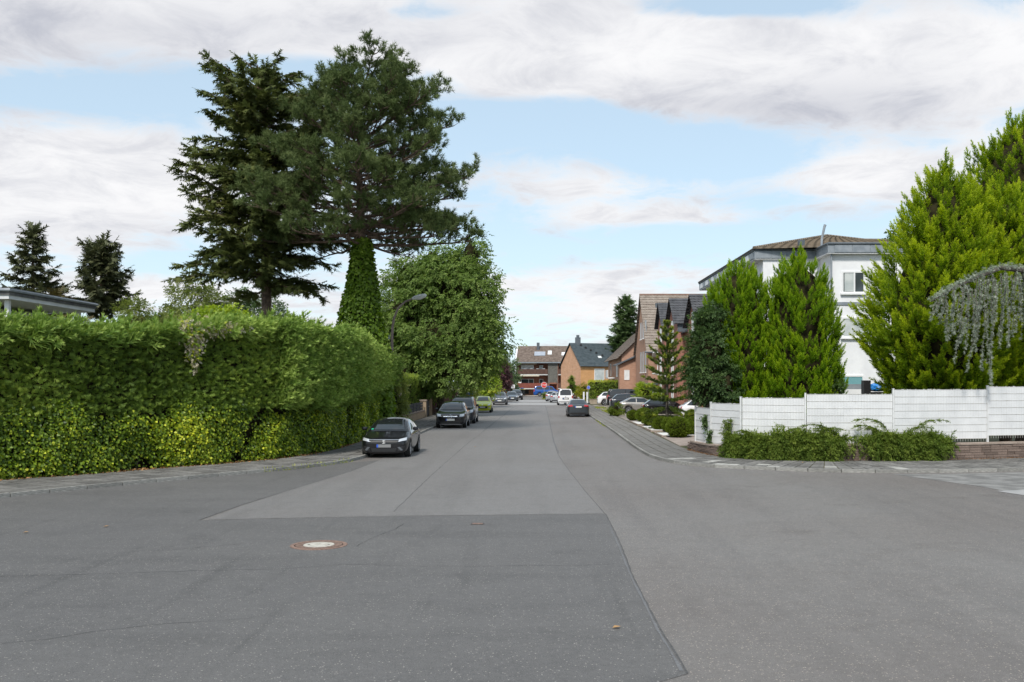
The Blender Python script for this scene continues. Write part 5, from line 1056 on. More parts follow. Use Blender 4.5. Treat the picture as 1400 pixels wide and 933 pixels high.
def patch(bv, face, quad, off=.008, n=6, m=6, thick=.02):
    """a thin plate pressed onto the body. face: front/rear (x,z) or left/right (y,z); quad: 4 corners"""
    dirs = {'front': Vector((0, 1, 0)), 'rear': Vector((0, -1, 0)), 'right': Vector((-1, 0, 0)), 'left': Vector((1, 0, 0)), 'top': Vector((0, 0, -1))}; d = dirs[face]; V = []; B = []
    q = [Vector(c) for c in quad]; lastn = -d
    for i in range(n + 1):
        for j in range(m + 1):
            a = q[0].lerp(q[1], j / m); b = q[3].lerp(q[2], j / m); c = a.lerp(b, i / n)
            o = {'front': Vector((c.x, -9, c.y)), 'rear': Vector((c.x, 9, c.y)), 'right': Vector((9, c.x, c.y)), 'left': Vector((-9, c.x, c.y)), 'top': Vector((c.x, c.y, 9))}[face]
            h = bv.ray_cast(o, d)
            tr_ = 0
            while h[0] is None and tr_ < 8: o.z -= .02; o.x *= .98; h = bv.ray_cast(o, d); tr_ += 1
            if h[0] is None: return None
            nn = h[1] if h[1].dot(d) < 0 else -h[1]
            V.append(h[0] + nn * off); B.append(h[0] - nn * thick)
    mb = MB(); N_ = len(V); Fc = []; w_ = m + 1
    for i in range(n):
        for j in range(m): Fc.append((i * w_ + j, i * w_ + j + 1, (i + 1) * w_ + j + 1, (i + 1) * w_ + j))
    rim_ = [j for j in range(m + 1)] + [i * w_ + m for i in range(1, n + 1)] + [n * w_ + j for j in range(m - 1, -1, -1)] + [i * w_ for i in range(n - 1, 0, -1)]
    for k in range(len(rim_)): a, b = rim_[k], rim_[(k + 1) % len(rim_)]; Fc.append((b, a, N_ + a, N_ + b))
    if face in ('right', 'rear'): pass
    mb.add(V + B, Fc)
    me = mb.mesh('p', None, True); b = bmesh.new(); b.from_mesh(me); bmesh.ops.recalc_face_normals(b, faces=b.faces[:]); b.to_mesh(me); b.free(); me.materials.clear(); return me

WHEELS = {}
def wheel(root, c, rw, wd, side, spoke=5, rim_mat=alloy):
    key = (rw, wd, spoke, rim_mat.name)
    if key not in WHEELS:
        t = MB(); t.disc_y((0, 0, 0), rw * .68, rw, -wd / 2, wd / 2, 28); t.disc_y((0, 0, 0), rw * .70, rw * .93, -wd / 2 - .008, wd / 2 + .008, 28)
        rm = MB(); rm.disc_y((0, 0, 0), rw * .60, rw * .69, -wd / 2 + .01, wd / 2 + .004, 28); rm.disc_y((0, 0, 0), .001, rw * .17, wd / 2 - .05, wd / 2 - .004, 14)
        for k in range(spoke):
            a = 6.2832 * k / spoke; rm.obox((wd / 2 - .03, math.cos(a) * rw * .36, math.sin(a) * rw * .36), (1, 0, 0), (0, math.cos(a), math.sin(a)), (0, -math.sin(a), math.cos(a)), .018, rw * .27, rw * .085)
        bk = MB(); bk.disc_y((0, 0, 0), .001, rw * .6, -wd / 2 + .03, wd / 2 - .07, 20)
        WHEELS[key] = (t.mesh('tyre', rubber, False), rm.mesh('rim', rim_mat), bk.mesh('brake', under_m))
    a, b, k = WHEELS[key]
    w_ = place('wheel', a, root, True); w_.location = c; w_.rotation_euler = (0, 0, 0 if side > 0 else math.pi)
    for nm, me in (('rim', b), ('brake', k)): place(nm, me, w_, True)

def make_car(name, label, cat, loc, rz, p, paint, group=None, rim_mat=alloy, front=None, rear=None, plate='white', windows=None, spoke=5, roofm=None, seams=False):
    root = thing(name, label, cat, loc, rz, group); me, bv, (yf, yr) = car_body(p); Lh = p['L'] / 2; W2 = p['W'] / 2
    me.materials.append(paint); me.polygons.foreach_set('use_smooth', [True] * len(me.polygons)); place('body', me, root, True)
    def add(nm, face, quad, m, parent=root, off=.008, n=6, m_=6, th=.02):
        g_ = patch(bv, face, quad, off, n, m_, th)
        if g_ is None: return None
        g_.materials.append(m); g_.name = nm; return place(nm, g_, parent, True)
    zs = lambda x: float(np.interp(x, p['sh'][0], p['sh'][1])); Hh = p['H']; tum = p['tum']
    cz = p['hood1']
    # glass
    wb, wt = W2 * .80, W2 * (tum * .86 + .02) * .90
    ws = add('windscreen', 'front', [(-wb, cz + .045), (wb, cz + .045), (wt, Hh - .09), (-wt, Hh - .09)], glass_m, n=8, m_=8)
    add('rear_window', 'rear', [(-wb * .86, p['deck'] + .07), (wb * .86, p['deck'] + .07), (wt * .92, p['rearH'] - .06), (-wt * .92, p['rearH'] - .06)], glass_m)
    zsl = zs(p['cowl'] + .6) + .055; zt = Hh - .115
    def ywin(x): return x - Lh
    a0, a1, b0, b1 = p['cowl'] + .26, p['rf'] + .12, p.get('rwin', p['rb'] - .32), p['rr'] - .05
    mid = p.get('bp', (a0 + b0) / 2 + .15)
    for sd in ('left', 'right'):
        wl = windows or [((a0, zsl), (mid - .03, zsl + .01), (mid - .03, zt), (a1, zt - .02)), ((mid + .04, zsl + .01), (b0, zsl + .05), (b1, zt - .02), (mid + .04, zt))]
        for q in wl: add('side_window', sd, [(ywin(x), z) for x, z in q], glass_m)
        if seams:
            for (x0, z0, z1) in ((p['cowl'] + .12, .34, zsl - .06), (mid, .30, zsl - .05), (b0 - .1, .55, zsl - .05)): add('door_gap', sd, [(ywin(x0), z0), (ywin(x0 + .012), z0), (ywin(x0 + .012), z1), (ywin(x0), z1)], seam_m, off=.002, n=5, m_=1)
            for x0 in (mid - .3, b0 - .3): add('door_handle', sd, [(ywin(x0), zsl - .18), (ywin(x0 + .2), zsl - .175), (ywin(x0 + .2), zsl - .145), (ywin(x0), zsl - .15)], paint, off=.025, n=2, m_=3)
        add('sill_trim', sd, [(ywin(p['fo'] + p['rw'] + .1), p['clear'] + .02), (ywin(p['L'] - p['ro'] - p['rw'] - .1), p['clear'] + .02), (ywin(p['L'] - p['ro'] - p['rw'] - .1), p['clear'] + .10), (ywin(p['fo'] + p['rw'] + .1), p['clear'] + .10)], black_pl, n=2, m_=6)
        sx = 1 if sd == 'right' else -1; yv = ywin(p['cowl'] + .42)
        mr_ = MB().lathe((0, 0, 0), [(.001, -.07), (.09, -.06), (.115, 0), (.09, .06), (.001, .075)], 10).mesh('mirror', paint, True); mo = place('mirror', mr_, root, True); mo.location = (sx * (W2 + .08), yv, zsl + .06); mo.scale = (1, .75, 1)
        gl = MB().box(-.075, .075, .075, .092, -.05, .05).mesh('mirror_glass', glass_m); place('mirror_glass', gl, mo, True)
    for yc in (yf, yr):
        for sx in (-1, 1): wheel(root, (sx * (W2 - .115), yc, p['rw']), p['rw'], .2, sx, spoke, rim_mat)
    MB().box(-W2 * .82, W2 * .82, -Lh + .35, Lh - .35, p['clear'] + .015, p['clear'] + .12).build('underbody', under_m, root, local=True)
    for (nm, face, q, m, o_) in (front or []) + (rear or []):
        if callable(nm): nm(root, bv, add); continue
        add(nm, face, q, m, off=o_)
    def plate_on(face, z, w_=.26, h=.055, x0=0.0):
        m = {'white': plate_m, 'grey': plate_g}[plate]
        o = add('number_plate', face, [(x0 - w_, z - h), (x0 + w_, z - h), (x0 + w_, z + h), (x0 - w_, z + h)], m, off=.016, n=1, m_=2)
        if o: sg = 1 if face == 'rear' else -1; add('plate_band', face, [(x0 + sg * w_ * .88 - .03, z - h), (x0 + sg * w_ * .88 + .03, z - h), (x0 + sg * w_ * .88 + .03, z + h), (x0 + sg * w_ * .88 - .03, z + h)], plate_b, o, off=.018, n=1, m_=1)
    plate_on('front', p.get('platez', .48)); plate_on('rear', p.get('rplatez', .75))
    return root
def mir(nm, face, q, m, o_=.012): return [(nm, face, q, m, o_), (nm, face, [(-x, z) for x, z in (q[1], q[0], q[3], q[2])], m, o_)]

P_hatch = dict(L=4.06, W=1.78, H=1.44, rw=.31, fo=.80, ro=.70, clear=.16, cowl=1.10, rf=1.85, rr=3.35, rb=3.98, nose=.62, hood0=.72, hood1=.94, rearH=1.37, deck=.93, tailz=.86, tum=.80, sh=([0, .3, 1.1, 3.0, 4.06], [.60, .70, .88, .95, .90]), platez=.45, rplatez=.62)
P_suv = dict(L=4.41, W=1.83, H=1.61, rw=.35, fo=.86, ro=.82, clear=.20, cowl=1.18, rf=1.92, rr=3.75, rb=4.30, nose=.74, hood0=.86, hood1=1.06, rearH=1.53, deck=1.05, tailz=.98, tum=.80, sh=([0, .3, 1.1, 3.2, 4.4], [.72, .84, 1.0, 1.06, 1.02]), platez=.52, rplatez=.80)
P_mpv = dict(L=4.4, W=1.85, H=1.86, rw=.33, fo=.86, ro=.72, clear=.18, cowl=1.02, rf=1.72, rr=4.15, rb=4.36, nose=.80, hood0=.94, hood1=1.16, rearH=1.80, deck=1.06, tailz=1.0, tum=.86, sh=([0, .3, 1.0, 3.2, 4.4], [.76, .92, 1.08, 1.12, 1.1]), platez=.50, rplatez=.8)
P_mini = dict(L=3.62, W=1.66, H=1.50, rw=.29, fo=.70, ro=.58, clear=.16, cowl=.88, rf=1.55, rr=3.0, rb=3.52, nose=.66, hood0=.78, hood1=1.0, rearH=1.43, deck=.98, tailz=.9, tum=.80, sh=([0, .3, .9, 2.8, 3.6], [.64, .76, .94, 1.0, .95]), platez=.50, rplatez=.7)
P_a3 = dict(L=4.22, W=1.77, H=1.42, rw=.315, fo=.86, ro=.78, clear=.16, cowl=1.25, rf=2.0, rr=3.25, rb=4.05, nose=.62, hood0=.72, hood1=.94, rearH=1.36, deck=.98, tailz=.92, tum=.78, sh=([0, .3, 1.1, 3.0, 4.2], [.60, .70, .88, .94, .92]), platez=.45, rplatez=.80)
P_van = dict(L=4.9, W=1.90, H=1.97, rw=.34, fo=.90, ro=1.0, clear=.20, cowl=.72, rf=1.42, rr=4.65, rb=4.86, nose=.92, hood0=1.06, hood1=1.22, rearH=1.92, deck=1.12, tailz=1.05, tum=.90, sh=([0, .3, 1.0, 3.2, 4.9], [.80, .98, 1.16, 1.18, 1.16]), platez=.55, rplatez=.78)

blk = carpaint('black_paint', (.008, .008, .010)); dgrey = carpaint('dark_grey_paint', (.035, .038, .045), .3); grey = carpaint('grey_paint', (.13, .14, .155), .4); slate = carpaint('slate_paint', (.055, .066, .075), .5, .3)
lime_p = carpaint('lime_paint', (.56, .60, .03)); white_c = carpaint('white_paint', (.78, .78, .78)); silver = carpaint('silver_paint', (.42, .43, .45), .5, .3); beige = carpaint('champagne_paint', (.36, .34, .31), .5, .3); bluep = carpaint('blue_paint', (.012, .075, .30))

def badge_star(z, y0, rr_):
    def f(root, bv, add):
        h = bv.ray_cast(Vector((0, -9, z)), Vector((0, 1, 0)))[0]; y = h.y - .022; mb = MB()
        n = 18; 
        for k in range(n):
            a, b = 6.2832 * k / n, 6.2832 * (k + 1) / n; mb.tube([(math.sin(a) * rr_, y, z + math.cos(a) * rr_), (math.sin(b) * rr_, y, z + math.cos(b) * rr_)], .013, 5)
        for k in range(3): a = 6.2832 * k / 3; mb.tube([(0, y, z), (math.sin(a) * rr_, y, z + math.cos(a) * rr_)], [.02, .008], 5)
        mb.build('badge', chrome, root, local=True)
    return f
def badge_s(z):
    def f(root, bv, add):
        h = bv.ray_cast(Vector((0, -9, z)), Vector((0, 1, 0)))[0]; y = h.y - .022; mb = MB()
        for (x0, z0, x1, z1) in ((-.055, .045, .055, .06), (-.055, 0, -.02, .045), (-.055, -.008, .055, .012), (.02, -.05, .055, 0), (-.055, -.062, .055, -.045), (-.055, .02, .01, .045), (-.01, -.045, .055, -.02)):
            mb.box(x0, x1, y - .008, y + .012, z + z0, z + z1)
        mb.build('badge', mat('pale_chrome', (.85, .84, .82), .3, .4), root, local=True)
        add('windscreen_sticker', 'front', [(-.66, .985), (-.58, .985), (-.57, 1.02), (-.65, 1.02)], mat('green_sticker', (.02, .42, .22), .5), off=.014, n=1, m_=1)
    return f
def rings(z, face):
    def f(root, bv, add):
        sg = -1 if face == 'front' else 1; h = bv.ray_cast(Vector((0, 9 * sg, z)), Vector((0, -sg, 0)))[0]; mb = MB()
        for c in (-.09, -.03, .03, .09):
            for k in range(12): a, b = 6.2832 * k / 12, 6.2832 * (k + 1) / 12; mb.tube([(c + .04 * math.cos(a), h.y + .02 * sg, z + .04 * math.sin(a)), (c + .04 * math.cos(b), h.y + .02 * sg, z + .04 * math.sin(b))], .007, 4)
        mb.build('badge', chrome, root, local=True)
    return f
def round_badge(z, face, rr_=.06):
    def f(root, bv, add):
        sg = -1 if face == 'front' else 1; h = bv.ray_cast(Vector((0, 9 * sg, z)), Vector((0, -sg, 0)))[0]; mb = MB()
        for k in range(14): a, b = 6.2832 * k / 14, 6.2832 * (k + 1) / 14; mb.tube([(rr_ * math.cos(a), h.y + .02 * sg, z + rr_ * math.sin(a)), (rr_ * math.cos(b), h.y + .02 * sg, z + rr_ * math.sin(b))], .008, 4)
        for s_ in (-1, 1): mb.tube([(s_ * .035, h.y + .02 * sg, z + .045), (0, h.y + .02 * sg, z - .05)], .007, 4)
        mb.build('badge', chrome, root, local=True)
    return f
def f_hatch(z0=.60):
    return [('grille', 'front', [(-.46, .545), (.46, .545), (.52, .655), (-.52, .655)], black_pl, .01), ('grille_trim', 'front', [(-.53, .655), (.53, .655), (.54, .675), (-.54, .675)], alloy, .014),
            ('lower_grille', 'front', [(-.42, .23), (.42, .23), (.46, .36), (-.46, .36)], black_pl, .012)] + mir('headlight', 'front', [(.53, .60), (.80, .645), (.795, .735), (.55, .685)], lampg, .012) + mir('side_intake', 'front', [(.50, .25), (.76, .28), (.76, .46), (.56, .40)], black_pl, .01) + mir('intake_trim', 'front', [(.50, .40), (.58, .42), (.70, .30), (.62, .28)], grey, .016)
def f_suv():
    return [('grille', 'front', [(-.44, .62), (.44, .62), (.50, .79), (-.50, .79)], black_pl, .01), ('grille_bar', 'front', [(-.42, .69), (.42, .69), (.43, .735), (-.43, .735)], chrome, .022), ('lower_grille', 'front', [(-.56, .28), (.56, .28), (.60, .40), (-.60, .40)], black_pl, .01),
            ('skid_trim', 'front', [(-.64, .235), (.64, .235), (.62, .27), (-.62, .27)], alloy, .016)] + mir('headlight', 'front', [(.54, .70), (.82, .72), (.80, .86), (.57, .83)], lampg, .012) + mir('side_intake', 'front', [(.60, .40), (.80, .40), (.80, .56), (.66, .54)], black_pl, .01)
def r_gen(z0, z1, x0=.48, x1=.78, bump=True, dark=black_pl):
    o = mir('tail_light', 'rear', [(x0, z0 + .02), (x1, z0), (x1 - .015, z1), (x0, z1 - .03)], redl, .014)
    o += [('rear_bumper_trim', 'rear', [(-.62, .24), (.62, .24), (.62, .36), (-.62, .36)], dark, .01)]
    return o
RZ = math.pi
def f_mpv(): return [('grille', 'front', [(-.52, .60), (.52, .60), (.56, .74), (-.56, .74)], black_pl, .01), ('lower_grille', 'front', [(-.6, .27), (.6, .27), (.6, .42), (-.6, .42)], black_pl, .01)] + mir('headlight', 'front', [(.56, .74), (.80, .78), (.78, .94), (.58, .88)], lampg, .012)
def f_mini(): return [('grille', 'front', [(-.42, .38), (.42, .38), (.50, .58), (-.50, .58)], black_pl, .012), ('bonnet_badge', 'front', [(-.05, .68), (.05, .68), (.05, .72), (-.05, .72)], chrome, .016)] + mir('headlight', 'front', [(.46, .62), (.70, .68), (.69, .82), (.50, .72)], lampg, .012) + mir('fog_light', 'front', [(.55, .36), (.66, .38), (.66, .48), (.56, .46)], lampg, .014)

G1 = 'cars parked along the hedge-side kerb'; G2 = 'cars parked nose-in before the brick houses'; G3 = 'cars along the fence-side kerb'
make_car('parked_car', 'shiny black hatchback parked at the kerb beside the tall hedge', 'car', (-5.62, 36.75, .0), 0, P_hatch, blk, G1, alloy, f_hatch() + [(badge_s(.60), 0, 0, 0, 0)], r_gen(.74, .88), 'grey', spoke=9, seams=True)
make_car('parked_car', 'black compact SUV with chrome star badge parked before the brown fence', 'car', (-5.22, 59.0, 0), 0, P_suv, blk, G1, alloy, f_suv() + [(badge_star(.712, 0, .105), 0, 0, 0, 0)], r_gen(.9, 1.05), 'white', seams=True)
make_car('parked_car', 'tall dark grey people carrier parked behind the black SUV', 'car', (-5.08, 65.0, 0), 0, P_mpv, dgrey, G1, alloy, f_mpv(), r_gen(.9, 1.2), 'white')
make_car('parked_car', 'small lime-yellow hatchback parked under the maple', 'car', (-4.98, 87.4, 0), 0, P_mini, lime_p, G1, alloy, f_mini(), r_gen(.8, .95), 'white')
make_car('parked_car', 'mid-grey SUV facing the junction with chrome grille', 'car', (-4.6, 116, 0), 0, P_suv, grey, G1, alloy, f_suv(), r_gen(.9, 1.05), 'white')
make_car('parked_car', 'dark blue-grey hatchback parked just beyond the mid-grey SUV', 'car', (-3.72, 136.5, 0), .06, P_hatch, slate, G1, alloy, f_hatch(), r_gen(.74, .88), 'white')
make_car('parked_car', 'black estate car farthest along the hedge-side kerb', 'car', (-3.25, 146.5, 0), .06, P_suv, blk, G1, alloy, f_suv(), r_gen(.9, 1.05), 'white')
make_car('parked_car', 'dark teal-grey hatchback seen from behind with red tail lights', 'car', (3.22, 77.2, 0), RZ, P_a3, slate, G3, alloy, f_hatch(), [('plate_recess', 'rear', [(-.40, .70), (.40, .70), (.42, .90), (-.42, .90)], dgrey, .004)] + mir('tail_light', 'rear', [(.44, .84), (.78, .80), (.79, .93), (.47, .96)], redl, .014) + [('rear_bumper_trim', 'rear', [(-.60, .22), (.60, .22), (.62, .36), (-.62, .36)], black_pl, .01), (rings(.95, 'rear'), 0, 0, 0, 0)], 'white')
make_car('parked_van', 'white van seen from behind with dark rear window', 'van', (3.3, 114.5, 0), RZ, P_van, white_c, G3, mat('steel_rim', (.35, .35, .36), .4, .7), [('grille', 'front', [(-.5, .7), (.5, .7), (.5, .85), (-.5, .85)], black_pl, .01)], mir('tail_light', 'rear', [(.72, .86), (.86, .86), (.86, 1.12), (.72, 1.12)], redl, .014) + [('plate_recess', 'rear', [(-.36, .68), (.36, .68), (.36, .90), (-.36, .90)], black_pl, .004), (round_badge(1.02, 'rear'), 0, 0, 0, 0), ('rear_bumper', 'rear', [(-.80, .36), (.80, .36), (.80, .5), (-.80, .5)], mat('grey_bumper', (.3, .3, .3), .6), .02)], 'white')
make_car('parked_car', 'silver hatchback parked directly beyond the white van', 'car', (2.62, 128.5, 0), RZ - .06, P_hatch, silver, G3, alloy, f_hatch(), r_gen(.76, .92), 'white')
make_car('parked_car', 'silver hatchback farthest along, by the low hedge', 'car', (2.1, 136.8, 0), RZ - .1, P_mini, silver, G3, alloy, f_mini(), r_gen(.76, .94), 'white')
PV = dict(P_van); PV.update(L=4.75)
make_car('parked_van', 'bright blue van standing side-on at the street end', 'van', (1.75, 178, .05), math.pi / 2, PV, bluep, None, alloy, f_mpv(), r_gen(.9, 1.3, .66, .84), 'white', windows=[((1.05, 1.24), (1.9, 1.25), (1.9, 1.82), (1.5, 1.80)), ((2.0, 1.25), (3.1, 1.26), (3.1, 1.82), (2.0, 1.82)), ((3.2, 1.26), (4.35, 1.28), (4.3, 1.80), (3.2, 1.82))])
# nose-in on the forecourt: tails towards the street
make_car('parked_car', 'champagne hatchback on the forecourt, its tail to the pavement, nearest the box balls', 'car', (9.05, 81.5, .08), math.pi / 2, P_a3, beige, G2, alloy, f_hatch(), r_gen(.78, .92), 'white')
make_car('parked_car', 'dark SUV on the forecourt between the champagne car and the black van', 'car', (9.1, 91, .08), math.pi / 2, P_suv, dgrey, G2, alloy, f_suv(), r_gen(.9, 1.06), 'white')
make_car('parked_van', 'glossy black van on the forecourt standing taller than its neighbours', 'van', (9.75, 101, .08), math.pi / 2, P_van, blk, G2, alloy, f_mpv(), r_gen(.9, 1.3, .66, .84), 'white')
make_car('parked_car', 'white compact SUV parked last on the forecourt beside the black van', 'car', (9.0, 108.5, .08), math.pi / 2, P_suv, white_c, G2, alloy, f_suv(), r_gen(.88, 1.08), 'white')
make_car('parked_car', 'white hatchback mostly hidden behind the monkey puzzle tree', 'car', (12.4, 69.5, .08), math.pi / 2, P_hatch, white_c, G2, alloy, f_hatch(), r_gen(.76, .92), 'white')
make_car('parked_car', 'black hatchback just beyond the white one behind the monkey puzzle', 'car', (10.3, 75.4, .08), math.pi / 2, P_hatch, blk, G2, alloy, f_hatch(), r_gen(.76, .92), 'white')
# ================================================================ houses
def roof_tiles(mb, A, B, C, D, row=.34, th=.035, side=0.0):
    """stepped tile courses on the plane eave A-B, ridge D-C"""
    A, B, C, D = (Vector(q) for q in (A, B, C, D)); n = max(2, int(((D - A).length + (C - B).length) / 2 / row)); nrm = (B - A).cross(D - A).normalized()
    if nrm.z < 0: nrm = -nrm
    for i in range(n):
        t0, t1 = i / n, min(1, (i + 1.12) / n); a, b, c_, d = A.lerp(D, t0), B.lerp(C, t0), B.lerp(C, t1), A.lerp(D, t1)
        V = [a + nrm * th, b + nrm * th, c_ + nrm * .006, d + nrm * .006, a - nrm * .02, b - nrm * .02, c_ - nrm * .02, d - nrm * .02]
        mb.add(V, [(0, 1, 2, 3), (4, 5, 1, 0), (5, 6, 2, 1), (7, 4, 0, 3), (6, 7, 3, 2)])
def tilemat(name, c1, c2, pan=.3):
    if name in MATS: return MATS[name]
    m = nmat(name, c1, c2, 2.2, .8, 0, 40, 6, .3); t = m.node_tree; n = t.nodes; l = t.links.new; b = n['Principled BSDF']
    tcn = n.new('ShaderNodeTexCoord'); sp_ = n.new('ShaderNodeSeparateXYZ'); l(tcn.outputs['Object'], sp_.inputs[0]); ad = n.new('ShaderNodeMath'); l(sp_.outputs[0], ad.inputs[0]); l(sp_.outputs[1], ad.inputs[1])
    mu = n.new('ShaderNodeMath'); mu.operation = 'MULTIPLY'; l(ad.outputs[0], mu.inputs[0]); mu.inputs[1].default_value = 6.2832 / pan; sn_ = n.new('ShaderNodeMath'); sn_.operation = 'SINE'; l(mu.outputs[0], sn_.inputs[0])
    bp = n.new('ShaderNodeBump'); bp.inputs['Strength'].default_value = 1.0; bp.inputs['Distance'].default_value = .05; l(sn_.outputs[0], bp.inputs['Height']); l(bp.outputs[0], b.inputs['Normal'])
    return m
class Frame:
    """local axes of a wall: origin, along, out; box() in along/out/up"""
    def __init__(s, o, t): s.o = Vector((o[0], o[1], 0)); t = Vector((t[0], t[1], 0)).normalized(); s.t = t; s.n = Vector((t.y, -t.x, 0))
    def p(s, a, o, z): return s.o + s.t * a + s.n * o + Vector((0, 0, z))
    def box(s, mb, a0, a1, o0, o1, z0, z1):
        c = s.p((a0 + a1) / 2, (o0 + o1) / 2, (z0 + z1) / 2); mb.obox(c, s.t, s.n, (0, 0, 1), abs(a1 - a0) / 2, abs(o1 - o0) / 2, abs(z1 - z0) / 2); return mb
pane_m = mat('window_glass', (.05, .06, .065), .06, 0, .7); pane_curt = nmat('curtained_pane', (.42, .46, .45), (.58, .60, .58), 2, .25, spec=.6); pane_white = nmat('blind_pane', (.62, .63, .63), (.74, .74, .73), 3, .4)
upvc = mat('white_frame', (.76, .76, .75), .4); grey_f = mat('grey_frame', (.32, .33, .34), .45); zinc = nmat('zinc', (.20, .225, .25), (.28, .305, .33), 3, .45, spec=.5); darkz = nmat('dark_zinc', (.085, .10, .115), (.12, .135, .15), 3, .45)
def window(root, fr, a0, a1, z0, z1, pane=pane_m, frame=upvc, sill=None, fw=.07, o=.0, split=None):
    mb = MB()
    for q in ((a0, a1, z1 - fw, z1), (a0, a1, z0, z0 + fw), (a0, a0 + fw, z0 + fw, z1 - fw), (a1 - fw, a1, z0 + fw, z1 - fw)): fr.box(mb, q[0], q[1], o - .05, o + .035, q[2], q[3])
    if split: fr.box(mb, split - fw / 2, split + fw / 2, o - .045, o + .03, z0 + fw, z1 - fw)
    w_ = mb.build('window', frame, root)
    fr.box(MB(), a0 + fw * .5, a1 - fw * .5, o - .03, o + .008, z0 + fw * .5, z1 - fw * .5).build('pane', pane, w_)
    if sill: fr.box(MB(), a0 - .08, a1 + .08, o - .02, o + .12, z0 - .09, z0 - .004).build('sill', sill, w_)
    return w_

# ---------------------------------------------------------------- white apartment building
render_w = nmat('white_render', (.72, .72, .73), (.80, .80, .80), 1.5, .85, .15, 60); soffit = nmat('soffit', (.62, .62, .62), (.7, .7, .7), 2, .7)
WB = thing('apartment_building', 'white rendered apartment building with grey fascia and brown hipped roof', 'building', (18, 60, 0))
x0, x1, x2, yA, yB, yC, ze = 13.9, 17.35, 29, 58.6, 56.2, 78, 10.35
wl = MB(); wl.prism([(x0, yA), (x1, yA), (x1, yB), (x2, yB), (x2, yC), (x0, yC)], .05, ze); wl.build('wall', render_w, WB)
fa = MB(); o_ = .55
ring = [(x0 - o_, yA - .15), (x1 - .30, yA - .15), (x1 - .30, yB - .35), (x2 + o_, yB - .35), (x2 + o_, yC + o_), (x0 - o_, yC + o_)]
fa.prism(ring, ze + .02, ze + .50); fa.build('fascia', zinc, WB)
MB().prism([(a + (.02 if i in (0, 5) else 0), b + .02) for i, (a, b) in enumerate(ring)], ze - .03, ze + .015).build('soffit', soffit, WB)
gt = MB()
for a, b in zip(ring, ring[1:] + ring[:1]): gt.tube([(*a, ze + .56), (*b, ze + .56)], .08, 8)
gt.build('gutter', darkz, WB)
for k in range(16):                                              # panels of the fascia along the street side, dormer-like slots
    y = yA + .3 + k * 1.2; MB().box(x0 - o_ - .03, x0 - o_ - .002, y, y + 1.05, ze + .07, ze + .44).build('fascia_panel', upvc if k % 2 else zinc, WB)
for k in range(9): MB().box(x1 + .1 + k * 1.05, x1 + .1 + k * 1.05 + 1.02, yB - .372, yB - .353, ze + .05, ze + .47).build('fascia_panel', zinc, WB)
for k in range(4): MB().box(x0 - .45 + k * .93, x0 - .45 + k * .93 + .91, yA - .172, yA - .153, ze + .05, ze + .47).build('fascia_panel', zinc, WB)
rt = MB(); zr = ze + .62; ap = Vector((20.2, 66.5, zr + 2.0)); ap2 = Vector((23.5, 68.5, zr + 2.0)); e = [Vector((a, b, zr)) for a, b in ((x0 - o_ - .1, yA - .3), (x2 + o_, yB - .45), (x2 + o_, yC + o_), (x0 - o_ - .1, yC + o_))]
brown_t = tilemat('brown_tiles', (.17, .135, .098), (.27, .22, .165), .42)
roof_tiles(rt, e[0], e[1], ap2, ap, .42, .05); roof_tiles(rt, e[3], e[0], ap, ap, .42, .05); roof_tiles(rt, e[1], e[2], ap2, ap2, .42, .05); roof_tiles(rt, e[2], e[3], ap, ap2, .42, .05)
rf_ = rt.build('roof', brown_t, WB)
hp = MB(); hp.tube([e[0] + Vector((0, 0, .05)), ap + Vector((0, 0, .06))], .09, 6); hp.tube([ap + Vector((0, 0, .06)), ap2 + Vector((0, 0, .06))], .09, 6); hp.tube([e[1] + Vector((0, 0, .05)), ap2 + Vector((0, 0, .06))], .09, 6); hp.build('ridge_tiles', brown_t, rf_)
MB().tube([(17.2, 57.6, zr), (17.25, 57.7, zr + .5), (17.4, 57.7, zr + 1.2), (17.45, 57.7, zr + 1.35)], [.07, .07, .08, .09], 8).build('vent_pipe', zinc, rf_)
MB().box(16.2, 16.55, 58.9, 59.25, zr + .05, zr + .62).build('vent_box', darkz, rf_)
MB().tube([(17.32, 56.1, ze + .5), (17.32, 56.05, ze - .2), (17.32, 56.05, .1)], .055, 8).build('downpipe', zinc, WB)
MB().box(x1 + .05, x2, yB - .05, yB + .02, 7.32, 7.50).build('string_course', zinc, WB)
MB().box(x0, x1 - .02, yA - .04, yA + .02, 7.32, 7.50).build('string_course', zinc, WB)
fB = Frame((x1, yB), (1, 0))
window(WB, fB, .62, 1.98, 8.02, 9.32, pane_m, upvc, upvc, .09, .03, 1.36); MB().box(18.12, 18.68, yB - .052, yB - .042, 8.13, 9.2).build('blind', pane_curt, WB)
window(WB, fB, .62, 1.98, 5.40, 6.60, pane_curt, upvc, upvc, .09, .03); window(WB, fB, .55, 1.92, 2.35, 3.18, mat('teal_pane', (.16, .34, .36), .15), upvc, upvc, .09, .03)
for (a, za, zb) in ((-3.0, 8.0, 9.3), (-3.0, 5.3, 6.6)): window(WB, fB, a, a + 1.3, za, zb, pane_m, upvc, upvc, .09, -2.37)
fL = Frame((x0, yC), (0, -1))
for a in (3, 7.5, 12, 16):
    for z in (2.4, 5.2, 8.0): window(WB, fL, a, a + 1.5, z, z + 1.35, pane_m, upvc, upvc, .08, .03)
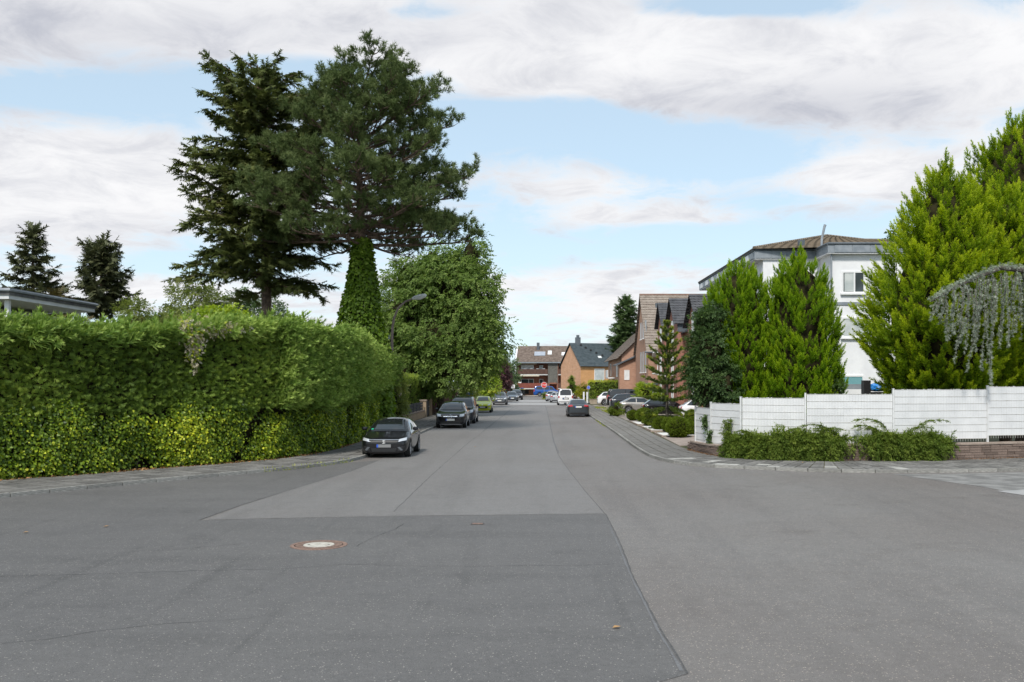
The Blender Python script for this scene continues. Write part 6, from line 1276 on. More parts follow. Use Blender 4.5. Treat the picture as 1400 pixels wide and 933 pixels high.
# terrace screen before it and the blue cover
scr = thing('terrace_screen', 'grey and white slatted terrace screen below the lowest white building window', 'screen', (18.2, 50, 0))
for k in range(7): MB().box(15.0, 20.6, 50 + .0, 50.05, .6 + k * .3, .6 + k * .3 + .27).build('slat', (zinc, render_w, zinc, render_w, darkz, render_w, zinc)[k], scr)
for x in (15.0, 17.8, 20.5): MB().box(x, x + .08, 50.06, 50.14, .05, 2.72).build('post', darkz, scr)
bc = thing('blue_cover', 'crumpled bright blue cover beside a black box above the white fence', 'cover', (16.6, 46, 1.2)); r = np.random.default_rng(4)
k, m_ = 26, 12; V = np.array([((.95 * (1 - .55 * i / (m_ - 1)) * math.sin(math.pi * (i + .35) / m_) ** .5 * math.cos(6.2832 * j / k) * .34), .3 * math.sin(6.2832 * j / k) * math.sin(math.pi * (i + .35) / m_), i / (m_ - 1)) for i in range(m_) for j in range(k)])
V = np.column_stack([V[:, 2] * 1.15, V[:, 1], V[:, 0] * .9]); V += .07 * np.column_stack([sn(V, 9, 1), sn(V, 11, 2), sn(V, 10, 3)]) + r.normal(0, .012, V.shape); V += np.array([15.98, 46, 2.52])
MB().add(V, [(i * k + j, i * k + (j + 1) % k, (i + 1) * k + (j + 1) % k, (i + 1) * k + j) for i in range(m_ - 1) for j in range(k)] + [tuple(range(k)), tuple(range((m_ - 1) * k, m_ * k))]).build('cover_sheet', mat('blue_tarp', (.02, .22, .62), .45), bc)
MB().box(15.72, 16.05, 45.8, 46.2, 1.0, 2.86).build('box', black_pl, bc); MB().box(15.9, 17.1, 45.85, 46.15, 1.0, 2.3).build('stand', black_pl, bc)

# ---------------------------------------------------------------- red brick house with gabled bays, nearer
red_b = brickmat('red_brick', (.30, .115, .08), (.38, .16, .11), (.26, .2, .17)); brown_b = brickmat('brown_brick', (.40, .205, .13), (.48, .27, .18), (.38, .29, .23)); slate_t = tilemat('slate_tiles', (.075, .077, .084), (.125, .127, .136), .3); stone_b = nmat('ashlar_base', (.22, .21, .18), (.34, .33, .29), 1.4, .9, .3, 8)
RB = thing('brick_house', 'dark red brick house with three steep gabled bays and slate-grey roof', 'house', (11.6, 78, 0))
xf = 11.6
MB().box(xf + .6, 22, 64, 92, .05, 6.9).build('wall', red_b, RB)
rt = MB(); roof_tiles(rt, (xf + .3, 92, 6.8), (xf + .3, 64, 6.8), (16.6, 64, 9.4), (16.6, 92, 9.4), .36, .05); roof_tiles(rt, (22.3, 64, 6.8), (22.3, 92, 6.8), (16.6, 92, 9.4), (16.6, 64, 9.4), .36, .05); rt.build('roof', slate_t, RB)
for k, (ya, yb, za) in enumerate(((87.0, 91.5, 10.2), (79.0, 84.2, 9.95), (68.0, 73.5, 9.3))):
    ym = (ya + yb) / 2; zev = za - 2.1
    b = MB(); b.add([(xf, ya, .05), (xf, yb, .05), (xf, yb, zev), (xf, ym, za - .15), (xf, ya, zev), (xf + 5, ya, .05), (xf + 5, yb, .05), (xf + 5, yb, zev), (xf + 5, ym, za - .15), (xf + 5, ya, zev)], [(4, 3, 2, 1, 0), (0, 5, 9, 4), (1, 2, 7, 6), (5, 6, 7, 8, 9)])
    bay = b.build('bay_wall', red_b, RB)
    rt = MB(); roof_tiles(rt, (xf - .35, ya - .3, zev - .25), (xf + 5, ya - .3, zev - .25), (xf + 5, ym, za), (xf - .35, ym, za), .34, .05); roof_tiles(rt, (xf + 5, yb + .3, zev - .25), (xf - .35, yb + .3, zev - .25), (xf - .35, ym, za), (xf + 5, ym, za), .34, .05)
    rt.build('bay_roof', slate_t, RB); MB().box(xf + .02, xf + 5, ya - .06, ya + .01, 6.95, zev - .25).build('slate_cheek', darkz, RB)
    fr = Frame((xf, yb), (0, -1)); wd = (yb - ya)
    for (z0_, z1_) in ((6.2, 8.0), (3.4, 5.2), (.9, 2.6)): window(RB, fr, wd / 2 - .5, wd / 2 + .5, z0_, z1_, pane_white, upvc, upvc, .07, .03)
    MB().box(xf - .33, xf - .25, ya - .32, ya - .2, zev - .32, zev - .2).build('gutter_end', darkz, RB)
fr = Frame((xf + .6, 64), (1, 0))
for z in (1.2, 4.2): window(RB, fr, 2, 3.2, z, z + 1.4, pane_white, upvc, upvc, .07, .03)
MB().tube([(xf + .5, 86.8, 6.6), (xf + .45, 86.8, .1)], .05, 6).build('downpipe', darkz, RB)
MB().obox((xf - .4, 86, 3.35), (1, 0, -.25), (0, 1, 0), (.25, 0, 1), .75, 1.0, .04).build('door_canopy', upvc, RB)

# ---------------------------------------------------------------- tall brown-tiled house, its steep gable to the street
TB = thing('brick_house', 'tall brown brick house with steep brown-tiled roof and slit windows', 'house', (11.3, 102, 0))
xg, yn, yf_, zev, zr = 11.3, 97.0, 109.5, 6.1, 12.2; ym = (yn + yf_) / 2; xe = 27
b = MB(); b.add([(xg, yn, 1.9), (xg, yf_, 1.9), (xg, yf_, zev), (xg, ym, zr - .2), (xg, yn, zev), (xe, yn, 1.9), (xe, yf_, 1.9), (xe, yf_, zev), (xe, ym, zr - .2), (xe, yn, zev)], [(4, 3, 2, 1, 0), (0, 5, 9, 4), (1, 2, 7, 6), (5, 6, 7, 8, 9)]); b.build('wall', brown_b, TB)
MB().box(xg - .04, xe, yn - .04, yf_ + .04, .05, 1.9).build('plinth', stone_b, TB)
tb_t = tilemat('taupe_tiles', (.27, .22, .18), (.38, .32, .27), .34); rt = MB()
roof_tiles(rt, (xg - .25, yn - .35, zev - .3), (xe, yn - .35, zev - .3), (xe, ym, zr), (xg - .25, ym, zr), .40, .07); roof_tiles(rt, (xe, yf_ + .35, zev - .3), (xg - .25, yf_ + .35, zev - .3), (xg - .25, ym, zr), (xe, ym, zr), .40, .07)
rf_ = rt.build('roof', tb_t, TB); MB().tube([(xg - .25, ym, zr + .04), (xe, ym, zr + .04)], .12, 6).build('ridge_tiles', nmat('ridge', (.2, .12, .09), (.28, .18, .14), 3), rf_); MB().tube([(xg - .4, yn - .45, zev - .32), (xe, yn - .45, zev - .32)], .08, 6).build('gutter', darkz, TB)
MB().box(12.6, 12.9, ym - 1.6, ym - 1.2, zr - 1.6, zr - 1.0).build('vent', darkz, rf_)
fr = Frame((xg, yf_), (0, -1))
for z0_, z1_ in ((7.4, 9.2), (3.8, 6.0)):
    for a in (5.4, 7.6, 9.8): window(TB, fr, a, a + .85, z0_, z1_, pane_white if z0_ > 7 else pane_curt, grey_f, upvc, .07, .03)
fr = Frame((xg, yn), (1, 0)); window(TB, fr, .9, 2.6, 3.8, 5.3, pane_curt, upvc, upvc, .07, .03); window(TB, fr, 4, 5.5, 3.8, 5.3, pane_curt, upvc, upvc, .07, .03); MB().obox((xg + .9, yn - .5, 5.55), (1, 0, 0), (0, 1, -.4), (0, .4, 1), .55, .55, .04).build('awning', upvc, TB)
fr.box(MB(), 1.2, 2.2, -.02, .06, .1, 2.1).build('door', upvc, TB)

# ---------------------------------------------------------------- brown-roofed house with low wing
HB = thing('brick_house', 'brown-roofed brick house with lower wing and white balcony', 'house', (9.6, 122, 0)); dk_t = tilemat('umber_tiles', (.17, .135, .108), (.26, .21, .17), .32)
MB().box(9.9, 18, 112, 133, .05, 5.899).build('wall', brown_b, HB)
MB().add([(9.9, 112.02, 5.9), (18, 112.02, 5.9), (13.4, 112.02, 9.2)], [(0, 1, 2)]).build('gable', brown_b, HB); MB().add([(9.9, 132.98, 5.9), (18, 132.98, 5.9), (13.4, 132.98, 9.2)], [(2, 1, 0)]).build('gable', brown_b, HB)
rt = MB(); roof_tiles(rt, (9.3, 133.3, 5.5), (9.3, 111.6, 5.5), (13.4, 111.6, 9.4), (13.4, 133.3, 9.4), .36, .06); roof_tiles(rt, (18.5, 111.6, 5.2), (18.5, 133.3, 5.2), (13.4, 133.3, 9.4), (13.4, 111.6, 9.4), .36, .06); rt.build('roof', dk_t, HB)
wg = MB(); wg.add([(9.5, 110.3, .05), (13, 110.3, .05), (13, 110.3, 6.3), (9.5, 110.3, 4.7), (9.5, 112.01, .05), (13, 112.01, .05), (13, 112.01, 6.3), (9.5, 112.01, 4.7)], [(0, 1, 2, 3), (4, 7, 6, 5), (0, 3, 7, 4), (1, 5, 6, 2)]); wg.build('wing_wall', brown_b, HB)
MB().slab([(9.0, 109.9, 4.75), (13.2, 109.9, 6.65), (13.2, 114, 6.65), (9.0, 114, 4.75)], .14).build('wing_roof', darkz, HB)
fr = Frame((9.5, 110.3), (1, 0)); window(HB, fr, .55, 1.15, 3.0, 4.15, pane_white, upvc, None, .05, .03)
MB().box(9.0, 9.88, 122, 126, 3.2, 3.35).build('balcony_floor', upvc, HB); MB().box(8.98, 9.06, 122, 126, 3.36, 4.3).build('balcony_rail', upvc, HB); MB().box(8.98, 9.06, 122, 126, 1.0, 2.0).build('balcony_rail', upvc, HB)
fr = Frame((9.9, 133), (0, -1)); window(HB, fr, 4, 5.5, 3.6, 5.2, pane_m, upvc, None, .06, .03); window(HB, fr, 14, 15.5, 3.4, 4.8, pane_white, upvc, None, .06, .03)
gw = thing('retaining_wall', 'low tan wall under the square-cut hedge', 'wall', (6.3, 115.8, 0)); MB().box(6.3, 11.7, 115.55, 115.85, .05, .62).build('wall_body', nmat('tan_wall', (.30, .25, .19), (.40, .34, .27), 3, .9), gw); MB().box(6.26, 11.74, 115.5, 115.9, .623, .68).build('coping', cop_m, gw)
gs = thing('garden_shed', 'small brick outhouse with white door beyond the yellow-green shrub', 'shed', (11.3, 96.4, 0)); MB().box(11.0, 12.8, 95.2, 96.6, .05, 2.5).build('wall', brown_b, gs); MB().box(10.8, 13, 95.0, 96.7, 2.5, 2.66).build('roof', darkz, gs); MB().box(11.3, 12.1, 95.16, 95.2, .1, 2.0).build('door', upvc, gs)

# ---------------------------------------------------------------- orange brick gable house
OB = thing('brick_house', 'orange brick house with pointed gable and dark blue-grey roof', 'house', (6.94, 153, 0)); or_b = brickmat('orange_brick', (.58, .31, .18), (.66, .39, .25), (.54, .39, .28), .3, .1); or_b2 = brickmat('orange_brick_bright', (.58, .29, .11), (.64, .34, .15), (.54, .35, .2), .3, .1); pet_t = tilemat('petrol_tiles', (.06, .08, .09), (.095, .118, .13), .34)
Np, Fp = Vector((6.94, 153, 0)), Vector((3.95, 160.5, 0)); t = (Fp - Np).normalized(); nr = Vector((t.y, -t.x, 0))       # nr: away from the street
wd = (Fp - Np).length; P3 = lambda a, o, z: Np + t * a + nr * o + Vector((0, 0, z)); ze_, za = 5.5, 9.0; dp = 11
b = MB(); V = [P3(0, 0, .05), P3(wd, 0, .05), P3(wd, 0, ze_), P3(wd / 2, 0, za), P3(0, 0, ze_), P3(0, dp, .05), P3(wd, dp, .05), P3(wd, dp, ze_), P3(wd / 2, dp, za), P3(0, dp, ze_)]
b.add(V, [(4, 3, 2, 1, 0), (1, 2, 7, 6), (5, 6, 7, 8, 9)]); b.build('gable', or_b, OB); MB().quad(V[0], V[5], V[9], V[4]).build('wall', or_b2, OB)
rt = MB(); roof_tiles(rt, P3(-.4, -.25, ze_ - .25), P3(-.4, dp, ze_ - .25), P3(wd / 2, dp, za + .18), P3(wd / 2, -.25, za + .18), .34, .04); roof_tiles(rt, P3(wd + .4, dp, ze_ - .25), P3(wd + .4, -.25, ze_ - .25), P3(wd / 2, -.25, za + .18), P3(wd / 2, dp, za + .18), .34, .04); rf_ = rt.build('roof', pet_t, OB)
c = P3(wd / 2, 1.3, 0); MB().box(c.x - .45, c.x + .45, c.y - .4, c.y + .4, za - .4, za + 1.1).build('chimney', darkz, rf_); MB().box(c.x - .25, c.x + .25, c.y - .2, c.y + .2, za + 1.1, za + 1.5).build('chimney_pot', darkz, rf_)
for k in range(6): q = P3(wd / 2, 1.6 + .55 * k, 0).lerp(P3(-.4, 1.6 + .9 * k, 0), .12 + .11 * k); zq = za + .18 + (ze_ - .25 - za - .18) * (.12 + .11 * k); MB().box(q.x - .16, q.x + .16, q.y - .16, q.y + .16, zq, zq + .28).build('roof_step', black_pl, rf_)
q = P3(wd / 2, 4.0, 0).lerp(P3(-.4, 4.0, 0), .62); MB().obox((q.x, q.y, za + .25 + (ze_ - .25 - za - .18) * .62), (nr.x, nr.y, 0), (-t.x, -t.y, -.85), (-t.x * .65, -t.y * .65, .75), .3, .25, .05).build('roof_light', pane_white, rf_)
fr = Frame((Np.x, Np.y), (nr.x, nr.y)); window(OB, fr, 2.4, 4.2, 1.6, 4.9, pane_curt, upvc, None, .1, .03); MB().box(Np.x + .5, Np.x + 6, Np.y - 2, Np.y - 1.2, 1.2, 1.5).build('porch_roof', darkz, OB)
c = P3(0, 6.6, 0); MB().box(c.x - .8, c.x + 2.5, c.y - 2.5, c.y, 4.3, 5.1).build('annex_fascia', zinc, OB); MB().box(c.x, c.x + 2.4, c.y - 2.2, c.y - .1, .05, 4.3).build('annex_wall', brown_b, OB)
wf = thing('white_gate_posts', 'row of short white garden posts beside the golden shrub', 'fence', (6.3, 124, 0))
for k, (x, h) in enumerate(((4.6, .95), (5.1, .85), (5.75, 1.5), (6.15, 1.5), (6.5, .9))): MB().box(x, x + .2, 121.5 - k * .6, 121.7 - k * .6, .05, h).build('post', upvc, wf)

# ---------------------------------------------------------------- apartment block closing the street
AB = thing('apartment_building', 'brick apartment block with brown balconies closing the end of the street', 'building', (0, 191, 0)); ang = R(-3.5)
fr = Frame((-4.25, 191), (math.cos(ang), math.sin(ang))); ab_b = brickmat('block_brick', (.24, .085, .05), (.31, .125, .075), (.22, .15, .12)); Lx = 16
fr.box(MB(), 0, Lx, -9, -1.4, .05, 6.7).build('wall', ab_b, AB)
fr.box(MB(), -.28, -.005, -9, .5, .05, 7.0).build('side_wall', render_w, AB)
MB().add([fr.p(-.28, -9, 7.0), fr.p(-.28, .5, 7.0), fr.p(-.28, -4.3, 10.0), fr.p(-.005, -9, 7.0), fr.p(-.005, .5, 7.0), fr.p(-.005, -4.3, 10.0)], [(0, 1, 2), (5, 4, 3), (1, 4, 5, 2), (0, 2, 5, 3)]).build('side_gable', render_w, AB)
mt_t = tilemat('mottled_tiles', (.16, .12, .095), (.27, .21, .175), .34); rt = MB(); roof_tiles(rt, fr.p(0, .5, 6.75), fr.p(Lx, .5, 6.75), fr.p(Lx, -4.3, 10.1), fr.p(0, -4.3, 10.1), .36, .05); roof_tiles(rt, fr.p(Lx, -9.4, 6.75), fr.p(0, -9.4, 6.75), fr.p(0, -4.3, 10.1), fr.p(Lx, -4.3, 10.1), .36, .05); rf_ = rt.build('roof', mt_t, AB)
fr.box(MB(), 0, Lx, .45, .62, 6.5, 6.72).build('gutter', zinc, AB)
fr.box(MB(), 3.9, 4.45, -3.6, -3.0, 9.2, 10.75).build('chimney', darkz, rf_)
for (a0, a1, t0, t1, m_) in ((3.5, 5.7, .35, .60, nmat('solar_panel', (.30, .33, .38), (.36, .39, .44), 2, .2)), (6.2, 7.0, .42, .66, pane_white), (9.0, 9.7, .36, .56, pane_white)):
    A, B, C, D = (fr.p(a, .5 - 4.8 * t_, 6.75 + 3.35 * t_) + Vector((0, -.03, .14)) for a, t_ in ((a0, t0), (a1, t0), (a1, t1), (a0, t1))); MB().slab([A, B, C, D], .08).build('roof_window', m_, rf_)
fr.box(MB(), 9.05 - 2.7, 9.05 - .75, -1.38, .12, 2.4, 6.45).build('stair_tower', nmat('grey_cladding', (.10, .095, .085), (.14, .135, .12), 3, .7), AB)
bal = nmat('brown_cladding', (.075, .04, .03), (.11, .06, .045), 3, .7); bal2 = nmat('red_brown_cladding', (.17, .05, .035), (.22, .07, .05), 3, .7)
for (a0, a1, z0_, m_) in ((.05, 6.3, 4.35, bal), (.05, 6.3, 1.55, bal2), (8.4, 13, 4.35, bal), (8.4, 13, 1.55, bal)):
    fr.box(MB(), a0, a1, -1.38, .05, z0_ - .25, z0_ - .02).build('balcony_slab', upvc, AB); fr.box(MB(), a0, a1, .06, .14, z0_ - .03, z0_ + .95).build('balcony_front', m_, AB); fr.box(MB(), a1 - .08, a1 - .002, -1.37, .05, z0_, z0_ + .95).build('balcony_end', m_, AB)
for (a0, a1, z0_, z1_, p_) in ((.8, 3.4, 4.6, 6.15, pane_white), (4.5, 5.3, 4.6, 6.1, pane_white), (.8, 3.4, 1.9, 3.35, pane_m), (4.5, 5.3, 1.7, 3.3, pane_m), (1.4, 2.4, .3, 1.1, mat('dark_opening', (.01, .01, .01), .8))): window(AB, fr, a0, a1, z0_, z1_, p_, upvc if z0_ > 1 else black_pl, None, .08, -1.37, a0 + (a1 - a0) * .6 if a1 - a0 > 2 else None)
fr.box(MB(), .8, 4.0, -1.2, -.1, 6.30, 6.42).build('rolled_awning', mat('cream_awning', (.66, .60, .46), .7), AB); fr.box(MB(), .3, 4.6, -.3, .3, 3.88, 4.05).build('rolled_awning', mat('cream_awning', (.66, .60, .46), .7), AB)
for k in range(4): fr.box(MB(), 1.5 + k * 1.25, 2.0 + k * 1.25, -.1, .05, 5.29, 5.45).build('flower_box', grey_f, AB)
fr.box(MB(), 6.35, 6.62, -1.37, .1, .05, 4.1).build('pillar', ab_b, AB); fr.box(MB(), 6.7, 8.2, -1.39, -1.3, .05, 2.2).build('door', mat('entrance_door', (.24, .05, .02), .5), AB); fr.box(MB(), 8.1, 8.4, -1.37, .1, .05, 6.4).build('pillar', ab_b, AB); fr.box(MB(), 6.64, 8.08, -1.3, .2, 2.3, 2.6).build('porch_beam', ab_b, AB)
fr.box(MB(), .3, 1.0, -.08, .04, 2.5, 2.75).build('flower_box', upvc, AB)
fc = thing('forecourt', 'sandy concrete forecourt before the brick apartment block', 'forecourt', (0, 188, 0)); MB().box(-4.2, 5, 184, 190.8, .02, .06).build('paving', nmat('sandy_concrete', (.36, .31, .25), (.45, .39, .32), 1, .9), fc)

# ---------------------------------------------------------------- far orange outbuilding, house behind the hedge, flat-roofed white house
OO = thing('outbuilding', 'small orange rendered outbuilding with grey roof at the street end', 'building', (-6.2, 195, 0))
MB().box(-9.5, -5.6, 196, 203, .05, 3.6).build('wall', nmat('orange_render', (.62, .22, .03), (.68, .27, .05), 2, .85), OO); MB().add([(-9.5, 195.98, 3.6), (-5.6, 195.98, 3.6), (-7.5, 195.98, 4.9)], [(0, 1, 2)]).build('gable', MATS['orange_render'], OO)
MB().slab([(-5.4, 198, 3.2), (-4.2, 198, 3.2), (-4.6, 201, 5.0), (-5.8, 201, 5.0)], .1).build('roof', darkz, OO); MB().box(-5.58, -4.3, 199.5, 202, .05, 3.4).build('annex_wall', MATS['orange_render'], OO); MB().slab([(-5.59, 195.6, 3.5), (-5.59, 203, 3.5), (-7.5, 203, 5.0), (-7.5, 195.6, 5.0)], .1).build('roof', darkz, OO)
GH = thing('garden_house', 'pale flat-roofed building just visible over the hedge beside the ivy cone', 'building', (-13, 56, 0)); MB().box(-16, -10.6, 58, 66, .05, 5.75).build('wall', nmat('pale_wall', (.5, .5, .5), (.58, .58, .58), 2, .8), GH); MB().box(-16.3, -10.3, 57.7, 66.3, 5.75, 6.02).build('roof', zinc, GH)
fr = Frame((-16, 58), (1, 0)); window(GH, fr, 3.6, 4.8, 4.6, 5.5, pane_m, upvc, None, .06, .03)
FH = thing('flat_roof_house', 'white house with flat grey roof and slim posts behind the hedge', 'house', (-24, 44, 0))
MB().box(-34, -24.2, 40.6, 52, .05, 6.05).build('wall', nmat('house_white', (.58, .58, .57), (.66, .66, .65), 2, .8), FH)
MB().prism([(-36, 39.6), (-22, 39.6), (-22, 47.4), (-36, 53)], 6.42, 6.72).build('roof', nmat('roof_felt', (.10, .10, .105), (.17, .165, .16), 3, .9), FH); MB().prism([(-35.95, 39.65), (-22.05, 39.65), (-22.05, 47.35), (-35.95, 52.9)], 6.25, 6.419).build('soffit', soffit, FH)
MB().tube([(-36, 39.55, 6.62), (-21.95, 39.55, 6.62), (-21.95, 47.4, 6.62)], .07, 6).build('gutter', zinc, FH)
for (x, y) in ((-22.35, 40.1), (-22.5, 46.6), (-28.5, 40.1)): MB().box(x - .09, x + .09, y - .09, y + .09, .05, 6.249).build('post', upvc, FH)
fr = Frame((-34, 40.6), (1, 0)); window(FH, fr, 6.5, 8.6, 4.4, 5.7, pane_m, upvc, None, .07, .03); fr = Frame((-24.2, 40.6), (0, 1)); window(FH, fr, 1.2, 3.0, 4.2, 5.5, pane_m, upvc, None, .07, .03)

# ================================================================ street furniture and boundaries
lp_m = nmat('lamp_paint', (.19, .145, .125), (.25, .20, .17), 6, .6); x, y = -8.42, 55.0; lp = thing('street_lamp', 'brown street lamp with curved arm reaching over the pavement', 'street lamp', (x, y, .1))
MB().tube([(x, y, .1), (x, y, 1.1)], [.10, .10], 12).build('base', lp_m, lp)
arc = [(x, y, 1.1), (x, y, 3), (x, y, 5.3), (x + .02, y, 5.9), (x + .12, y, 6.5), (x + .36, y, 7.05), (x + .75, y, 7.42), (x + 1.2, y, 7.60)]; MB().tube(arc, [.085, .08, .075, .072, .068, .062, .056, .05], 12).build('pole', lp_m, lp, smooth=True)
hd = MB(); hd.tube([(x + 1.15, y, 7.59), (x + 1.3, y, 7.64), (x + 1.6, y, 7.71), (x + 1.9, y, 7.78), (x + 2.0, y, 7.80)], [.06, .11, .14, .12, .03], 10); h_ = hd.build('lamp_head', nmat('lamp_shell', (.56, .56, .55), (.66, .66, .65), 5, .5), lp, smooth=True)
MB().tube([(x + 1.32, y, 7.59), (x + 1.6, y, 7.63), (x + 1.88, y, 7.71)], [.06, .10, .06], 8).build('lens', mat('lamp_lens', (.6, .6, .58), .2), h_, smooth=True)
ml = nmat('tan_brick_wall', (.34, .25, .17), (.46, .35, .25), 3, .9); mlb = brickmat('tan_brick', (.38, .27, .17), (.46, .34, .22), (.36, .3, .24))
bw = thing('garden_wall', 'low tan brick wall with piers on the hedge-side pavement', 'wall', (-8.6, 66, 0)); MB().box(-8.85, -8.58, 60.5, 72.2, .05, .58).build('wall_body', mlb, bw); MB().box(-8.9, -8.53, 60.5, 72.2, .583, .65).build('coping', cop_m, bw)
for y in (72.4, 76.2): MB().box(-8.95, -8.5, y, y + .5, .05, 1.32 + (.15 if y > 75 else 0)).build('pier', mlb, bw); MB().box(-9.0, -8.45, y - .05, y + .55, 1.323 + (.15 if y > 75 else 0), 1.42 + (.15 if y > 75 else 0)).build('pier_cap', cop_m, bw)
dkf = nmat('anthracite_panel', (.045, .05, .058), (.065, .07, .08), 4, .6); df = thing('dark_fence', 'row of dark grey fence panels on the low tan wall', 'fence', (-8.7, 66, .65))
for k in range(6):
    y = 60.7 + k * 1.9; MB().box(-8.76, -8.66, y, y + .08, .65, 1.28).build('post', dkf, df)
    for j in range(3): MB().box(-8.73, -8.69, y + .09, y + 1.88, .68 + j * .2, .68 + j * .2 + .17).build('slat', dkf, df)
gtg = thing('garden_gate', 'slim dark grey gate between the two tan piers', 'gate', (-8.7, 74.6, 0)); MB().box(-8.74, -8.68, 72.95, 76.15, .12, 1.3).build('gate_panel', dkf, gtg); MB().box(-8.67, -8.62, 75.7, 75.85, .8, .86).build('handle', alloy, gtg)
bp_ = thing('brick_pillar', 'pale brick pillar at the end of the tall hedge', 'pillar', (-8.45, 57.6, 0)); MB().box(-8.75, -8.25, 57.3, 57.9, .05, 2.32).build('shaft', brickmat('pale_brick', (.40, .33, .27), (.48, .41, .35), (.34, .3, .27)), bp_); MB().box(-8.8, -8.2, 57.25, 57.95, 2.323, 2.4).build('cap', cop_m, bp_)
wf = thing('slat_fence', 'tall reddish-brown timber slat fence behind the parked SUV', 'fence', (-8.6, 90, 0)); wm = nmat('red_brown_timber', (.085, .038, .026), (.145, .07, .048), 4, .8, .3, 30, rnd=.25, coord='Generated'); me_b = MB().box(-.013, .013, -.11, .11, 0, 1).mesh('board', wm); rr = random.Random(2)
for k in range(100):
    o = bpy.data.objects.new('board', me_b); col.objects.link(o); o.parent = wf; o.location = (.02 * (k % 2) + rr.uniform(-.004, .004), -12.6 + k * .245, .15); o.scale = (1, 1, 1.52 + .25 * k / 100 + rr.uniform(-.01, .01))
for k in range(11): MB().box(-.10, -.015, -12.7 + k * 2.45, -12.6 + k * 2.45, .05, 1.75).build('post', wm, wf, local=True)
for z in (.4, 1.4): MB().box(-.05, -.0135, -12.7, 11.9, z, z + .08).build('rail', wm, wf, local=True)

def pole_sign(name, label, x, y, hgt, zc, shape, rad, cols, extra=None):
    root = thing(name, label, 'sign', (x, y, .05)); MB().tube([(x, y, .05), (x, y, hgt)], .035, 8).build('pole', alloy, root); n = shape; rot = math.pi / 8 if n == 8 else (math.pi / 4 if n == 4 else 0)
    def disc(r_, yo, m, nm, par): return MB().add([(x + r_ * math.sin(6.2832 * k / n + rot), y - yo, zc + r_ * math.cos(6.2832 * k / n + rot)) for k in range(n)] + [(x + r_ * math.sin(6.2832 * k / n + rot), y - yo + .012, zc + r_ * math.cos(6.2832 * k / n + rot)) for k in range(n)], [tuple(range(n)), tuple(range(2 * n - 1, n - 1, -1))] + [(k, n + k, n + (k + 1) % n, (k + 1) % n) for k in range(n)]).build(nm, m, par)
    p_ = disc(rad, .05, cols[0], 'plate', root)
    if len(cols) > 1: disc(rad * .9, .064, cols[1], 'face', p_)
    return root, p_
sign_w = mat('sign_white', (.8, .8, .8), .4); sign_r = mat('sign_red', (.62, .03, .02), .4)
st, pl = pole_sign('stop_sign', 'red octagonal stop sign before the blue van', 1.05, 154.5, 2.55, 2.25, 8, .50, (sign_w, sign_r))
cu = bpy.data.curves.new('t', 'FONT'); cu.body = 'STOP'; cu.size = .40; cu.align_x = 'CENTER'; cu.align_y = 'CENTER'; cu.extrude = .003; to = bpy.data.objects.new('t', cu); col.objects.link(to)
tm_ = bpy.data.meshes.new_from_object(to.evaluated_get(bpy.context.evaluated_depsgraph_get())); bpy.data.objects.remove(to); tm_.materials.clear(); tm_.materials.append(sign_w)
lt = place('lettering', tm_, pl); lt.location = (1.05, 154.5 - .082, 2.25); lt.rotation_euler = (R(90), 0, 0)
ne, pl = pole_sign('round_sign', 'round red sign with white bar beyond the mid-grey SUV', -6.35, 171, 2.6, 2.15, 24, .42, (sign_w, sign_r)); MB().box(-6.62, -6.08, 170.915, 170.93, 2.18, 2.30).build('bar', sign_w, pl)
ns, pl = pole_sign('round_sign', 'round white sign with red rim overlapping the red one', -5.75, 172.5, 2.9, 2.45, 24, .40, (sign_r, sign_w))
ws_, pl = pole_sign('square_sign', 'square white sign on a pole before the green bin', -4.3, 166, 2.3, 1.95, 4, .48, (grey_f, sign_w)); MB().obox((-4.24, 165.925, 1.95), (.6, 0, .8), (0, 1, 0), (-.8, 0, .6), .13, .006, .03).build('symbol', black_pl, pl)
bs, pl = pole_sign('round_sign', 'small blue round sign before the square-cut hedge', 6.05, 113, 2.35, 2.1, 20, .2, (sign_w, mat('sign_blue', (.1, .16, .6), .4)))
pp = thing('post', 'grey timber post among the yellow-green leaves by the yellow car', 'post', (-6.55, 100, .1)); MB().tube([(-6.55, 100, .1), (-6.55, 100, 3.4)], [.08, .07], 8).build('shaft', nmat('weathered_post', (.22, .2, .18), (.32, .3, .27), 6, .9), pp)
fl = thing('flag', 'small white, blue and red flag beside the people carrier', 'flag', (-6.3, 84, .1)); MB().tube([(-6.3, 84, .1), (-6.3, 84, 2.1)], .015, 6).build('pole', sign_w, fl)
for k, m in enumerate((sign_w, MATS['sign_blue'], sign_r)): MB().box(-6.28, -5.65, 83.98, 84.0, 1.78 - k * .16, 1.78 - k * .16 + .155).build('stripe', m, fl)
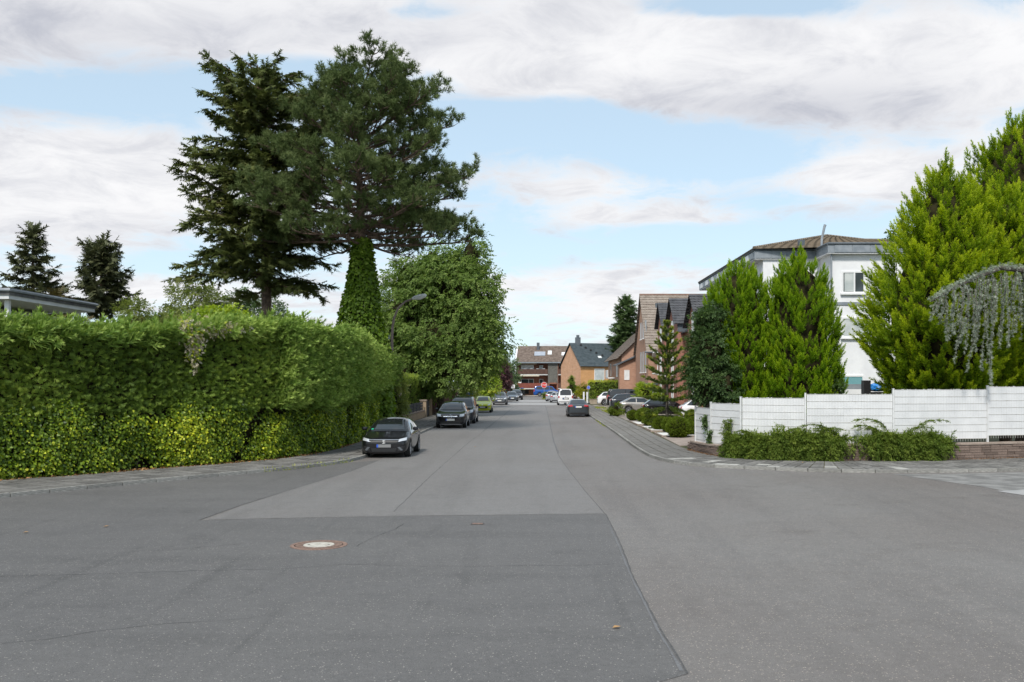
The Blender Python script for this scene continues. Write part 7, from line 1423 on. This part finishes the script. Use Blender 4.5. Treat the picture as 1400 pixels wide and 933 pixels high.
def wheelie(label, x, y, body, lid, bag=None):
    root = thing('wheelie_bin', label, 'bin', (x, y, .06)); MB().add([(x - .42, y - .35, .16), (x + .42, y - .35, .16), (x + .42, y + .35, .16), (x - .42, y + .35, .16), (x - .5, y - .42, 1.25), (x + .5, y - .42, 1.25), (x + .5, y + .42, 1.25), (x - .5, y + .42, 1.25)], [(3, 2, 1, 0), (4, 5, 6, 7), (0, 1, 5, 4), (1, 2, 6, 5), (2, 3, 7, 6), (3, 0, 4, 7)]).build('body', body, root)
    MB().box(x - .53, x + .53, y - .46, y + .46, 1.253, 1.36).build('lid', lid, root)
    for sx in (-1, 1): MB().disc_y((x + sx * .45, y + .3, .14), .01, .1, -.03, .03, 14).build('wheel', rubber, root)
    if bag: MB().lathe((x - .1, y, 1.36), [(.02, 0), (.34, .02), (.38, .12), (.24, .24), (.02, .3)], 12).build('bag', bag, root)
gb_ = thing('waste_container', 'pale green waste container at the street end', 'container', (-4.0, 183, .06)); MB().box(-4.5, -3.45, 182.5, 183.5, .06, 1.55).build('body', nmat('green_bin', (.16, .34, .17), (.2, .4, .21), 3, .6), gb_); MB().box(-4.55, -3.4, 182.45, 183.55, 1.553, 1.8).build('lid', nmat('grey_lid', (.4, .42, .42), (.5, .5, .5), 3, .6), gb_)
wheelie('black bin with yellow lid and blue bag beside the green container', -2.9, 183.3, black_pl, mat('yellow_lid', (.62, .52, .03), .5), mat('blue_bag', (.12, .2, .5), .4))
# front garden: gravel strips, path edging, forecourt paving
fg = MB().prism([(6.25, 61.5), (11.2, 61.5), (11.2, 111), (6.25, 111)], .072, .085).build('forecourt_paving', nmat('forecourt_slabs', (.20, .175, .15), (.30, .265, .23), 1.2, .9, .2, 20)); tag(fg, 'grey-brown paved forecourt for the parked cars', kind='structure')
wg_m = nmat('white_gravel', (.52, .51, .48), (.80, .79, .76), 28, .9, .8, 40)
for k, (a, b, lab) in enumerate((((6.15, 46.6), (8.2, 49.6), 'white gravel strip nearest the end of the white fence'), ((6.2, 51.5), (7.4, 57.0), 'white gravel strip in the middle of the box ball row'), ((6.25, 59.0), (7.3, 63.5), 'white gravel strip at the parking end of the box ball row'))):
    gv = thing('gravel_bed', lab, 'gravel bed', (a[0], a[1], .07)); MB().box(a[0], b[0], a[1], b[1], .075, .14).build('gravel', wg_m, gv); e_ = cop_m
    MB().box(a[0] - .08, a[0] - .002, a[1] - .08, b[1], .05, .17).build('edging', e_, gv); MB().box(a[0], b[0], a[1] - .08, a[1] - .002, .05, .17).build('edging', e_, gv)
pa_ = MB().prism([(6.0, 40.2), (8.6, 41.0), (8.6, 46.4), (6.1, 46.4)], .072, .098).build('garden_path', nmat('path_concrete', (.27, .22, .19), (.36, .30, .26), 3, .9)); tag(pa_, 'tan concrete path between the stone wall and the box balls', kind='structure')
